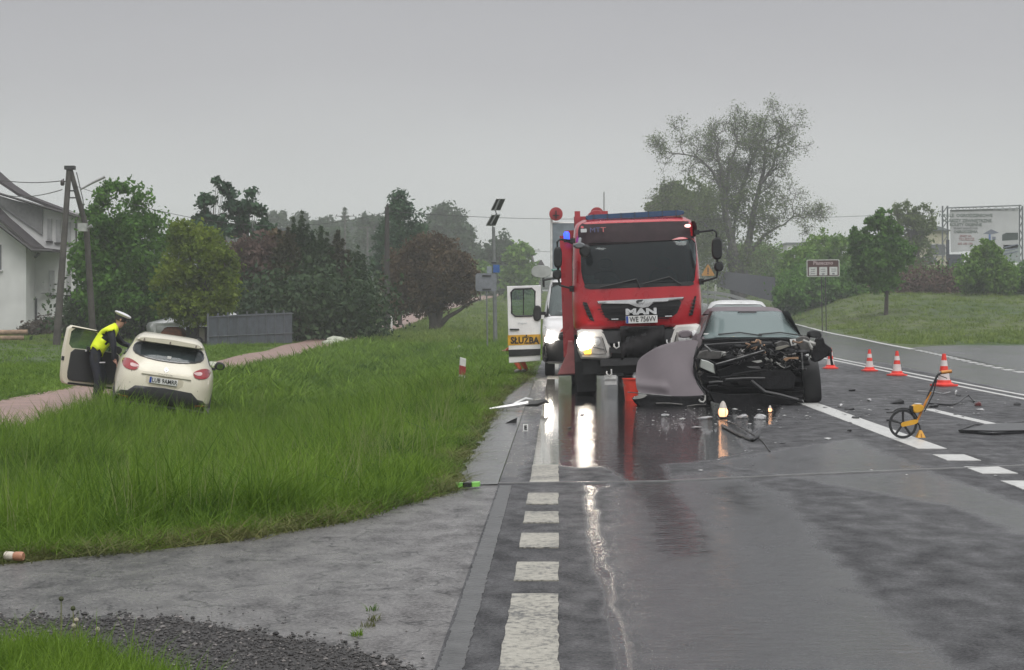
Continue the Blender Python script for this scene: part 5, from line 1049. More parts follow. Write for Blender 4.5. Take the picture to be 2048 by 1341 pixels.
def make_officer():
    Y = 37.6; X = (190-HX)/F*Y; z0 = Zt(X, Y)
    rt = empty('person', 'police officer in yellow vest and white-topped cap bending beside the cream car', 'person', (X, Y, z0), (0, 0, math.radians(12)))
    J = {'pelvis': (-.02, 0, .93), 'belly': (.06, 0, 1.06), 'chest': (.20, 0, 1.24), 'collar': (.30, .0, 1.37), 'neck': (.37, 0, 1.42), 'jaw': (.43, 0, 1.44), 'head': (.44, 0, 1.52), 'crown': (.43, 0, 1.59),
         'sr': (.27, -.20, 1.33), 'er': (.33, -.25, 1.05), 'wr': (.33, -.20, .83), 'sl': (.29, .20, 1.33), 'el': (.46, .28, 1.12), 'wl': (.66, .22, 1.04),
         'hr': (-.02, -.11, .87), 'kr': (.06, -.14, .48), 'ar': (.0, -.15, .09), 'tr': (.17, -.16, .035), 'hl': (.0, .11, .87), 'kl': (.16, .12, .50), 'al': (.04, .14, .10), 'tl': (.22, .14, .04)}
    E = [('pelvis', 'belly'), ('belly', 'chest'), ('chest', 'collar'), ('collar', 'neck'), ('neck', 'jaw'), ('jaw', 'head'), ('head', 'crown'), ('collar', 'sr'), ('sr', 'er'), ('er', 'wr'), ('collar', 'sl'), ('sl', 'el'), ('el', 'wl'), ('pelvis', 'hr'), ('hr', 'kr'), ('kr', 'ar'), ('ar', 'tr'), ('pelvis', 'hl'), ('hl', 'kl'), ('kl', 'al'), ('al', 'tl')]
    R_ = {'pelvis': (.155, .135), 'belly': (.155, .13), 'chest': (.175, .14), 'collar': (.14, .11), 'neck': .06, 'jaw': .075, 'head': .092, 'crown': .07, 'sr': .085, 'er': .058, 'wr': .042, 'sl': .085, 'el': .055, 'wl': .04,
          'hr': .105, 'kr': .075, 'ar': .055, 'tr': .04, 'hl': .105, 'kl': .075, 'al': .055, 'tl': .04}
    fingers(J, E, R_, 'wr', 'r', (.5, .1, -.8), (0, -1, 0)); fingers(J, E, R_, 'wl', 'l', (.9, -.1, -.3), (0, 1, 0))
    cl = {k: 1 for k in J if k[0] in 'rl' and len(k) > 2}; cl.update({'neck': 1, 'jaw': 1, 'head': 1, 'crown': 1, 'tr': 2, 'tl': 2})
    VEST = emat_vest = mat('vest_yellow', (.78, .98, .02), .55, var=.06, nscale=6, bump=.4, bscale=10)
    figure(rt, J, E, R_, cl, [NAVY, SKIN, mat('black_boots', (.012, .012, .012), .4)], (VEST, {('pelvis', 'belly'), ('collar', 'neck'), ('belly', 'chest'), ('chest', 'collar'), ('collar', 'sr'), ('collar', 'sl')}))
    hd = Vector((.445, 0, 1.535)); R3 = Matrix.Rotation(math.radians(24), 3, 'Y')
    def at(name, mb, m, sm=50):
        me = mb.mesh(name); me.transform(R3.to_4x4()); o = link(name, me, m, rt, sm); o.location = hd; return o
    mb = MB(); mb.lathe([(.098, .02), (.104, .055), (.102, .065)], n=28); at('cap_band', mb, mat('cap_navy', (.02, .02, .03), .6))
    mb = MB(); mb.lathe([(.10, .062), (.15, .088), (.158, .10), (.14, .118), (.08, .132), (0, .136)], n=28); at('cap_top', mb, mat('cap_white', (.62, .62, .64), .6))
    mb = MB(); mb.prism([(.085+.07*math.cos(t), .095*math.sin(t)) for t in np.linspace(-1.5, 1.5, 12)]+[(.06, .08), (.05, 0), (.06, -.08)], .018, .028, axis='z'); at('cap_peak', mb, BLKG)
    mb = MB(); mb.lathe([(0, -.03), (.011, -.01), (.014, .012), (0, .02)], (.098, 0, -.012), 10); at('nose', mb, SKIN)
    for sy in (-1, 1):
        mb = MB(); mb.lathe([(0, -.025), (.014, -.01), (.016, .012), (0, .028)], (.0, sy*.095, -.005), 10); at('ear', mb, SKIN)
        mb = MB(); mb.lathe([(0, -.006), (.007, 0), (0, .006)], (.088, sy*.033, .012), 8); at('eye', mb, mat('eye_dark', (.02, .015, .012), .2))
    mb = MB(); mb.box((.090, 0, -.048), (.008, .045, .008)); at('mouth', mb, mat('lip', (.30, .12, .10), .5))
    mb = MB(); mb.lathe([(.088, -.03), (.099, .0), (.097, .03)], (-.012, 0, 0), 20); at('hair', mb, mat('short_dark_hair', (.03, .025, .02), .8))
    mb = MB(); mb.lathe([(.158, -.03), (.160, .03)], n=24); me = mb.mesh('b'); me.transform(Matrix.Scale(.92, 4, (0, 1, 0))); o = link('belt', me, mat('leather_belt', (.012, .012, .012), .35), rt, 50); o.location = (-.0, 0, .985); o.rotation_euler = (0, .35, 0)
    mb = MB(); mb.box((-.155, -.07, .99), (.02, .08, .03)); mb.build('badge_strip', mat('reflective_silver', (.55, .55, .56), .3), rt)
    mb = MB(); mb.box((.02, -.175, .86), (.06, .05, .16)); mb.build('holster', BLK, rt)
    mb = MB(); mb.box((.13, -.175, .78), (.10, .012, .02)); mb.build('pocket_strip', mat('reflective_silver', (.55, .55, .56), .3), rt); rt.scale = (1.06,)*3
    return rt
make_officer()
def make_worker():
    p = Vector((-.80, 46.3, 0)); rt = empty('person', 'road worker in orange trousers crouching behind the open van door, only the feet showing', 'person', p, (0, 0, math.radians(150)))
    J = {'pelvis': (-.15, 0, .42), 'belly': (-.10, 0, .56), 'chest': (.02, 0, .76), 'collar': (.08, 0, .90), 'neck': (.12, 0, .97), 'jaw': (.16, 0, 1.0), 'head': (.17, 0, 1.08), 'crown': (.16, 0, 1.15),
         'sr': (.08, -.19, .87), 'er': (.16, -.26, .62), 'wr': (.34, -.18, .50), 'sl': (.08, .19, .87), 'el': (.18, .25, .62), 'wl': (.36, .15, .55),
         'hr': (-.12, -.11, .40), 'kr': (.26, -.15, .46), 'ar': (.02, -.15, .09), 'tr': (.18, -.16, .04), 'hl': (-.12, .11, .40), 'kl': (.26, .14, .46), 'al': (.0, .14, .09), 'tl': (.17, .15, .04)}
    E = [('pelvis', 'belly'), ('belly', 'chest'), ('chest', 'collar'), ('collar', 'neck'), ('neck', 'jaw'), ('jaw', 'head'), ('head', 'crown'), ('collar', 'sr'), ('sr', 'er'), ('er', 'wr'), ('collar', 'sl'), ('sl', 'el'), ('el', 'wl'), ('pelvis', 'hr'), ('hr', 'kr'), ('kr', 'ar'), ('ar', 'tr'), ('pelvis', 'hl'), ('hl', 'kl'), ('kl', 'al'), ('al', 'tl')]
    R_ = {'pelvis': (.15, .13), 'belly': (.145, .12), 'chest': (.165, .13), 'collar': (.12, .10), 'neck': .055, 'jaw': .07, 'head': .09, 'crown': .07, 'sr': .08, 'er': .05, 'wr': .04, 'sl': .08, 'el': .05, 'wl': .04, 'hr': .10, 'kr': .07, 'ar': .055, 'tr': .045, 'hl': .10, 'kl': .07, 'al': .055, 'tl': .045}
    fingers(J, E, R_, 'wr', 'r', (.9, .1, -.3), (0, -1, 0)); fingers(J, E, R_, 'wl', 'l', (.9, -.1, -.3), (0, 1, 0))
    cl = {k: 1 for k in J if k[0] in 'rl' and len(k) > 2}; cl.update({'neck': 1, 'jaw': 1, 'head': 1, 'crown': 3, 'tr': 2, 'tl': 2})
    figure(rt, J, E, R_, cl, [mat('orange_workwear', (.62, .10, .03), .6, bump=.4), SKIN, mat('pale_shoes', (.25, .23, .22), .5), mat('short_dark_hair', (.03, .025, .02), .8)])
make_worker()
# ------------------------------------------------------------------ cones, posts, markers
def cone_thing(x, y, h, lab, rot=0):
    rt = empty('traffic_cone', lab, 'traffic cone', (x, y, float(ip(y, RISE))+.005), (0, 0, rot), 'traffic cones along the double line')
    RO = mat('cone_red', (.72, .045, .03), .4, var=.08); RW = mat('cone_white', (.66, .60, .58), .4, var=.08); k = h/.54
    def r(z): return (.115-.085*z/.54)*k
    mb = MB(); mb.prism(smoothpoly([(-.19*k, -.19*k), (.19*k, -.19*k), (.19*k, .19*k), (-.19*k, .19*k)], 2, .06), 0, .03*k, axis='z'); mb.lathe([(.17*k, .03*k), (.125*k, .06*k), (.115*k, .10*k)], n=28); mb.build('base', RO, rt)
    for i, (a, b) in enumerate(((.09, .25), (.25, .335), (.335, .43), (.43, .54))):
        mb = MB(); e = .001*(i % 2 == 0); mb.lathe([(r(a)+e, a*k), (r(b)+e, b*k)], n=28); mb.build('white_band' if i % 2 == 0 else 'red_band', RW if i % 2 == 0 else RO, rt)
    return rt
for (px, py, h, l) in ((1661, 741, .52, 'red and white traffic cone partly hidden by the torn wing of the wrecked car'), (1739, 746, .52, 'traffic cone on the double line, second from the wrecked car'), (1794, 755, .55, 'traffic cone on the double line, third from the wrecked car'), (1888, 776, .62, 'nearest traffic cone, right behind the handle of the measuring wheel')):
    x, y = Gz(px, py-3); cone_thing(x, y, h, l, random.uniform(0, 1))
# the red bucket near the bonnet
x, y = Gz(1261, 800); rt = empty('bucket', 'red plastic bucket between the fire engine and the grey bonnet panel', 'bucket', (x, 32.2, 0)); mb = MB(); mb.lathe([(.10, 0), (.135, .34), (.15, .345), (.15, .36), (.128, .36), (.095, .02), (0, .02)], n=28); mb.build('pail', mat('bucket_red', (.72, .06, .035), .35), rt); mb = MB(); mb.tube([(-.145, 0, .33)]+[(.145*math.cos(t), -.02-.12*math.sin(math.pi-t)*.6, .33-.13*math.sin(t)) for t in np.linspace(math.pi, 0, 9)], .005, 6); mb.build('handle', STL, rt)
def delineator(px, py, Y, h, lab, band=True, w=.12, lean=0):
    s = F/Y; x = (px-HX)/s; z = Zt(x, Y)-.03; rt = empty('delineator_post', lab, 'delineator', (x, Y, z), (0, lean, math.radians(12)), 'delineator posts beside the road')
    WP_ = mat('post_white', (.62, .62, .60), .45, var=.1); mb = MB(); mb.prism([(-w/2, 0), (w/2, 0), (w/2, h), (-w/2, h+.03)], -.035, .035, .008); mb.build('post', WP_, rt)
    if band: mb = MB(); mb.prism([(-w/2-.004, h*.52), (w/2+.004, h*.50), (w/2+.004, h*.76), (-w/2-.004, h*.80)], -.042, .042); mb.build('red_band', mat('post_red', (.28, .03, .035), .4), rt)
    return rt
delineator(922, 758, 43.5, .72, 'white roadside post with a red band standing in the near verge left of the van', True, .13, .06)
delineator(1544, 610, 122, .95, 'white post with a dark red band on the far verge behind the wrecked car', True, .22)
delineator(1431, 560, 235, .9, 'plain white post on the bank far behind the right mirror of the fire engine', False, .24)
delineator(503, 686, 97, .85, 'stout pale post standing in front of the grey fence', False, .42)
delineator(783, 668, 112, 1.0, 'thin white-topped stump beside the bicycle path at the bend', False, .10)
# measuring wheel
def measuring_wheel():
    x, y = Gz(1806, 879); rt = empty('measuring_wheel', 'yellow and black road measuring wheel standing on the centre line', 'measuring wheel', (x, y, .008), (0, 0, math.radians(6))); R_ = .165; YL = mat('wheel_yellow', (.62, .33, .03), .4, var=.12)
    mb = MB(); mb.lathe([(R_*.84, -.014), (R_*.98, -.014), (R_, 0), (R_*.98, .014), (R_*.84, .014), (R_*.82, 0), (R_*.84, -.014)], (0, 0, R_), 40, 'y'); w = mb.build('wheel', BLK, rt, 50)
    for k in range(5):
        a = 2*math.pi*k/5+math.pi/2; mb = MB(); mb.tube([(0, 0, R_), (R_*.86*math.cos(a), 0, R_+R_*.86*math.sin(a))], [.011, .015], 8); mb.build('spoke', BLK, w)
    mb = MB(); mb.lathe([(.03, -.02), (.03, .02)], (0, 0, R_), 16, 'y'); mb.build('hub', BLK, w)
    mb = MB(); mb.prism(smoothpoly([(-.03, R_-.03), (-.03, R_+.015), (.12, R_+.05), (.165, R_+.045), (.17, R_+.02), (.13, R_-.005), (.0, R_-.03)], 1, .02), -.035, -.02, .004); mb.build('fork', YL, rt)
    mb = MB(); mb.tube([(.16, -.01, R_+.03), (.21, -.01, R_+.14), (.32, 0, R_+.36)], [.012, .014, .013], 8); mb.build('lower_tube', mat('orange_tube', (.50, .20, .03), .4), rt)
    mb = MB(); q = [(R_*1.07*math.cos(t), 0, R_+R_*1.07*math.sin(t)) for t in np.linspace(2.3, .35, 14)]; mb.tube([(-R_*1.15, 0, R_+R_*.78)]+q, .009, 8); mb.build('mudguard', BLK, rt)
    mb = MB(); mb.prism(smoothpoly([(.0+.10, R_+.15), (.10, R_+.20), (.145, R_+.225), (.21, R_+.22), (.24, R_+.17), (.19, R_+.13), (.13, R_+.12)], 1, .02), -.05, .04, .01); c = mb.build('counter', YL, rt); mb = MB(); mb.box((.165, -.02, R_+.228), (.07, .05, .01)); mb.build('counter_window', WHT, c); mb = MB(); mb.prism([(.075, R_+.13), (.105, R_+.12), (.11, R_+.2), (.085, R_+.205)], -.045, .035, .008); mb.build('counter_side', BLK, c)
    mb = MB(); mb.tube([(.235, 0, R_+.17), (.30, 0, R_+.34), (.385, 0, R_+.52), (.405, 0, R_+.555), (.44, 0, R_+.57), (.50, 0, R_+.575)], .013, 8); mb.build('handle_tube', BLK, rt)
    mb = MB(); mb.tube([(.24, -.02, R_+.14), (.34, -.02, R_+.33), (.385, -.01, R_+.49)], .007, 6); mb.build('brake_rod', BLK, rt)
    mb = MB(); mb.tube([(.44, 0, R_+.578), (.56, 0, R_+.59)], [.020, .020], 12); mb.build('grip', mat('orange_grip', (.62, .25, .05), .5), rt); mb = MB(); mb.tube([(.42, 0, R_+.545), (.51, 0, R_+.51)], .006, 6); mb.build('brake_lever', GR, rt)
    mb = MB(); mb.tube([(.16, 0, R_+.02), (.19, 0, R_-.02), (.20, 0, R_-.07)], .009, 8); mb.build('stand', BLK, rt)
    return rt
measuring_wheel()
x, y = Gz(1841, 880); rt = empty('evidence_marker', 'small yellow triangular evidence marker standing beside the measuring wheel', 'evidence marker', (x, y, .012), (0, 0, .1)); YM = mat('marker_yellow', (.60, .30, .03), .45)
mb = MB(); mb.prism([(-.048, 0), (.048, 0), (.012, .085), (-.012, .085)], -.045, -.038, .0); 
me = mb.mesh('f'); link('front_face', me, YM, rt, 30).rotation_euler = (-.3, 0, 0); mb = MB(); mb.prism([(-.048, 0), (.048, 0), (.012, .085), (-.012, .085)], .038, .045); link('back_face', mb.mesh('f'), YM, rt, 30).rotation_euler = (.3, 0, 0); text('marker_number', '1', .05, mat('dark_orange_print', (.30, .12, .01), .5), rt, (0, -.036, .035), rot=(math.pi/2-.3, 0, 0), bold=.003)
def card(px, py, txt, lab, w=.062, h=.085):
    x, y = Gz(px, py); rt = empty('evidence_card', lab, 'evidence marker', (x, y, .0), (-.15, 0, -.05)); mb = MB(); mb.prism([(-w/2, 0), (w/2, 0), (w/2, h), (-w/2, h)], -.003, .003); mb.build('card', WHT, rt); mb = MB(); mb.prism([(-w/2, 0), (w/2, 0), (w/2, .004), (-w/2, .004)], 0, .05); mb.build('card_foot', WHT, rt); text('card_letter', txt, h*.8, LET, rt, (0, -.006, h*.48), bold=.003)
card(1051, 863, 'E', 'small white evidence card with a black letter standing on the left edge of the road')
# two lit lanterns in front of the wrecked car
def lantern(px, py, k, lab):
    x, y = Gz(px, py); rt = empty('warning_lantern', lab, 'lantern', (x, y, .0), (0, 0, 0), 'lit lanterns in front of the wrecked car')
    mb = MB(); mb.lathe([(.055*k, 0), (.06*k, .02*k), (.05*k, .03*k), (0, .03*k)], n=20); mb.build('base', BLK, rt)
    mb = MB(); mb.lathe([(.045*k, .03*k), (.068*k, .07*k), (.07*k, .11*k), (.05*k, .15*k), (0, .155*k)], n=20); mb.build('glowing_body', emat('lantern_glow', (1, .50, .26), 1.6), rt)
    mb = MB(); mb.lathe([(.058*k, .15*k), (.05*k, .17*k), (.035*k, .22*k), (.012*k, .25*k), (0, .252*k)], n=20); mb.build('cap', mat('lantern_cap', (.55, .50, .45), .4), rt)
    for i in range(4): a = i*1.57+.4; mb = MB(); mb.tube([(.07*k*math.cos(a), .07*k*math.sin(a), .03*k), (.074*k*math.cos(a), .074*k*math.sin(a), .15*k)], .003, 6); mb.build('guard_wire', BLK, rt)
lantern(1446, 838, .95, 'larger glowing lantern with a pale cap standing before the wrecked car'); lantern(1540, 826, .42, 'tiny glowing lantern standing before the right half of the wrecked car')
# ------------------------------------------------------------------ debris
def shard(px, py, w, h, l, m, lab, tilt=0, name='debris_piece', rot=0, group='larger crash debris on the road', dz=.0):
    x, y = Gz(px, py); r = np.random.default_rng(int(px*7+py)); n = 7; P = [(w*(.5+.0*i)*math.cos(t)*r.uniform(.6, 1.1), l*.5*math.sin(t)*r.uniform(.6, 1.1)) for i, t in enumerate(np.linspace(0, 6.28, n+1)[:-1])]
    mb = MB(); V = []; N_ = len(P)
    for k, (zz, q) in enumerate(((0, 1), (h*.5, 1), (h, .6))):
        for p in P: V.append((p[0]*q+r.normal(0, .01), p[1]*q, zz+h*.5*math.sin(p[0]*14+r.uniform(0, 1))*(k > 0)))
    F_ = [(k*N_+i, k*N_+(i+1) % N_, (k+1)*N_+(i+1) % N_, (k+1)*N_+i) for k in range(2) for i in range(N_)]+[tuple(range(2*N_, 3*N_))]
    mb.add(V, F_); o = mb.build(name, m, None, 40); o.location = (x, y, .006+dz); o.rotation_euler = (0, tilt, rot); return tag(o, lab, 'debris', group)
SM = mat('silver_fragment', (.50, .50, .50), .25, metal=.4); BP = mat('black_fragment', (.015, .015, .016), .4)
D_ = [(1703, 783, .13, .03, .25, BP, 'lone black fragment between the wheel of the wreck and the second cone'), (1795, 808, .26, .05, .3, BP, 'long black fragment just above the measuring wheel mudguard'), (1912, 790, .07, .06, .2, SM, 'white bulb-like fragment right of the nearest cone'), (1917, 793, .09, .02, .2, BP, 'black piece touching the white bulb-like fragment'),
      (1865, 815, .16, .03, .3, BP, 'black sliver right of the measuring wheel counter'), (1955, 812, .14, .04, .3, mat('dark_red_fragment', (.10, .02, .02), .4), 'dark red fragment on the right lane'), (1960, 822, .12, .02, .2, SM, 'pale rod-like piece below the dark red fragment'), (1710, 838, .12, .02, .2, BP, 'black fragment lying across the centre line'),
      (1682, 815, .10, .04, .3, SM, 'largest silver fragment near the right front wheel of the wreck'), (1700, 820, .20, .02, .3, BP, 'flat black fragment beside the silver one near the wreck'), (1738, 803, .08, .03, .2, SM, 'small silver fragment midway between wreck and measuring wheel'), (1775, 842, .08, .02, .3, BP, 'black crumb left of the measuring wheel'),
      (1485, 836, .20, .03, .4, SM, 'pale flat strip right of the larger lantern'), (1520, 838, .12, .04, .3, SM, 'crumpled silver piece under the tiny lantern'), (1410, 838, .26, .02, .3, SM, 'long pale sliver left of the larger lantern'), (1330, 833, .1, .02, .3, SM, 'small pale fragment below the fallen bumper'), (1700, 864, .05, .02, .1, BP, 'single black crumb below the centre line'), (2035, 812, .1, .03, .2, BP, 'black fragment at the right edge of the picture')]
for i, (px, py, w, h, l, m, lab) in enumerate(D_): shard(px, py, w, h, l, m, lab, 0, rot=random.uniform(-.4, .4))
def polyline_thing(name, lab, cat, pts, r, m, flat=1.0, z=.02):
    P = [(*Gz(a, b), z+(q[0] if q else 0)) for a, b, *q in pts]; c = Vector(P[0]); S_ = spline([np.array(p)-np.array(c) for p in P], 5); mb = MB(); mb.tube([tuple(p) for p in S_], r, 8); o = mb.build(name, m, None, 60); o.location = c; return tag(o, lab, cat)
polyline_thing('cable', 'torn black cable with a raised end running from the wreck to the right', 'cable', [(1858, 810), (1900, 813), (1915, 812, .02), (1930, 803, .05), (1938, 800, .05), (1948, 806)], .014, BP)
polyline_thing('black_strip', 'long black rubber strip curling up at its end in front of the wreck', 'rubber strip', [(1445, 855), (1465, 866), (1490, 878), (1505, 884), (1515, 883, .03), (1519, 878, .06)], .022, BP)
polyline_thing('wire', 'thin wire lying at the edge of the puddle before the wreck', 'wire', [(1440, 842), (1470, 850), (1520, 880), (1540, 905)], .006, BP, z=.01)
polyline_thing('thin_strip', 'thin pale strip lying by the nearest cone', 'strip', [(1835, 785), (1865, 786), (1885, 790), (1900, 787)], .008, SM)
# flat plastic tray at the right edge
P = [Gz(a, b) for a, b in ((1918, 866), (1950, 857), (1975, 853), (2048, 850), (2140, 852), (2200, 862), (2048, 867), (1985, 871))]; c = (sum(p[0] for p in P)/8, sum(p[1] for p in P)/8); mb = MB(); mb.prism([(p[0]-c[0], p[1]-c[1]) for p in P], .022, .0, .0, axis='z')
rt = empty('plastic_tray', 'flat dark undertray of a car lying at the right edge of the picture', 'car part', (c[0], c[1], .008)); o = mb.build('sheet', mat('tray_plastic', (.03, .03, .033), .3, bump=.5, bscale=8), rt, 40)
mb = MB(); q = [(p[0]-c[0], p[1]-c[1], .022+.02*math.sin(i*2.1)) for i, p in enumerate(P)]; mb.tube(q+[q[0]], .010, 6); mb.build('rim', BP, rt)
# fine shards: too many to count
r = np.random.default_rng(8); V = []; Fc = []
for i in range(620):
    if i % 3: px, py = r.normal(1740, 150), r.normal(818, 16)
    else: px, py = r.uniform(1270, 1600), r.normal(838, 10)
    if i % 11 == 0: px, py = r.uniform(1240, 2040), r.uniform(780, 1000)
    if i % 17 == 0: px, py = r.uniform(1940, 2100), r.normal(805, 8)
    if py < 745: continue
    x, y = Gz(px, py); s = r.lognormal(math.log(.014), .55); n0 = len(V)
    for k in range(4): a = k*1.57+r.uniform(-.4, .4); V.append((x+s*math.cos(a), y+s*2*math.sin(a), .006+r.uniform(0, s*.25)))
    V.append((x, y, .007+s*r.uniform(.1, .45)))
    for k in range(4): Fc.append((n0+k, n0+(k+1) % 4, n0+4))
dm = mat('shards', (.02, .02, .02), .3); t = dm.node_tree; g_ = N(t, 'ShaderNodeNewGeometry'); rp = N(t, 'ShaderNodeValToRGB'); rp.color_ramp.interpolation = 'CONSTANT'; e = rp.color_ramp.elements; e[0].color = (.015, .015, .016, 1); e[1].color = (.45, .45, .44, 1); e[1].position = .68; t.links.new(g_.outputs['Random Per Island'], rp.inputs[0]); t.links.new(rp.outputs[0], t.nodes['Principled BSDF'].inputs['Base Color'])
tag(link('shards', npmesh('shards', V, Fc), dm, None, None), 'fine black and silver shards strewn over the road around the wreck', None, None, 'stuff')
# ------------------------------------------------------------------ verge litter
x, y = Gz(935, 978); rt = empty('green_level', 'bright green plastic tool with a black middle lying at the corner of the side road', 'tool', (x, y, .012)); LG = mat('lime_plastic', (.25, .62, .12), .35)
for nm, P, m in (('end_piece', [(-.10, .0), (-.035, -.01), (-.03, .06), (-.09, .05)], LG), ('grip', [(-.04, -.02), (.03, .0), (.035, .10), (-.03, .07)], BLK), ('end_piece', [(.02, .03), (.09, .05), (.10, .16), (.03, .13)], LG)):
    mb = MB(); mb.prism(smoothpoly(P, 1, .02), .0, .035, axis='z'); mb.build(nm, m, rt)
x, y = Gz(1035, 822); rt = empty('trim_strip', 'long silver and black car trim lying across the left edge of the road', 'car part', (x, y, .0)); s = F/y
def vq(px, py, dy=0): return ((px-1035)/s, dy, HC+(HY-py)/s+0)
mb = MB(); mb.tube([(-.40, -.1, .035), (-.1, 0, .07), (.15, .05, .11)], [.012, .03, .034], 8); mb.build('silver_moulding', mat('brushed_trim', (.58, .58, .57), .3, metal=.5), rt)
mb = MB(); mb.tube([(.12, .05, .09), (.28, .1, .10), (.40, .1, .14), (.45, .1, .10)], [.03, .045, .03, .015], 8); mb.build('black_end', BP, rt)
mb = MB(); mb.tube([(-.12, .25, .06), (-.02, .3, .10), (.12, .3, .16), (.22, .25, .15)], [.01, .022, .025, .012], 8); mb.build('upper_moulding', mat('brushed_trim', (.58, .58, .57), .3, metal=.5), rt)
mb = MB(); mb.tube([(-.22, .2, .04), (-.1, .2, .08), (.02, .2, .05)], [.015, .03, .015], 8); mb.build('clip', BP, rt)
x, y = Gz(1024, 847); mb = MB(); mb.prism([(-.09, 0), (.06, .0), (.065, .075)], -.02, .02, .0); o = mb.build('black_wedge', BP, None); o.location = (x, y, .0); tag(o, 'black triangular fragment on the shoulder under the silver trim', 'debris')
x, y = Gz(28, 1125); rt = empty('drink_can', 'crushed orange and white drink can lying at the edge of the grass', 'can', (x+.0, y, .035), (0, math.radians(90), math.radians(-10))); mb = MB(); mb.lathe([(.022, -.055), (.027, -.048), (.026, -.01), (.022, .0)], n=18); mb.build('white_half', mat('can_white', (.55, .50, .42), .35), rt); mb = MB(); mb.lathe([(.022, 0), (.027, .012), (.027, .05), (.022, .058), (0, .058)], n=18); mb.build('orange_half', mat('can_orange', (.42, .20, .12), .45), rt)
for (px, py, dx, lab) in ((1165, 832, .1, 'black crumb between the two headlight reflections, farther one'), (1140, 858, .12, 'flat dark lump in the puddle between the headlight reflections')): shard(px, py, .07, .012, .16, BP, lab, group='dark lumps in the puddle')
# ------------------------------------------------------------------ trees and shrubs
BARK = mat('bark', (.055, .045, .038), .9, var=.35, nscale=3, bump=.8, bscale=12); BARKG = mat('grey_bark', (.085, .08, .075), .9, var=.3, nscale=3)
def leaves(centres, sig, n_each, size, seed, up=0.0, aspect=.55):
    r = np.random.default_rng(seed); C = np.repeat(np.asarray(centres), n_each, 0); S = np.repeat(np.asarray(sig), n_each, 0)
    P = C+r.normal(0, 1, C.shape)*S; n = len(P)
    a = r.normal(0, 1, (n, 3)); a[:, 2] += up*1.5; a /= np.linalg.norm(a, axis=1)[:, None]; b = np.cross(a, r.normal(0, 1, (n, 3))); b /= np.linalg.norm(b, axis=1)[:, None]
    s = size*r.uniform(.55, 1.35, n)[:, None]; V = np.stack([P-a*s, P+b*s*aspect, P+a*s, P-b*s*aspect], 1).reshape(-1, 3); Fc = np.arange(4*n).reshape(-1, 4); return V, Fc
def tree(name, label, cat, Y, blobs, base_px, m, size=.16, dens=1.0, seed=1, trunk=None, barkm=None, group=None, kind='round', base_py=None, limbs=26, gap=.0, nleaf=34, up=0.0, dy=1.0):
    """blobs: (cx, cy, rx, ry) in photo pixels at distance Y; the tree is built in metres round its base"""
    s = F/Y; bx = (base_px-HX)/s; bz = Zt(bx, Y)-.05; rt = empty(name, label, cat, (bx, Y, bz), (0, 0, 0), group); r = np.random.default_rng(seed*13+5); cen = []; sg = []
    for (cx, cy, rx, ry) in blobs:
        X, Z = (cx-HX)/s-bx, HC+(HY-cy)/s-bz; RX, RZ = rx/s, ry/s; n = int(max(8, dens*26*(RX*RZ)**.75/(size*5)))
        for i in range(n):
            if kind == 'cone':
                t = 1-math.sqrt(r.uniform(0, 1)); a = r.uniform(0, 6.28); q = (1-t)*RX*math.sqrt(r.uniform(.25, 1)); c = (X+q*math.cos(a), q*math.sin(a)*dy, Z-RZ+2*RZ*t-.15*q); k = .10+.12*(1-t)
                cen.append(c); sg.append((RX*k*1.3, RX*k*1.3, RX*k*.8))
            else:
                d = r.normal(0, 1, 3); d /= np.linalg.norm(d); q = r.uniform(.35, 1)**.5*(1+.10*r.normal())
                if d[2] < -.3: q *= .9
                c = (X+d[0]*RX*q, d[1]*RX*q*dy, Z+d[2]*RZ*q); k = RX*r.uniform(.07, .17)+size*.3; cen.append(c); sg.append((k, k, k*.8))
    cen = np.array(cen); sg = np.array(sg); ok = cen[:, 2] > .1; cen, sg = cen[ok], sg[ok]
    if gap: ok = vnoise(cen[:, 0], cen[:, 2], 9/max(1, np.ptp(cen[:, 0])), seed)+.4*vnoise(cen[:, 1], cen[:, 2], 2, seed+1) > -gap; cen, sg = cen[ok], sg[ok]
    V, Fc = leaves(cen, sg, nleaf, size, seed, up, .28 if kind == 'cone' else .55); link('crown', npmesh('crown', V, Fc), m, rt, None)
    top = cen[:, 2].max(); H = top*.8; tr_ = trunk or max(.06, top*.018); mb = MB(); lean = r.normal(0, .02)
    mid = cen.mean(0); pts = [(0, 0, -.1), (lean*H, 0, H*.3), (mid[0]*.6, 0, H*.65), (mid[0], 0, H)]; rad = [tr_*1.3, tr_, tr_*.65, tr_*.15]
    if kind == 'cone': pts = [(0, 0, -.1), (0, 0, H*.5), (mid[0]*.3, 0, top*.97)]; rad = [tr_, tr_*.6, tr_*.1]
    mb.tube(pts, rad, 8)
    for i in r.choice(len(cen), min(limbs, len(cen)), replace=False):
        c = cen[i]; t = r.uniform(.2, .7) if kind != 'cone' else min(.95, max(.05, (c[2]+.1)/top)); z0 = H*t; p0 = Vector((np.interp(z0, [p[2] for p in pts], [p[0] for p in pts]), 0, z0)); e = Vector(c); m_ = (p0+e)/2+Vector((0, 0, .12*(e-p0).length)); mb.tube([p0, m_, e], [tr_*.32, tr_*.2, tr_*.06], 5, False)
    mb.build('trunk', barkm or BARK, rt, 60); return rt
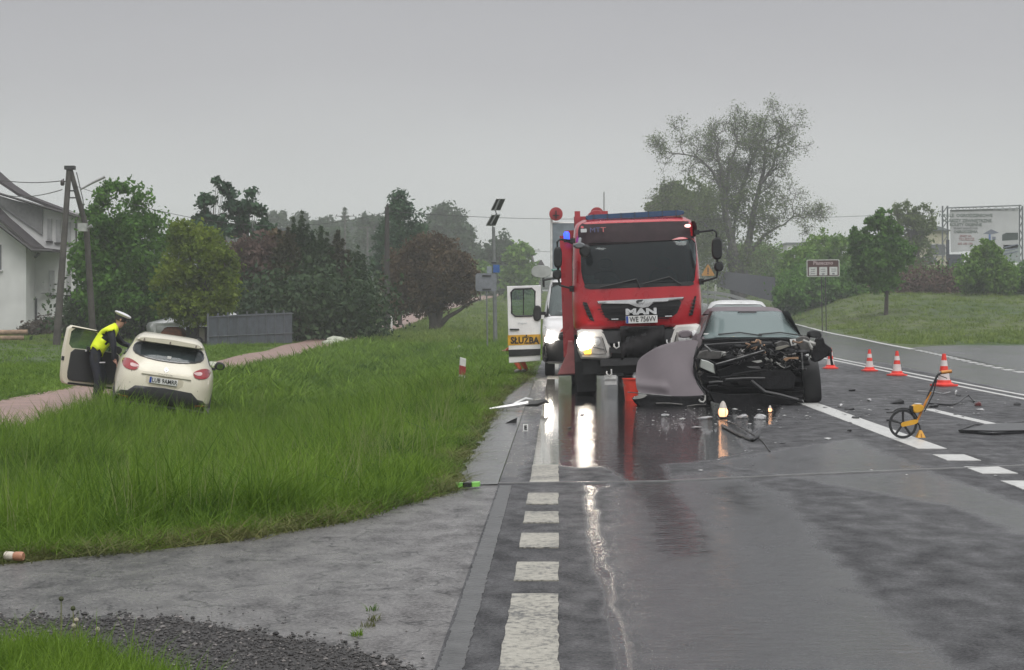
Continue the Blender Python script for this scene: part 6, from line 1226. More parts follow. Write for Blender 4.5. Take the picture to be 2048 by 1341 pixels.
def skeleton(seed, p0, d0, length, rad, depth, out, tips, spread=.55, up=.12, ratio=.74, wob=.18):
    r = random.Random(seed)
    def grow(p, d, l, ra, k):
        n = 4; pts = [p]; 
        for i in range(n):
            d = (d+Vector((r.gauss(0, wob), r.gauss(0, wob), r.gauss(0, wob*.6)+up*.3))).normalized(); p = p+d*(l/n); pts.append(p)
        out.append((pts, [ra*(1-.35*i/n) for i in range(n+1)]))
        if k == 0 or ra < .008: tips.append(pts[-1]); tips.append(pts[-3]); return
        for j in range(3 if r.random() < .45 else 2):
            ax = Vector((r.gauss(0, 1), r.gauss(0, 1), r.gauss(0, 1))).cross(d).normalized(); nd = (Matrix.Rotation(r.uniform(.4, 1.3)*spread, 3, ax) @ d+Vector((0, 0, up))).normalized(); grow(p, nd, l*r.uniform(ratio-.12, ratio+.1), ra*.64, k-1)
        if k > 1 and r.random() < .5: 
            ax = Vector((r.gauss(0, 1), r.gauss(0, 1), 0)).cross(d).normalized(); grow(pts[2], (Matrix.Rotation(r.uniform(.6, 1.1), 3, ax) @ d).normalized(), l*.5, ra*.4, k-2)
    grow(Vector(p0), Vector(d0).normalized(), length, rad, depth)
# depths: left garden trees
LG1 = leafmat('maple_leaves', (.03, .095, .014), (.14, .29, .045)); LG2 = leafmat('spring_leaves', (.06, .11, .012), (.24, .31, .035)); LG3 = leafmat('pine_needles', (.018, .05, .026), (.07, .14, .065), .15)
LG4 = leafmat('thuja_foliage', (.014, .036, .016), (.06, .10, .035), .15); LG5 = leafmat('brown_foliage', (.045, .034, .018), (.14, .10, .045), .15); LG6 = leafmat('purple_leaves', (.038, .026, .016), (.15, .105, .055), .25)
LG7 = leafmat('pink_blossom', (.06, .045, .035), (.20, .13, .11)); LG8 = leafmat('bright_shrub', (.06, .15, .022), (.22, .36, .06)); LG9 = leafmat('willow_haze', (.06, .10, .03), (.19, .25, .08)); LGA = leafmat('far_forest', (.03, .06, .03), (.08, .13, .06))
tree('maple_tree', 'dense dark green tree beside the white house, behind the utility pole', 'tree', 92, [(235, 440, 62, 68), (198, 520, 55, 75), (285, 515, 62, 85), (248, 590, 78, 75), (200, 600, 34, 55), (320, 600, 40, 60), (225, 395, 28, 30), (182, 480, 20, 36)], 232, LG1, .115, 1.5, 1, limbs=60, nleaf=44, gap=.55)
tree('linden_tree', 'yellow-green round tree between the dark green tree and the grey fence', 'tree', 86, [(395, 525, 62, 62), (380, 475, 38, 40), (350, 580, 45, 60), (430, 585, 48, 60), (392, 620, 60, 35), (440, 530, 34, 40)], 392, LG2, .095, 1.5, 2, limbs=40, nleaf=40, gap=.6)
tree('pine_tree', 'left one of two tall thin-trunked pines with airy crowns', 'tree', 104, [(425, 420, 38, 50), (405, 450, 28, 24), (440, 385, 28, 26), (430, 470, 45, 18), (440, 500, 30, 14)], 424, LG3, .16, .8, 3, limbs=60, gap=.12, trunk=.12)
tree('pine_tree', 'right one of two tall thin-trunked pines with airy crowns', 'tree', 106, [(482, 400, 30, 38), (500, 430, 32, 40), (470, 445, 30, 30), (505, 470, 40, 16), (530, 455, 20, 12)], 492, LG3, .16, .8, 4, limbs=40, gap=.25, trunk=.12)
tree('blossoming_shrub', 'reddish shrub with pale blossom behind the grey fence', 'shrub', 100, [(500, 520, 48, 50), (470, 560, 40, 45), (520, 580, 45, 50)], 498, LG7, .14, 1.1, 5)
tree('brown_shrub', 'rusty brown tall shrub right of the pines', 'shrub', 101, [(545, 510, 30, 55), (530, 560, 40, 60)], 540, LG5, .15, 1.1, 6)
for i, (cx, top, rx, l) in enumerate(((572, 452, 34, 'leftmost dark evergreen of the group behind the end of the grey fence'), (600, 430, 36, 'tallest pointed evergreen of the group behind the fence end'), (640, 455, 38, 'broad dark evergreen right of the tallest pointed one'), (672, 468, 34, 'brown-topped evergreen in the middle right of the dark group'), (712, 500, 40, 'rightmost low evergreen of the dark group, next to the purple tree'))):
    tree('evergreen', l, 'evergreen', 98+i*1.3, [(cx, (top+668)/2, rx, (668-top)/2), (cx+6, 610, rx*1.1, 62), (cx-13, top+38, 9, 36), (cx+14, top+44, 9, 38), (cx+24, top+70, 9, 44), (cx-24, top+72, 9, 44), (cx+3, top+22, 8, 34)], cx, LG4 if i not in (0, 3) else leafmat('brownish_thuja', (.02, .026, .014), (.075, .068, .03), .1), .12, 2.2, 20+i, kind='cone', group='dark evergreens behind the fence end')
tree('spruce_tree', 'pointed grey-green spruce standing behind the round purple tree', 'tree', 132, [(800, 470, 52, 105), (800, 400, 22, 32), (835, 480, 40, 70), (770, 480, 30, 60)], 800, LG3, .2, 1.5, 31, kind='cone')
def ptree():
    Y = 118.0; s = F/Y; bx = (872-HX)/s; bz = Zt(bx, Y)-.05; rt = empty('purple_plum_tree', 'round brownish purple tree with a forked trunk beside the bicycle path', 'tree', (bx, Y, bz)); cen = []; sg = []; r = np.random.default_rng(77)
    for (cx, cy, rx, ry, n) in ((865, 550, 84, 66, 520), (800, 560, 40, 62, 150), (925, 560, 34, 50, 130), (850, 590, 62, 40, 140), (860, 500, 55, 32, 150), (780, 610, 40, 35, 60)):
        X, Z = (cx-872)/s, HC+(HY-cy)/s-bz
        for i in range(n):
            d = r.normal(0, 1, 3); d /= np.linalg.norm(d); q = r.uniform(.25, 1)**.45; cen.append((X+d[0]*rx/s*q, d[1]*rx/s*q*.9, Z+d[2]*ry/s*q)); sg.append((.16, .16, .16))
    V, Fc = leaves(cen, sg, 22, .10, 9); link('crown', npmesh('crown', V, Fc), LG6, rt, None)
    def q(px, py, y=0): return Vector(((px-872)/s, y, HC+(HY-py)/s-bz))
    mb = MB(); mb.tube([q(870, 664), q(868, 640), q(858, 610), q(848, 570), q(840, 520)], [.38, .30, .22, .14, .05], 10); mb.tube([q(874, 655), q(880, 620), q(890, 580), q(895, 530)], [.26, .2, .13, .05], 8)
    mb.build('trunk', BARK, rt, 60)
    mb = MB(); mb.tube([q(878, 652), q(896, 634), q(918, 622), q(940, 606), q(962, 598)], [.2, .14, .10, .07, .03], 8); mb.build('low_branch', BARK, rt, 60)
    for (a, b, c, d) in ((855, 600, 800, 560), (850, 580, 900, 540), (880, 600, 930, 560), (845, 560, 820, 500), (893, 560, 880, 490), (862, 610, 780, 590)): mb = MB(); mb.tube([q(a, b), (q(a, b)+q(c, d))/2+Vector((0, .5, .1)), q(c, d, 1)], [.1, .06, .02], 6, False); mb.build('limb', BARK, rt, 60)
ptree()
for i, (cx, cy, rx, ry, Y, l, cone) in enumerate(((893, 455, 40, 44, 300, 'pale hazy birch showing above the purple tree', 0), (1000, 520, 30, 45, 270, 'grey hazy tree behind the solar lamp post', 0), (1036, 530, 30, 42, 240, 'light green hazy tree right of the solar lamp post', 0), (960, 545, 22, 22, 230, 'small yellowish green hazy tree left of the solar lamp post', 0),
      (690, 455, 14, 40, 330, 'thin hazy conifer over the dark evergreens, left of a wire', 1), (728, 460, 18, 38, 320, 'hazy conifer just left of the wooden pole', 1), (650, 465, 24, 30, 340, 'hazy round tree above the middle of the dark evergreens', 0), (575, 455, 20, 26, 350, 'faint hazy treetop right of the pines', 0), (545, 450, 18, 24, 340, 'faint hazy tree touching the right pine', 0), (605, 450, 15, 22, 360, 'faint small treetop above the tallest evergreen', 0), (745, 470, 34, 40, 300, 'broad hazy tree behind the wooden pole', 0), (660, 500, 50, 40, 280, 'hazy green mass low between evergreens and pole', 0), (925, 490, 30, 40, 290, 'faint willow at the right edge of the purple tree', 0))):
    tree('far_tree', l, 'tree', Y, [(cx, cy, rx, ry), (cx+rx*.3, cy+ry*.8, rx*.9, ry*.7), (cx-rx*.3, cy+ry*1.2, rx*.8, ry*.8)], cx, LGA if i not in (2, 3) else LG8, .34, 1.6, 40+i, kind='cone' if cone else 'round', group='hazy trees in the distance', gap=.35)
# filler wood far behind, too dense to count
def wood(name, label, Y, x0, x1, tops, bottom, m, seed, size=.4, n=1400, depth=10):
    r = np.random.default_rng(seed); s = F/Y; cen = []; sg = []
    for i in range(n):
        px = r.uniform(x0, x1); tp = np.interp(px, [a for a, b in tops], [b for a, b in tops])+6*math.sin(px*.21)+4*math.sin(px*.47+1); py = tp+(bottom-tp)*r.uniform(0, 1)**1.1; cen.append(((px-HX)/s, Y+r.uniform(-depth, depth), HC+(HY-py)/s)); sg.append((.6, .8, .5))
    V, Fc = leaves(cen, sg, 16, size, seed); o = link(name, npmesh(name, V, Fc), m, None, None); return tag(o, label, None, None, 'stuff')
wood('far_wood', 'hazy mass of far trees behind the left gardens', 400, -80, 1010, [(-80, 470), (340, 500), (380, 470), (560, 462), (640, 455), (700, 450), (760, 455), (860, 470), (960, 500), (1010, 530)], 600, LGA, 71, .8, 1500, 20)
wood('far_wood', 'hazy far trees behind the road', 520, 1000, 1500, [(1000, 555), (1100, 560), (1200, 555), (1300, 520), (1500, 500)], 600, LGA, 72, .9, 700, 20)
wood('undergrowth', 'dark undergrowth between the garden trees', 96, 150, 760, [(150, 600), (420, 600), (560, 560), (740, 560), (760, 600)], 665, LG4, 73, .14, 1100, 2.5)
# right side
def bigbare():
    Y = 205.0; s = F/Y; bx = (1478-HX)/s; bz = Zt(bx, Y)-.1; rt = empty('bare_tree', 'tall half-bare tree rising high above the right shrubs', 'tree', (bx, Y, bz)); out = []; tips = []
    def q(px, py, y=0): return Vector(((px-1478)/s, y, HC+(HY-py)/s-bz))
    for i, (pts, rad, d) in enumerate((([(1478, 600), (1470, 520), (1450, 430), (1442, 345)], [.6, .5, .36, .24], (-.15, 0, .8)), ([(1485, 600), (1492, 520), (1508, 420), (1528, 340)], [.5, .42, .3, .2], (.25, .1, 1)), ([(1470, 600), (1462, 500), (1478, 400), (1500, 330)], [.45, .38, .28, .18], (.1, -.2, 1)), ([(1442, 380), (1425, 345), (1400, 320)], [.22, .17, .12], (-.9, .1, .35)), ([(1450, 430), (1455, 360), (1462, 320)], [.25, .2, .14], (.15, .2, 1)), ([(1492, 520), (1530, 470), (1560, 452)], [.24, .18, .12], (1, .1, .15)), ([(1520, 370), (1545, 335), (1552, 300)], [.2, .15, .1], (.3, .2, .9)), ([(1465, 520), (1430, 470), (1400, 440)], [.24, .18, .12], (-.9, 0, .4)))):
        P = [q(*p, (i % 3-1)*.6) for p in pts]; out.append((P, rad)); skeleton(100+i, P[-1], d, 1.7, rad[-1]*.9, 6, out, tips, .78, .05, .76, .22)
        for j in range(1, len(P)):
            for u in (.35, .75):
                p_ = P[j-1].lerp(P[j], u)
                if p_.z > 6.5: skeleton(200+i*11+j*3+int(u*4), p_, ((-1)**(j+int(u*4))*(.6+.1*i), .5-.2*i, .55), 1.15, .085, 5, out, tips, .8, .05, .76, .24)
    mb = MB()
    for pts, rad in out: mb.tube(pts, [max(r_, .016) for r_ in rad], 4 if rad[0] < .08 else 6, False)
    mb.build('trunk', BARKG, rt, 60)
    r = np.random.default_rng(5); tp = np.array([t for t in tips]); V, Fc = leaves(tp, np.full((len(tp), 3), .34), 3, .085, 51); link('sparse_leaves', npmesh('leaves', V, Fc), LG9, rt, None)
    lo = []
    for (cx, cy, rx, ry, n) in ((1440, 420, 50, 50, 60), (1490, 410, 48, 55, 60), (1530, 430, 40, 50, 34), (1420, 480, 50, 50, 50), (1500, 490, 60, 60, 60), (1380, 430, 38, 50, 50), (1345, 410, 36, 34, 46), (1470, 540, 60, 50, 60), (1400, 540, 40, 50, 40)):
        for k in range(n): d = r.normal(0, 1, 3); d /= np.linalg.norm(d); f = r.uniform(.2, 1)**.5; c = q(cx+d[0]*rx*f, cy+d[2]*ry*f); lo.append((c.x, d[1]*2.5*f, c.z))
    V, Fc = leaves(lo, np.full((len(lo), 3), .42), 26, .15, 52); link('crown', npmesh('crown', V, Fc), LG9, rt, None)
bigbare()
tree('birch_tree', 'light green tree to the left of the tall half-bare tree, above the fire engine roof', 'tree', 230, [(1345, 398, 34, 30), (1390, 400, 40, 38), (1320, 415, 24, 20), (1360, 440, 50, 40), (1400, 470, 50, 50)], 1360, LG9, .22, 1.3, 61, gap=.5)
for i, (cx, cy, rx, ry, Y, l) in enumerate(((1505, 520, 40, 36, 235, 'pale green shrub under the tall half-bare tree'), (1545, 530, 34, 36, 225, 'green shrub left of the white building corner'), (1600, 545, 34, 55, 160, 'bright green shrub left of the brown sign'), (1640, 510, 38, 42, 170, 'bright green bush topping the brown sign'), (1680, 520, 36, 48, 168, 'green bush behind the right half of the brown sign'), (1640, 575, 60, 30, 150, 'dark low bush under the brown sign'), (1580, 590, 30, 28, 140, 'low green bush right of the far white post'), (1710, 575, 40, 30, 150, 'low dark bush left of the young maple'))):
    tree('bush', l, 'bush', Y, [(cx, cy, rx, ry), (cx-rx*.4, cy+ry*.5, rx*.8, ry*.7), (cx+rx*.4, cy+ry*.5, rx*.8, ry*.7)], cx, LG8 if i < 5 else LG1, .17, 1.5, 80+i, group='green bushes along the far side of the meadow', trunk=.07)
tree('young_maple', 'young dark green maple with upswept shoots standing alone on the meadow', 'tree', 125, [(1755, 520, 44, 44), (1725, 500, 22, 40), (1790, 510, 34, 38), (1760, 462, 14, 44), (1738, 460, 10, 30), (1778, 455, 9, 32), (1708, 480, 9, 26), (1795, 475, 8, 26), (1765, 560, 34, 24), (1720, 540, 20, 30)], 1772, LG1, .13, 2.0, 91, trunk=.11, limbs=50)
tree('bare_tree', 'greyish thin-leaved tree behind the young maple', 'tree', 190, [(1825, 460, 38, 45), (1810, 430, 28, 28), (1845, 440, 28, 34), (1830, 510, 40, 40)], 1825, LG9, .16, .6, 92, barkm=BARKG, limbs=90, gap=.5)
tree('bush', 'rounded green bush in front of the right half of the billboard', 'bush', 142, [(1972, 535, 38, 38), (1950, 555, 36, 38), (2000, 560, 36, 34), (1975, 505, 18, 24), (1990, 512, 12, 18), (1955, 515, 14, 20)], 1972, LG8, .15, 1.7, 93, group='green bushes along the far side of the meadow')
tree('bush', 'low dark green bush at the right end of the billboard', 'bush', 146, [(2030, 565, 36, 24), (2070, 560, 40, 34)], 2040, LG1, .17, 1.4, 94)
wood('hedge_row', 'reddish brown twigs of a low hedge on the meadow edge', 150, 1745, 2130, [(1745, 575), (1800, 556), (1860, 548), (1930, 552), (2130, 560)], 596, leafmat('brown_twigs', (.05, .03, .025), (.15, .09, .07), .1), 74, .12, 900, 1.5)
wood('undergrowth', 'green undergrowth behind the meadow', 156, 1565, 2130, [(1565, 560), (1600, 540), (1720, 545), (1900, 545), (2130, 545)], 600, LG1, 75, .17, 900, 2.5)
# ------------------------------------------------------------------ white house on the left
def make_house():
    Y = 115.0; s = F/Y; x0 = (0-HX)/s; rt = empty('house', 'white plastered house with dark roofs at the left edge behind the utility pole', 'house', (x0, Y, Zt(x0, Y)-.1)); z0 = rt.location.z
    def q(px, py, dy=0.0): k = F/(Y+dy); return ((px-HX)/k-x0, HC+(HY-py)/k-z0)
    PL = mat('white_plaster', (.60, .60, .59), .8, var=.08, nscale=.8); RF = mat('dark_roof', (.055, .048, .052), .85, var=.2, nscale=2, spec=.15); FR = mat('fascia_brown', (.03, .026, .027), .6); WG = mat('window_dark', (.10, .11, .12), .15, coat=.5)
    # near gabled wing, its right half in view
    mb = MB(); mb.prism([q(-260, 672), q(52, 672), q(52, 496), q(-70, 368), q(-260, 560)], 0, 2.05); mb.build('gable_wall', PL, rt, 20)
    # taller main block behind, its side wall runs away to the right
    mb = MB(); mb.prism([q(-120, 672, 2), q(152, 668, 2), q(152, 425, 2), q(86, 415, 2), q(-60, 380, 2), q(-120, 370, 2)], 2.0, 10); mb.build('main_wall', PL, rt, 20)
    def roof(name, P, y0, y1, t=.18):
        mb = MB(); n = len(P); V = [(p[0], y0, p[1]) for p in P]+[(p[0], y1, p[1]) for p in P]+[(p[0], y0, p[1]-t) for p in P]+[(p[0], y1, p[1]-t) for p in P]; Fc = []
        for i in range(n-1): Fc += [(i, i+1, n+i+1, n+i), (2*n+i, 3*n+i, 3*n+i+1, 2*n+i+1), (i, 2*n+i, 2*n+i+1, i+1), (n+i, n+i+1, 3*n+i+1, 3*n+i)]
        Fc += [(0, n, 3*n, 2*n), (n-1, 3*n-1, 4*n-1, 2*n-1) if False else (n-1, 3*n-1, 4*n-1, 2*n-1)]; mb.add(V, Fc); return mb.build(name, RF, rt, 20)
    roof('lower_roof', [q(-75, 355), q(0, 432), q(72, 494), q(112, 499)], -.8, 2.2)
    mb = MB(); mb.tube([(q(-75, 368)[0], -.82, q(-75, 368)[1]), (q(0, 447)[0], -.82, q(0, 447)[1]), (q(72, 502)[0], -.82, q(72, 502)[1]), (q(113, 503)[0], -.82, q(113, 503)[1])], .09, 6); mb.build('verge_board', FR, rt)
    roof('main_roof', [q(-70, 300, 1.2), q(0, 362, 1.2), q(36, 386, 1.2), q(152, 430, 1.2), q(157, 431, 1.2)], 1.2, 4.2)
    mb = MB(); mb.tube([(q(-40, 376, 1.2)[0], 1.18, q(-40, 376, 1.2)[1]), (q(86, 414, 1.2)[0], 1.18, q(86, 414, 1.2)[1]), (q(157, 434, 1.2)[0], 1.18, q(157, 434, 1.2)[1])], .08, 6); mb.build('gutter', FR, rt)
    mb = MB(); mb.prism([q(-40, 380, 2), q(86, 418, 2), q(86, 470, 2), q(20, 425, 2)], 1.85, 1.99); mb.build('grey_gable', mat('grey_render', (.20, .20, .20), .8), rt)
    mb = MB(); P = [q(78, 506, 1.8), q(72, 514, 1.8), q(56, 516, 1.8), q(55, 530, 1.8), q(57, 660, 1.8)]; mb.tube([(p[0], 1.8, p[1]) for p in P], .07, 8); mb.build('downpipe', FR, rt)
    mb = MB(); P = [q(152, 440, 1.9), q(154, 560, 1.9), q(154, 655, 1.9)]; mb.tube([(p[0], 1.9, p[1]) for p in P], .05, 8); mb.build('downpipe', FR, rt)
    def win(px0, py0, px1, py1, y, pan=1):
        a, b = q(px0, py1, y), q(px1, py0, y); mb = MB(); mb.box(((a[0]+b[0])/2, y, (a[1]+b[1])/2), (b[0]-a[0], .10, b[1]-a[1])); f = mb.build('window', mat('window_frame_grey', (.30, .30, .30), .5), rt); w = (b[0]-a[0]); mb = MB(); mb.box(((a[0]+b[0])/2, y-.055, (a[1]+b[1])/2), (w-.12, .01, b[1]-a[1]-.12)); mb.build('pane', mat('curtained_pane', (.28, .28, .28), .2, coat=.4), f)
        mb = MB(); mb.box(((a[0]+b[0])/2, y-.08, a[1]-.05), (w+.14, .16, .07)); mb.build('sill', FR, f)
    win(95, 438, 104, 482, 1.98); win(112, 440, 122, 485, 1.98); win(134, 445, 142, 487, 1.98); win(98, 542, 109, 590, 1.98); win(133, 543, 142, 590, 1.98)
    a, b = q(-14, 540), q(3, 490); mb = MB(); mb.box(((a[0]+b[0])/2, -.02, (a[1]+b[1])/2), (b[0]-a[0], .1, b[1]-a[1])); f = mb.build('window', WG, rt); mb = MB(); mb.box(((a[0]+b[0])/2, -.06, a[1]-.05), (b[0]-a[0]+.2, .16, .08)); mb.build('sill', PL, f)
    a, b = q(60, 658, 2), q(76, 597, 2); mb = MB(); mb.box(((a[0]+b[0])/2, 1.97, (a[1]+b[1])/2), (b[0]-a[0], .1, b[1]-a[1])); d = mb.build('door', mat('door_dark', (.045, .048, .052), .5), rt); mb = MB(); mb.box((b[0]+.03, 1.93, (a[1]+b[1])/2), (.08, .12, b[1]-a[1])); mb.build('door_frame', mat('frame_white', (.5, .5, .5), .5), d)
    mb = MB(); mb.box(((q(88, 0, 1.7)[0]), 1.7, q(0, 587, 1.7)[1]), (.25, .4, .04)); mb.build('lamp_bracket', FR, rt)
make_house()
for i, (px, py, w) in enumerate(((24, 684, 56), (22, 694, 44))):
    Y = 92.0; s = F/Y; x = (px-HX)/s; mb = MB(); mb.tube([(-w/2/s, 0, 0), (w/2/s, .3, .02)], .12, 10); o = mb.build('log', mat('cut_wood', (.28, .19, .13), .8, var=.3), None); o.location = (x, Y, Zt(x, Y)+(.42 if i == 0 else .16)); tag(o, ['pale upper log of the small pile at the left edge in front of the house', 'short lower log of the small pile at the left edge'][i], 'log', 'logs in front of the white house')
tree('dry_shrub', 'dark leafless brush along the foot of the white house', 'shrub', 108, [(110, 655, 60, 14), (60, 662, 30, 8), (150, 640, 20, 20)], 110, leafmat('dry_twigs', (.05, .04, .035), (.13, .10, .08), .1), .10, 1.5, 97, limbs=20)
# ------------------------------------------------------------------ poles and wires
WD = mat('weathered_pole', (.075, .068, .062), .85, var=.25, nscale=2, bump=.5, bscale=20); WIRE = mat('wire_dark', (.04, .04, .042), .5)
def apole():
    Y = 84.0; s = F/Y; x = (113-HX)/s; z0 = Zt(x, Y)-.1; rt = empty('utility_pole', 'A-shaped wooden utility pole in front of the white house', 'utility pole', (x, Y, z0))
    def q(px, py, y=0): return ((px-113)/s, y, HC+(HY-py)/s-z0)
    mb = MB(); mb.tube([q(113, 690), q(138, 340)], [.16, .11], 10); mb.build('leg', WD, rt); mb = MB(); mb.tube([q(158, 690, 2.0), q(153, 520, 1.2), q(166, 430, .6), q(141, 340)][2:]+[], [.12, .11], 10); mb.tube([q(150, 690, .6), q(152, 540, .6)], [.07, .07], 8) if False else None
    mb = MB(); mb.tube([q(141, 340), q(165, 455, .7), q(170, 700, 1.6)], [.10, .12, .15], 10); mb.build('leg', WD, rt)
    mb = MB(); mb.box(q(140, 336), (.42, .3, .16)); mb.build('pole_cap', mat('dark_steel', (.03, .03, .032), .5), rt)
    for a, b in ((382, .5), (396, .6)): mb = MB(); mb.tube([q(133, a), q(153, a)], .035, 6); mb.build('cross_brace', mat('dark_steel', (.03, .03, .032), .5), rt)
    mb = MB(); mb.tube([q(137, 362), q(127, 364), q(127, 358)], .03, 6); mb.lathe([(.05, 0), (.09, .05), (.09, .18), (.04, .26), (0, .26)], q(125, 372), 10); mb.build('insulator', mat('insulator_brown', (.04, .03, .03), .3), rt)
    mb = MB(); mb.tube([q(160, 380), q(185, 366), q(210, 354)], [.035, .05, .06], 8); mb.build('lamp_arm', mat('galvanised', (.35, .35, .35), .4, metal=.6), rt)
    mb = MB(); mb.box(q(166, 455), (.34, .22, .34)); mb.build('meter_box', mat('box_grey', (.34, .35, .33), .5), rt); mb = MB(); mb.tube([q(172, 458), q(184, 452)], [.02, .09], 8); mb.build('floodlight', mat('galvanised', (.35, .35, .35), .4, metal=.6), rt)
    mb = MB(); mb.tube([q(153, 345), q(160, 375), q(166, 400), q(169, 450)], .02, 6); mb.build('cable', WIRE, rt)
apole()
def pole(px, top, base_y, Y, r, lab, arm=None, twin=False, m=None):
    s = F/Y; x = (px-HX)/s; z0 = Zt(x, Y)-.1; H = HC+(HY-top)/s-z0; rt = empty('utility_pole', lab, 'utility pole', (x, Y, z0)); mm = m or WD
    if twin:
        for sx in (-1, 1): mb = MB(); mb.tube([(sx*H*.16+(H*.1 if sx > 0 else 0), 0, 0), (0, 0, H)], [r, r*.7], 8); mb.build('leg', mm, rt)
    else: mb = MB(); mb.tube([(0, 0, 0), (0, 0, H)], [r*1.2, r*.8], 10); mb.build('shaft', mm, rt)
    if arm: mb = MB(); mb.box((0, 0, H-.05), (arm, .08, .08)); mb.build('crossarm', mm, rt)
    for k in ((-1, 0, 1) if arm else (0,)): mb = MB(); mb.lathe([(.03, 0), (.06, .05), (.05, .16), (0, .18)], (k*(arm or 0)*.42, 0, H), 8); mb.build('insulator', mat('insulator_brown', (.04, .03, .03), .3), rt)
    return rt
pole(774, 415, 655, 112, .15, 'single dark wooden pole left of the round purple tree', m=mat('dark_pole', (.045, .04, .038), .8))
pole(1060, 500, 580, 290, .25, 'hazy A-shaped pole in the distance above the open van door', 3.0, True, BARKG)
pole(952, 492, 560, 310, .2, 'hazy twin pole at the right edge of the purple tree', 2.6, True, BARKG)
pole(735, 455, 560, 260, .14, 'faint thin pole with a crossarm left of the dark wooden pole', 2.2, False, BARKG)
pole(690, 432, 600, 250, .12, 'thin far pole over the dark evergreens carrying a wire', 2.5, False, BARKG)
pole(1208, 385, 600, 420, .16, 'very faint mast above the roof of the fire engine', None, False, BARKG)
def wire(lab, A, B, sag, r=.012):
    A = Vector(A); B = Vector(B); n = 24; mb = MB(); mb.tube([(B-A)*t-Vector((0, 0, sag*4*t*(1-t))) for t in [i/n for i in range(n+1)]], r, 5, False); o = mb.build('overhead_wire', WIRE, None, 60); o.location = A; tag(o, lab, 'wire', 'overhead wires')
wire('upper wire from the left edge to the A-shaped pole', W(-60, 345, 100), W(125, 362, 84), .25, .02); wire('lower wire from the house gable to the A-shaped pole', W(20, 392, 117), W(124, 380, 84), .15, .022)
wire('wire between the A-shaped pole and the dark wooden pole', W(150, 372, 84), W(774, 424, 112), 1.2); wire('wire from the dark wooden pole to the fire engine side of the road', W(774, 423, 112), W(1250, 437, 140), .2, .016)
wire('wire crossing right of the fire engine behind the tall bare tree', W(1250, 437, 140), W(1885, 424, 160), .25, .016); wire('faint far wire above the van', W(960, 494, 310), W(1300, 503, 290), .5, .03); wire('wire dropping towards the evergreens', W(640, 455, 250), W(774, 424, 250), .4, .02)
# ------------------------------------------------------------------ grey fences
def fence(lab, A, B, h0, h1, n, m, gate=False, slat=False, grp=None):
    """A, B: ground points; panels of wire mesh or boards between posts"""
    A = Vector(A); B = Vector(B); d = B-A; rt = empty('fence', lab, 'fence', A); ang = math.atan2(d.y, d.x); PM = mat('fence_post_grey', (.13, .14, .155), .5, metal=.4)
    for i in range(n):
        p0 = d*(i/n); p1 = d*((i+1)/n); g0, g1 = (p0.z, p1.z) if slat else (Zt(A.x+p0.x, A.y+p0.y)-A.z, Zt(A.x+p1.x, A.y+p1.y)-A.z); p0, p1 = Vector((p0.x, p0.y, 0)), Vector((p1.x, p1.y, 0)); h = h0+(h1-h0)*i/n; hh = h0+(h1-h0)*(i+1)/n; u = (p1-p0).normalized(); nrm = Vector((-u.y, u.x, 0))*.02; a, b = p0+u*.03*(1 if slat else 2), p1-u*.03*(1 if slat else 2)
        V = []
        for sgn in (-1, 1):
            for p, g, hq in ((a, g0, h), (b, g1, hh)): V.append(Vector((p.x, p.y, g+.05))+nrm*sgn); V.append(Vector((p.x, p.y, g+hq))+nrm*sgn)
        mb = MB(); mb.add(V, [(0, 2, 3, 1), (4, 5, 7, 6), (0, 1, 5, 4), (2, 6, 7, 3), (1, 3, 7, 5), (0, 4, 6, 2)]); mb.build('board' if slat else 'panel', m, rt, 20)
        if not slat or i % 6 == 0: mb = MB(); mb.box((p0.x, p0.y, g0+h/2+.05), (.07, .07, h+.15)); mb.build('post', PM, rt)
    if not slat:
        for f in (.35, .97): mb = MB(); mb.tube([Vector((0, 0, h0*f))-Vector((-math.sin(ang), math.cos(ang), 0))*.04, d+Vector((0, 0, h1*f-.0))-Vector((-math.sin(ang), math.cos(ang), 0))*.04], .02, 6); mb.build('rail', PM, rt)
    return rt
A = W(416, 684, 84); A.z = Zt(A.x, A.y); B = W(585, 668, 90); B.z = Zt(B.x, B.y)
FM = glassmat('mesh_screen', (.35, .37, .40), .1, .6, (.12, .135, .155), .86)
FMp = mat('screen_grey', (.07, .082, .098), .6, var=.2, nscale=3)
fence('long grey garden fence left of the dark evergreens', A, B, 1.30, 1.42, 9, FMp)
A = W(1436, 572, 215); A.z = 623 and HC+(HY-574)/F*215; B = W(1550, 606, 150); B.z = HC+(HY-606)/F*150
fence('dark grey board fence climbing the bank behind the white car', A, B, 1.7, 1.9, 30, mat('board_grey', (.075, .08, .095), .7, var=.3), slat=True)
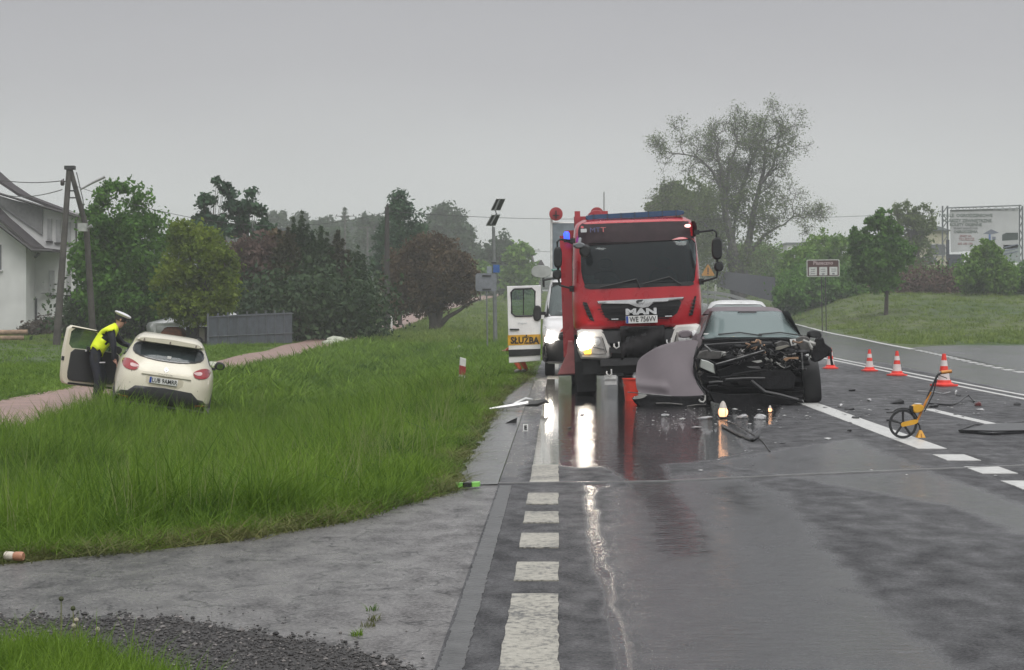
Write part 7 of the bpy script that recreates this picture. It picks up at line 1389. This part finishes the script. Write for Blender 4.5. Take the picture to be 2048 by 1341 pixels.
# ------------------------------------------------------------------ solar lamp post and signs
def solar():
    Y = 88.0; s = F/Y; x = (989-HX)/s; z0 = Zt(x, Y)-.1; rt = empty('solar_lamp_post', 'grey post with two tilted solar panels and a small blue box', 'lamp post', (x, Y, z0)); GV = mat('galvanised_post', (.20, .21, .205), .45, metal=.5)
    def q(px, py, y=0): return Vector(((px-989)/s, y, HC+(HY-py)/s-z0))
    mb = MB(); mb.tube([q(991, 700), q(989, 580), q(987, 455)], [.10, .085, .07], 12); mb.build('shaft', GV, rt); mb = MB(); mb.tube([q(987, 456), q(982, 449), q(993, 428), q(990, 420), q(1000, 398)], .035, 8); mb.build('bracket', GV, rt)
    for (P, nm) in (([(993, 397), (1011, 397), (1000, 419), (981, 419)], 0), ([(984, 429), (1001, 428), (990, 450), (971, 450)], 1)):
        Q = [q(a, b, (0 if i < 2 else .55)) for i, (a, b) in enumerate(P)]; nrm = (Q[1]-Q[0]).cross(Q[3]-Q[0]).normalized()*.035; V = [p-nrm for p in Q]+[p+nrm for p in Q]; Fc = [(0, 1, 2, 3), (7, 6, 5, 4), (0, 4, 5, 1), (1, 5, 6, 2), (2, 6, 7, 3), (3, 7, 4, 0)]
        mb = MB(); mb.add(V, Fc); p_ = mb.build('solar_panel', mat('panel_frame', (.38, .39, .39), .4, metal=.5), rt, 20)
        for f0, f1 in ((.06, .46), (.54, .94)):
            R4 = [Q[0].lerp(Q[1], f0).lerp(Q[3].lerp(Q[2], f0), .08), Q[0].lerp(Q[1], f1).lerp(Q[3].lerp(Q[2], f1), .08), Q[0].lerp(Q[1], f1).lerp(Q[3].lerp(Q[2], f1), .92), Q[0].lerp(Q[1], f0).lerp(Q[3].lerp(Q[2], f0), .92)]; V = [p-nrm*1.3 for p in R4]+[p+nrm*1.3 for p in R4]; mb = MB(); mb.add(V, Fc); mb.build('cell_field', mat('panel_back', (.045, .045, .05), .4), p_, 20)
    c = q(993, 538, -.12); mb = MB(); mb.box(c, (.28, .2, .34)); mb.build('blue_box', mat('box_blue', (.035, .10, .30), .4), rt); c = q(979, 540, -.1); mb = MB(); mb.box(c, (.22, .12, .30)); mb.build('grey_box', mat('box_haze', (.22, .25, .28), .5), rt); mb = MB(); mb.box(q(988, 526, -.05), (.22, .1, .06)); mb.build('clamp', mat('dark_steel', (.03, .03, .032), .5), rt)
solar()
Y = 82.0; s = F/Y; x = (975-HX)/s; z0 = Zt(x, Y)-.1; rt = empty('road_sign', 'back of a rectangular road sign in front of the solar lamp post', 'road sign', (x, Y, z0)); mb = MB(); mb.tube([(0, .05, 0), (-.05, .05, HC+(HY-548)/s-z0)], .032, 8); mb.build('post', mat('galvanised_post', (.20, .21, .205), .45, metal=.5), rt)
a = ((951-975)/s, HC+(HY-583)/s-z0); b = ((993-975)/s, HC+(HY-547)/s-z0); mb = MB(); mb.prism(smoothpoly([a, (b[0], a[1]), b, (a[0], b[1])], 1), -.02, .01, .0); mb.build('sign_back', mat('sign_back_haze', (.17, .18, .20), .5), rt)
for zz in (a[1]+.08, b[1]-.10): mb = MB(); mb.box((-.03, -.04, zz), (.36, .03, .05)); mb.build('bracket', mat('dark_steel', (.03, .03, .032), .5), rt)
def sgn(px, py, Y, kind, lab, w, m, hpost=2.2):
    s = F/Y; x = (px-HX)/s; z0 = Zt(x, Y)-.1; zc_ = HC+(HY-py)/s-z0; rt = empty('road_sign', lab, 'road sign', (x, Y, z0)); mb = MB(); mb.tube([(0, .06, 0), (0, .06, zc_)], .035, 8); mb.build('post', mat('galvanised_post', (.20, .21, .205), .45, metal=.5), rt)
    P = {'tri': [(-w/2, -w*.43), (w/2, -w*.43), (0, w*.43)], 'sq': [(-w/2, -w*.4), (w/2, -w*.4), (w/2, w*.4), (-w/2, w*.4)]}[kind]; mb = MB(); mb.prism([(a, b+zc_) for a, b in smoothpoly(P, 1)], -.02, .02); mb.build('sign_face', m, rt); return rt, zc_
sgn(1082, 530, 150, 'tri', 'back of a small triangular road sign above the van', 1.0, mat('sign_back_dark', (.10, .095, .10), .5))
rt, zc_ = sgn(1416, 540, 150, 'tri', 'yellow-orange warning sign beside the right mirror of the fire engine', 1.05, mat('warning_orange', (.42, .20, .03), .5)); mb = MB(); mb.box((0, -.03, zc_-.02), (.10, .01, .36)); mb.build('symbol', LET, rt); mb = MB(); mb.box((0, -.03, zc_-.29), (.11, .01, .10)); mb.build('symbol', LET, rt)
rt, zc_ = sgn(1470, 540, 225, 'sq', 'small white sign on the bank under the tall bare tree', .62, mat('frame_white', (.5, .5, .5), .5)); mb = MB(); mb.box((-.05, -.03, zc_), (.22, .01, .16)); mb.build('symbol', LET, rt)
def brown_sign():
    Y = 118.0; s = F/Y; x = (1648-HX)/s; z0 = Zt(x, Y)-.1; rt = empty('brown_sign', 'brown information sign with three white squares on two thin posts', 'sign', (x, Y, z0), (0, math.radians(-.8), 0))
    def q(px, py): return ((px-1648)/s, HC+(HY-py)/s-z0)
    for px in (1645, 1653): mb = MB(); c = q(px, 0); mb.tube([(c[0], .08, 0), (c[0], .08, q(0, 553)[1])], .03, 8); mb.build('post', mat('thin_dark_post', (.035, .035, .035), .5), rt)
    mb = MB(); mb.prism(smoothpoly([q(1615, 554), q(1681, 554), q(1681, 519.5), q(1615, 519.5)], 1, .05), -.01, .03); mb.build('sign_frame', mat('sign_frame_pale', (.42, .45, .40), .5), rt)
    mb = MB(); mb.prism(smoothpoly([q(1617, 552.3), q(1679, 552.3), q(1679, 521.3), q(1617, 521.3)], 1, .04), -.025, -.009); mb.build('brown_field', mat('sign_brown', (.060, .022, .020), .4), rt)
    for (a, b) in ((1619.5, 1635.5), (1640, 1656), (1660.5, 1676.5)):
        mb = MB(); mb.prism([q(a, 551), q(b, 551), q(b, 534.5), q(a, 534.5)], -.036, -.026); f = mb.build('white_square', mat('sign_square_white', (.50, .52, .50), .5), rt)
        for k in range(3 if a < 1630 else 2):
            z = q(0, 539+k*4)[1]; mb = MB(); mb.box((q((a+b)/2, 0)[0], -.04, z), (.26, .004, .035)); mb.build('print_line', mat('print_grey', (.14, .14, .14), .5), f)
        if a > 1630: mb = MB(); c = q((a+b)/2, 548.5); mb.box((c[0], -.04, c[1]), (.15, .004, .06)); mb.build('print_block', mat('print_dark', (.07, .07, .08), .5), f)
    c = q(1648, 526.5); text('lettering', 'Piaseczno', .30, mat('sign_print_pale', (.42, .34, .34), .5), rt, (c[0], -.03, c[1]), ext=.003, bold=.006)
brown_sign()
# ------------------------------------------------------------------ billboard
def billboard():
    Y = 158.0; s = F/Y; x = (1965-HX)/s; z0 = Zt(x, Y)-.1; rt = empty('billboard', 'large pale billboard in a steel lattice frame at the right edge', 'billboard', (x, Y, z0))
    def q(px, py, y=0): return Vector(((px-1965)/s, y, HC+(HY-py)/s-z0))
    GS = mat('grey_steel', (.20, .215, .22), .5, metal=.4); mb = MB(); mb.prism([(q(1902, 505).x, q(0, 505).z), (q(2036, 497).x, q(0, 497).z), (q(2036, 417).x, q(0, 419).z), (q(1900, 421).x, q(0, 421).z)], -.05, .05); mb.build('poster', mat('poster_pale', (.44, .45, .45), .6, var=.12, nscale=.5), rt)
    def post(pa, pb, nm='lattice_post'):
        mb = MB(); top, bot = 412, 590
        for px in (pa, pb): mb.tube([q(px, bot, .2), q(px, top, .2)], .07, 6)
        n = 12
        for i in range(n): y0 = bot+(top-bot)*i/n; y1 = bot+(top-bot)*(i+1)/n; mb.tube([q(pa if i % 2 else pb, y0, .2), q(pb if i % 2 else pa, y1, .2)], .04, 5)
        mb.build(nm, GS, rt)
    post(1886, 1896); post(2040, 2046)
    mb = MB(); mb.tube([q(1896, 416, -.1), q(2042, 411, -.1)], .07, 6); mb.tube([q(1900, 421, -.1), q(2038, 417, -.1)], .05, 6)
    for i in range(10): a = 1900+14*i; mb.tube([q(a, 421, -.1), q(a+7, 415, -.1), q(a+14, 420, -.1)], .025, 5)
    mb.build('top_truss', GS, rt)
    mb = MB(); mb.box(q(1912, 528, .2), (1.1, .3, 1.5)); mb.box(q(1896, 500, .1), (.2, .3, 1.6)); mb.build('dark_base', mat('base_blue_grey', (.07, .08, .095), .7), rt)  # plain dark blue-grey boxes at the lower left of the board
    PG = mat('print_green_grey', (.16, .19, .17), .6); PD = mat('print_dark_grey', (.24, .25, .25), .6); PR = mat('print_reddish', (.34, .24, .24), .6)
    for t, px, py, sz, m in (('PANELE  OGRODZENIOWE', 1931, 431.5, .30, PG), ('MARKIZY ZEWNĘTRZNE', 1934, 442, .30, PG), ('ROLETY OKIENNE', 1931, 450, .27, PG), ('BRAMY GARAŻOWE', 1931, 457, .18, PD), ('OGRODZENIA', 1931, 464, .25, PG), ('SKRĘT NA', 1931, 472.5, .17, PR), ('TŁUSZCZ', 1933, 479, .25, PR), ('602 100 190', 1930, 488, .2, PR)):
        c = q(px, py, -.07); text('print', t, sz*1.15, m, rt, c, ext=.003, bold=.012)
    def pp(name, P, m, y=-.06): mb = MB(); mb.prism([(q(a, b).x, q(a, b).z) for a, b in P], y, y+.012); mb.build(name, m, rt)
    pp('blue_roof_print', [(1966, 468), (1982, 459), (1998, 466), (1982, 469)], mat('print_slate', (.16, .18, .22), .6)); pp('blue_column_print', [(1977, 469), (1981, 469), (1981, 485), (1977, 485)], mat('print_blue', (.10, .17, .36), .6)); pp('crest_print', [(1984, 474), (1991, 474), (1991, 480), (1987.5, 483), (1984, 480)], mat('print_slate', (.16, .18, .22), .6))
    pp('dark_panel_print', [(2004, 482), (2036, 480), (2036, 466), (2012, 466), (2004, 470)], mat('print_deep_green', (.05, .07, .065), .6))
    mb = MB(); mb.box(q(2023, 508, 0), (1.3, .1, 1.4)); mb.build('lower_banner', mat('banner_grey', (.28, .32, .31), .6), rt)
    for k in range(3): pp('stripe_print', [(2008, 494+k*7), (2036, 488+k*7), (2036, 490+k*7), (2008, 497+k*7)], mat('print_slate', (.16, .18, .22), .6), -.07)
billboard()
def building(lab, Y, x0, x1, top, bot, m, roofm, wins, pitched=False, group=None):
    s = F/Y; x = ((x0+x1)/2-HX)/s; z0 = Zt(x, Y)-.3; rt = empty('building', lab, 'building', (x, Y, z0)); w = (x1-x0)/s; h = HC+(HY-top)/s-z0; mb = MB(); mb.box((0, 4, h/2), (w, 8, h)); mb.build('wall', m, rt)
    if pitched: mb = MB(); mb.prism([(-w/2-.3, h), (w/2+.3, h), (w*.1, h+w*.16)], -.3, 8.3); mb.build('roof', roofm, rt)
    else: mb = MB(); mb.box((0, 4, h+.12), (w+.4, 8.4, .25)); mb.build('roof', roofm, rt)
    for (px, py, ww, hh) in wins:
        mb = MB(); c = ((px-(x0+x1)/2)/s, -.02, HC+(HY-py)/s-z0); mb.box(c, (ww, .08, hh)); f = mb.build('window', mat('frame_white', (.5, .5, .5), .5), rt); mb = MB(); mb.box((c[0], -.07, c[2]), (ww-.16, .01, hh-.16)); mb.build('pane', mat('window_dark', (.10, .11, .12), .15, coat=.5), f)
building('cream building partly seen left of the billboard', 200, 1840, 1898, 462, 560, mat('cream_wall', (.42, .40, .30), .8), mat('slate_roof', (.15, .17, .17), .6), [(1866, 500, 1.0, 1.2), (1882, 500, 1.0, 1.2), (1858, 522, 1.6, .8)], True)
building('white low building half hidden right of the tall bare tree', 280, 1574, 1612, 489, 520, mat('white_plaster', (.60, .60, .59), .8), mat('slate_roof', (.15, .17, .17), .6), [(1595, 497, 1.4, .8)])
building('white low building corner glimpsed left of the brown sign', 270, 1612, 1636, 487, 520, mat('white_plaster', (.60, .60, .59), .8), mat('slate_roof', (.15, .17, .17), .6), [(1622, 494, 1.0, .8)])
building('red-roofed house hidden behind the pines', 180, 500, 570, 462, 600, mat('brick_tone', (.20, .10, .075), .8), mat('slate_dark', (.07, .08, .09), .6), [(540, 480, 1.2, 1.0)])
# white truck cab hint behind the brown twigs
# ------------------------------------------------------------------ guard rail on the bank
def guard():
    pts = [(1405, 584, 205), (1430, 586, 200), (1455, 590, 190), (1480, 597, 178), (1500, 604, 165), (1515, 611, 155)]
    rt = empty('guard_rail', 'pale steel guard rail curving down the bank behind the white car', 'guard rail', W(*pts[0])); o = rt.location.copy(); GV = mat('rail_steel', (.42, .43, .42), .4, metal=.4)
    for dz, nm in ((0, 'rail'), (-.45, 'lower_rail')):
        P = [W(*p)-o+Vector((0, 0, dz)) for p in pts]; S_ = spline([np.array(p) for p in P], 4); V = []; n = len(S_)
        for p in S_:
            for y_, z_ in ((0, -.15), (-.05, -.08), (0, 0), (-.05, .08), (0, .15), (.06, .15), (.06, -.15)): V.append((p[0], p[1]+y_, p[2]+z_))
        Fc = [(i*7+k, i*7+(k+1) % 7, (i+1)*7+(k+1) % 7, (i+1)*7+k) for i in range(n-1) for k in range(7)]; mb = MB(); mb.add(V, Fc); mb.build(nm, GV, rt, 30)
    for p in pts: w = W(*p)-o; g = Zt(w.x+o.x, w.y+o.y)-o.z; mb = MB(); mb.box((w.x, w.y+.1, (w.z+g)/2-.1), (.1, .1, abs(w.z-g)+.3)); mb.build('post', GV, rt)
guard()
# ------------------------------------------------------------------ parked things behind the ditch car
def parked(px, Y, lab, m, yaw, cat='car'):
    s = F/Y; x = (px-HX)/s; rt = empty('parked_car', lab, cat, (x, Y, Zt(x, Y)+.05), (0, 0, yaw)); rt.scale = (1.08,)*3; L = [(.2, .75, .1, 4.0, 5), (.5, .85, 0, 4.1, 6), (.8, .86, .05, 4.1, 6), (.95, .82, .6, 4.0, 6), (1.1, .75, 1.1, 3.8, 6), (1.3, .65, 1.5, 3.4, 5), (1.42, .5, 1.9, 2.9, 4)]
    C = [(.8, .72, .9, 3.7, 6), (1.1, .66, 1.35, 3.5, 6), (1.33, .5, 1.8, 3.0, 5)]; WS = [(-.68, .98), (.68, .98), (.52, 1.32), (-.52, 1.32)]; SW = [(1.2, .98), (3.5, .98), (3.0, 1.28), (1.7, 1.30)]
    me, tr = shell(L, C, [('y', WS, 0, 2.2), ('x', SW, -2, 2)]); link('body', me, m, rt, 40); patch('windscreen', WS, tr, glassmat('van_glass', (.5, .56, .56)), rt, off=0, th=.005)
    for ax in ('-x', '+x'): patch('side_window', SW, tr, glassmat('van_glass', (.5, .56, .56)), rt, axis=ax, off=0, th=.005)
    for a, b in ((-.74, .8), (.74, .8), (-.74, 3.2), (.74, 3.2)): wheel(rt, (a, b, .3), .3, .2)
    for sx in (-1, 1): patch('headlight', [(sx*.82, .62), (sx*.5, .6), (sx*.5, .74), (sx*.8, .8)], tr, mat('clear_lamp', (.5, .5, .5), .1), rt, off=.01)
parked(296, 90, 'pale grey car parked behind the roof of the cream car', mat('parked_silver', (.42, .43, .43), .3, coat=.4), math.radians(-70))
Y = 86.0; s = F/Y; x = (350-HX)/s; z0 = Zt(x, Y); rt = empty('farm_trailer', 'open dark farm trailer with a rusty brown load right of the pale parked car', 'trailer', (x, Y, z0)); 
mb = MB(); mb.box((.35, .8, .95), (2.6, 1.6, .12)); mb.build('roof_board', mat('pale_board', (.40, .41, .40), .6), rt)
mb = MB()
for a in (-.85, 1.55):
    mb = MB(); mb.box((a, 0, .5), (.10, .1, .9)); mb.build('post', mat('pale_board', (.40, .41, .40), .6), rt)
mb = MB(); mb.prism(smoothpoly([(-.7, .15), (.35, .15), (.35, .6), (.1, .85), (-.45, .85), (-.7, .55)], 1), .1, 1.1, .1); mb.build('rusty_load', mat('rust_brown', (.20, .065, .03), .8, var=.35, nscale=4, bump=.6, bscale=6), rt)
mb = MB(); mb.box((1.0, .9, .45), (1.2, 1.0, .8)); mb.build('dark_bin', mat('bin_dark', (.02, .02, .02), .7), rt)
mb = MB(); mb.box((1.15, .1, .5), (.22, .2, .6)); mb.build('pale_sack', mat('sack_pale', (.36, .33, .28), .8, bump=.6), rt)
mb = MB(); mb.box((.3, .5, .18), (2.5, 1.2, .1)); mb.build('bed', mat('bin_dark', (.02, .02, .02), .7), rt)
for a in (-.4, 1.0): wheel(rt, (a, -.05, .22), .22, .14).rotation_euler = (0, 0, 1.57)
def stones(px, py, lab, n=5, k=1.0):
    h = hit(px, py); r = np.random.default_rng(int(px))
    bm = bmesh.new(); bmesh.ops.create_icosphere(bm, subdivisions=2, radius=.3*k)
    for v in bm.verts: v.co = Vector((v.co.x*1.5, v.co.y, v.co.z*.6))+Vector(r.normal(0, .03, 3))
    me = bpy.data.meshes.new('stone'); bm.to_mesh(me); bm.free(); o = link('stone', me, mat('pale_stone', (.40, .42, .34), .8, var=.2), None, 40); o.location = h+Vector((0, 0, .05)); tag(o, lab, 'stone')
stones(662, 690, 'left pale stone at the bend of the path'); stones(676, 686, 'larger right pale stone at the bend of the path', k=1.3); stones(918, 704, 'small pale stone in the verge above the white post', k=.7); stones(425, 738, 'pale stone by the path right of the cream car mirror', k=.9)
# ------------------------------------------------------------------ rain haze
bm = bmesh.new(); bmesh.ops.create_cube(bm, size=1)
for v in bm.verts: v.co = Vector((v.co.x*1100, v.co.y*1000+440, -9+(v.co.z+.5)*47))
me = bpy.data.meshes.new('haze'); bm.to_mesh(me); bm.free(); hz = link('haze', me, None, None, None); tag(hz, 'thin rain haze over the whole place', None, None, 'stuff')
m = bpy.data.materials.new('haze'); m.use_nodes = True; t = m.node_tree; t.nodes.clear(); o = N(t, 'ShaderNodeOutputMaterial'); pv = N(t, 'ShaderNodeVolumePrincipled'); pv.inputs['Color'].default_value = (.93, .95, .96, 1); pv.inputs['Density'].default_value = .0010; pv.inputs['Anisotropy'].default_value = .2; t.links.new(pv.outputs[0], o.inputs['Volume']); me.materials.append(m)
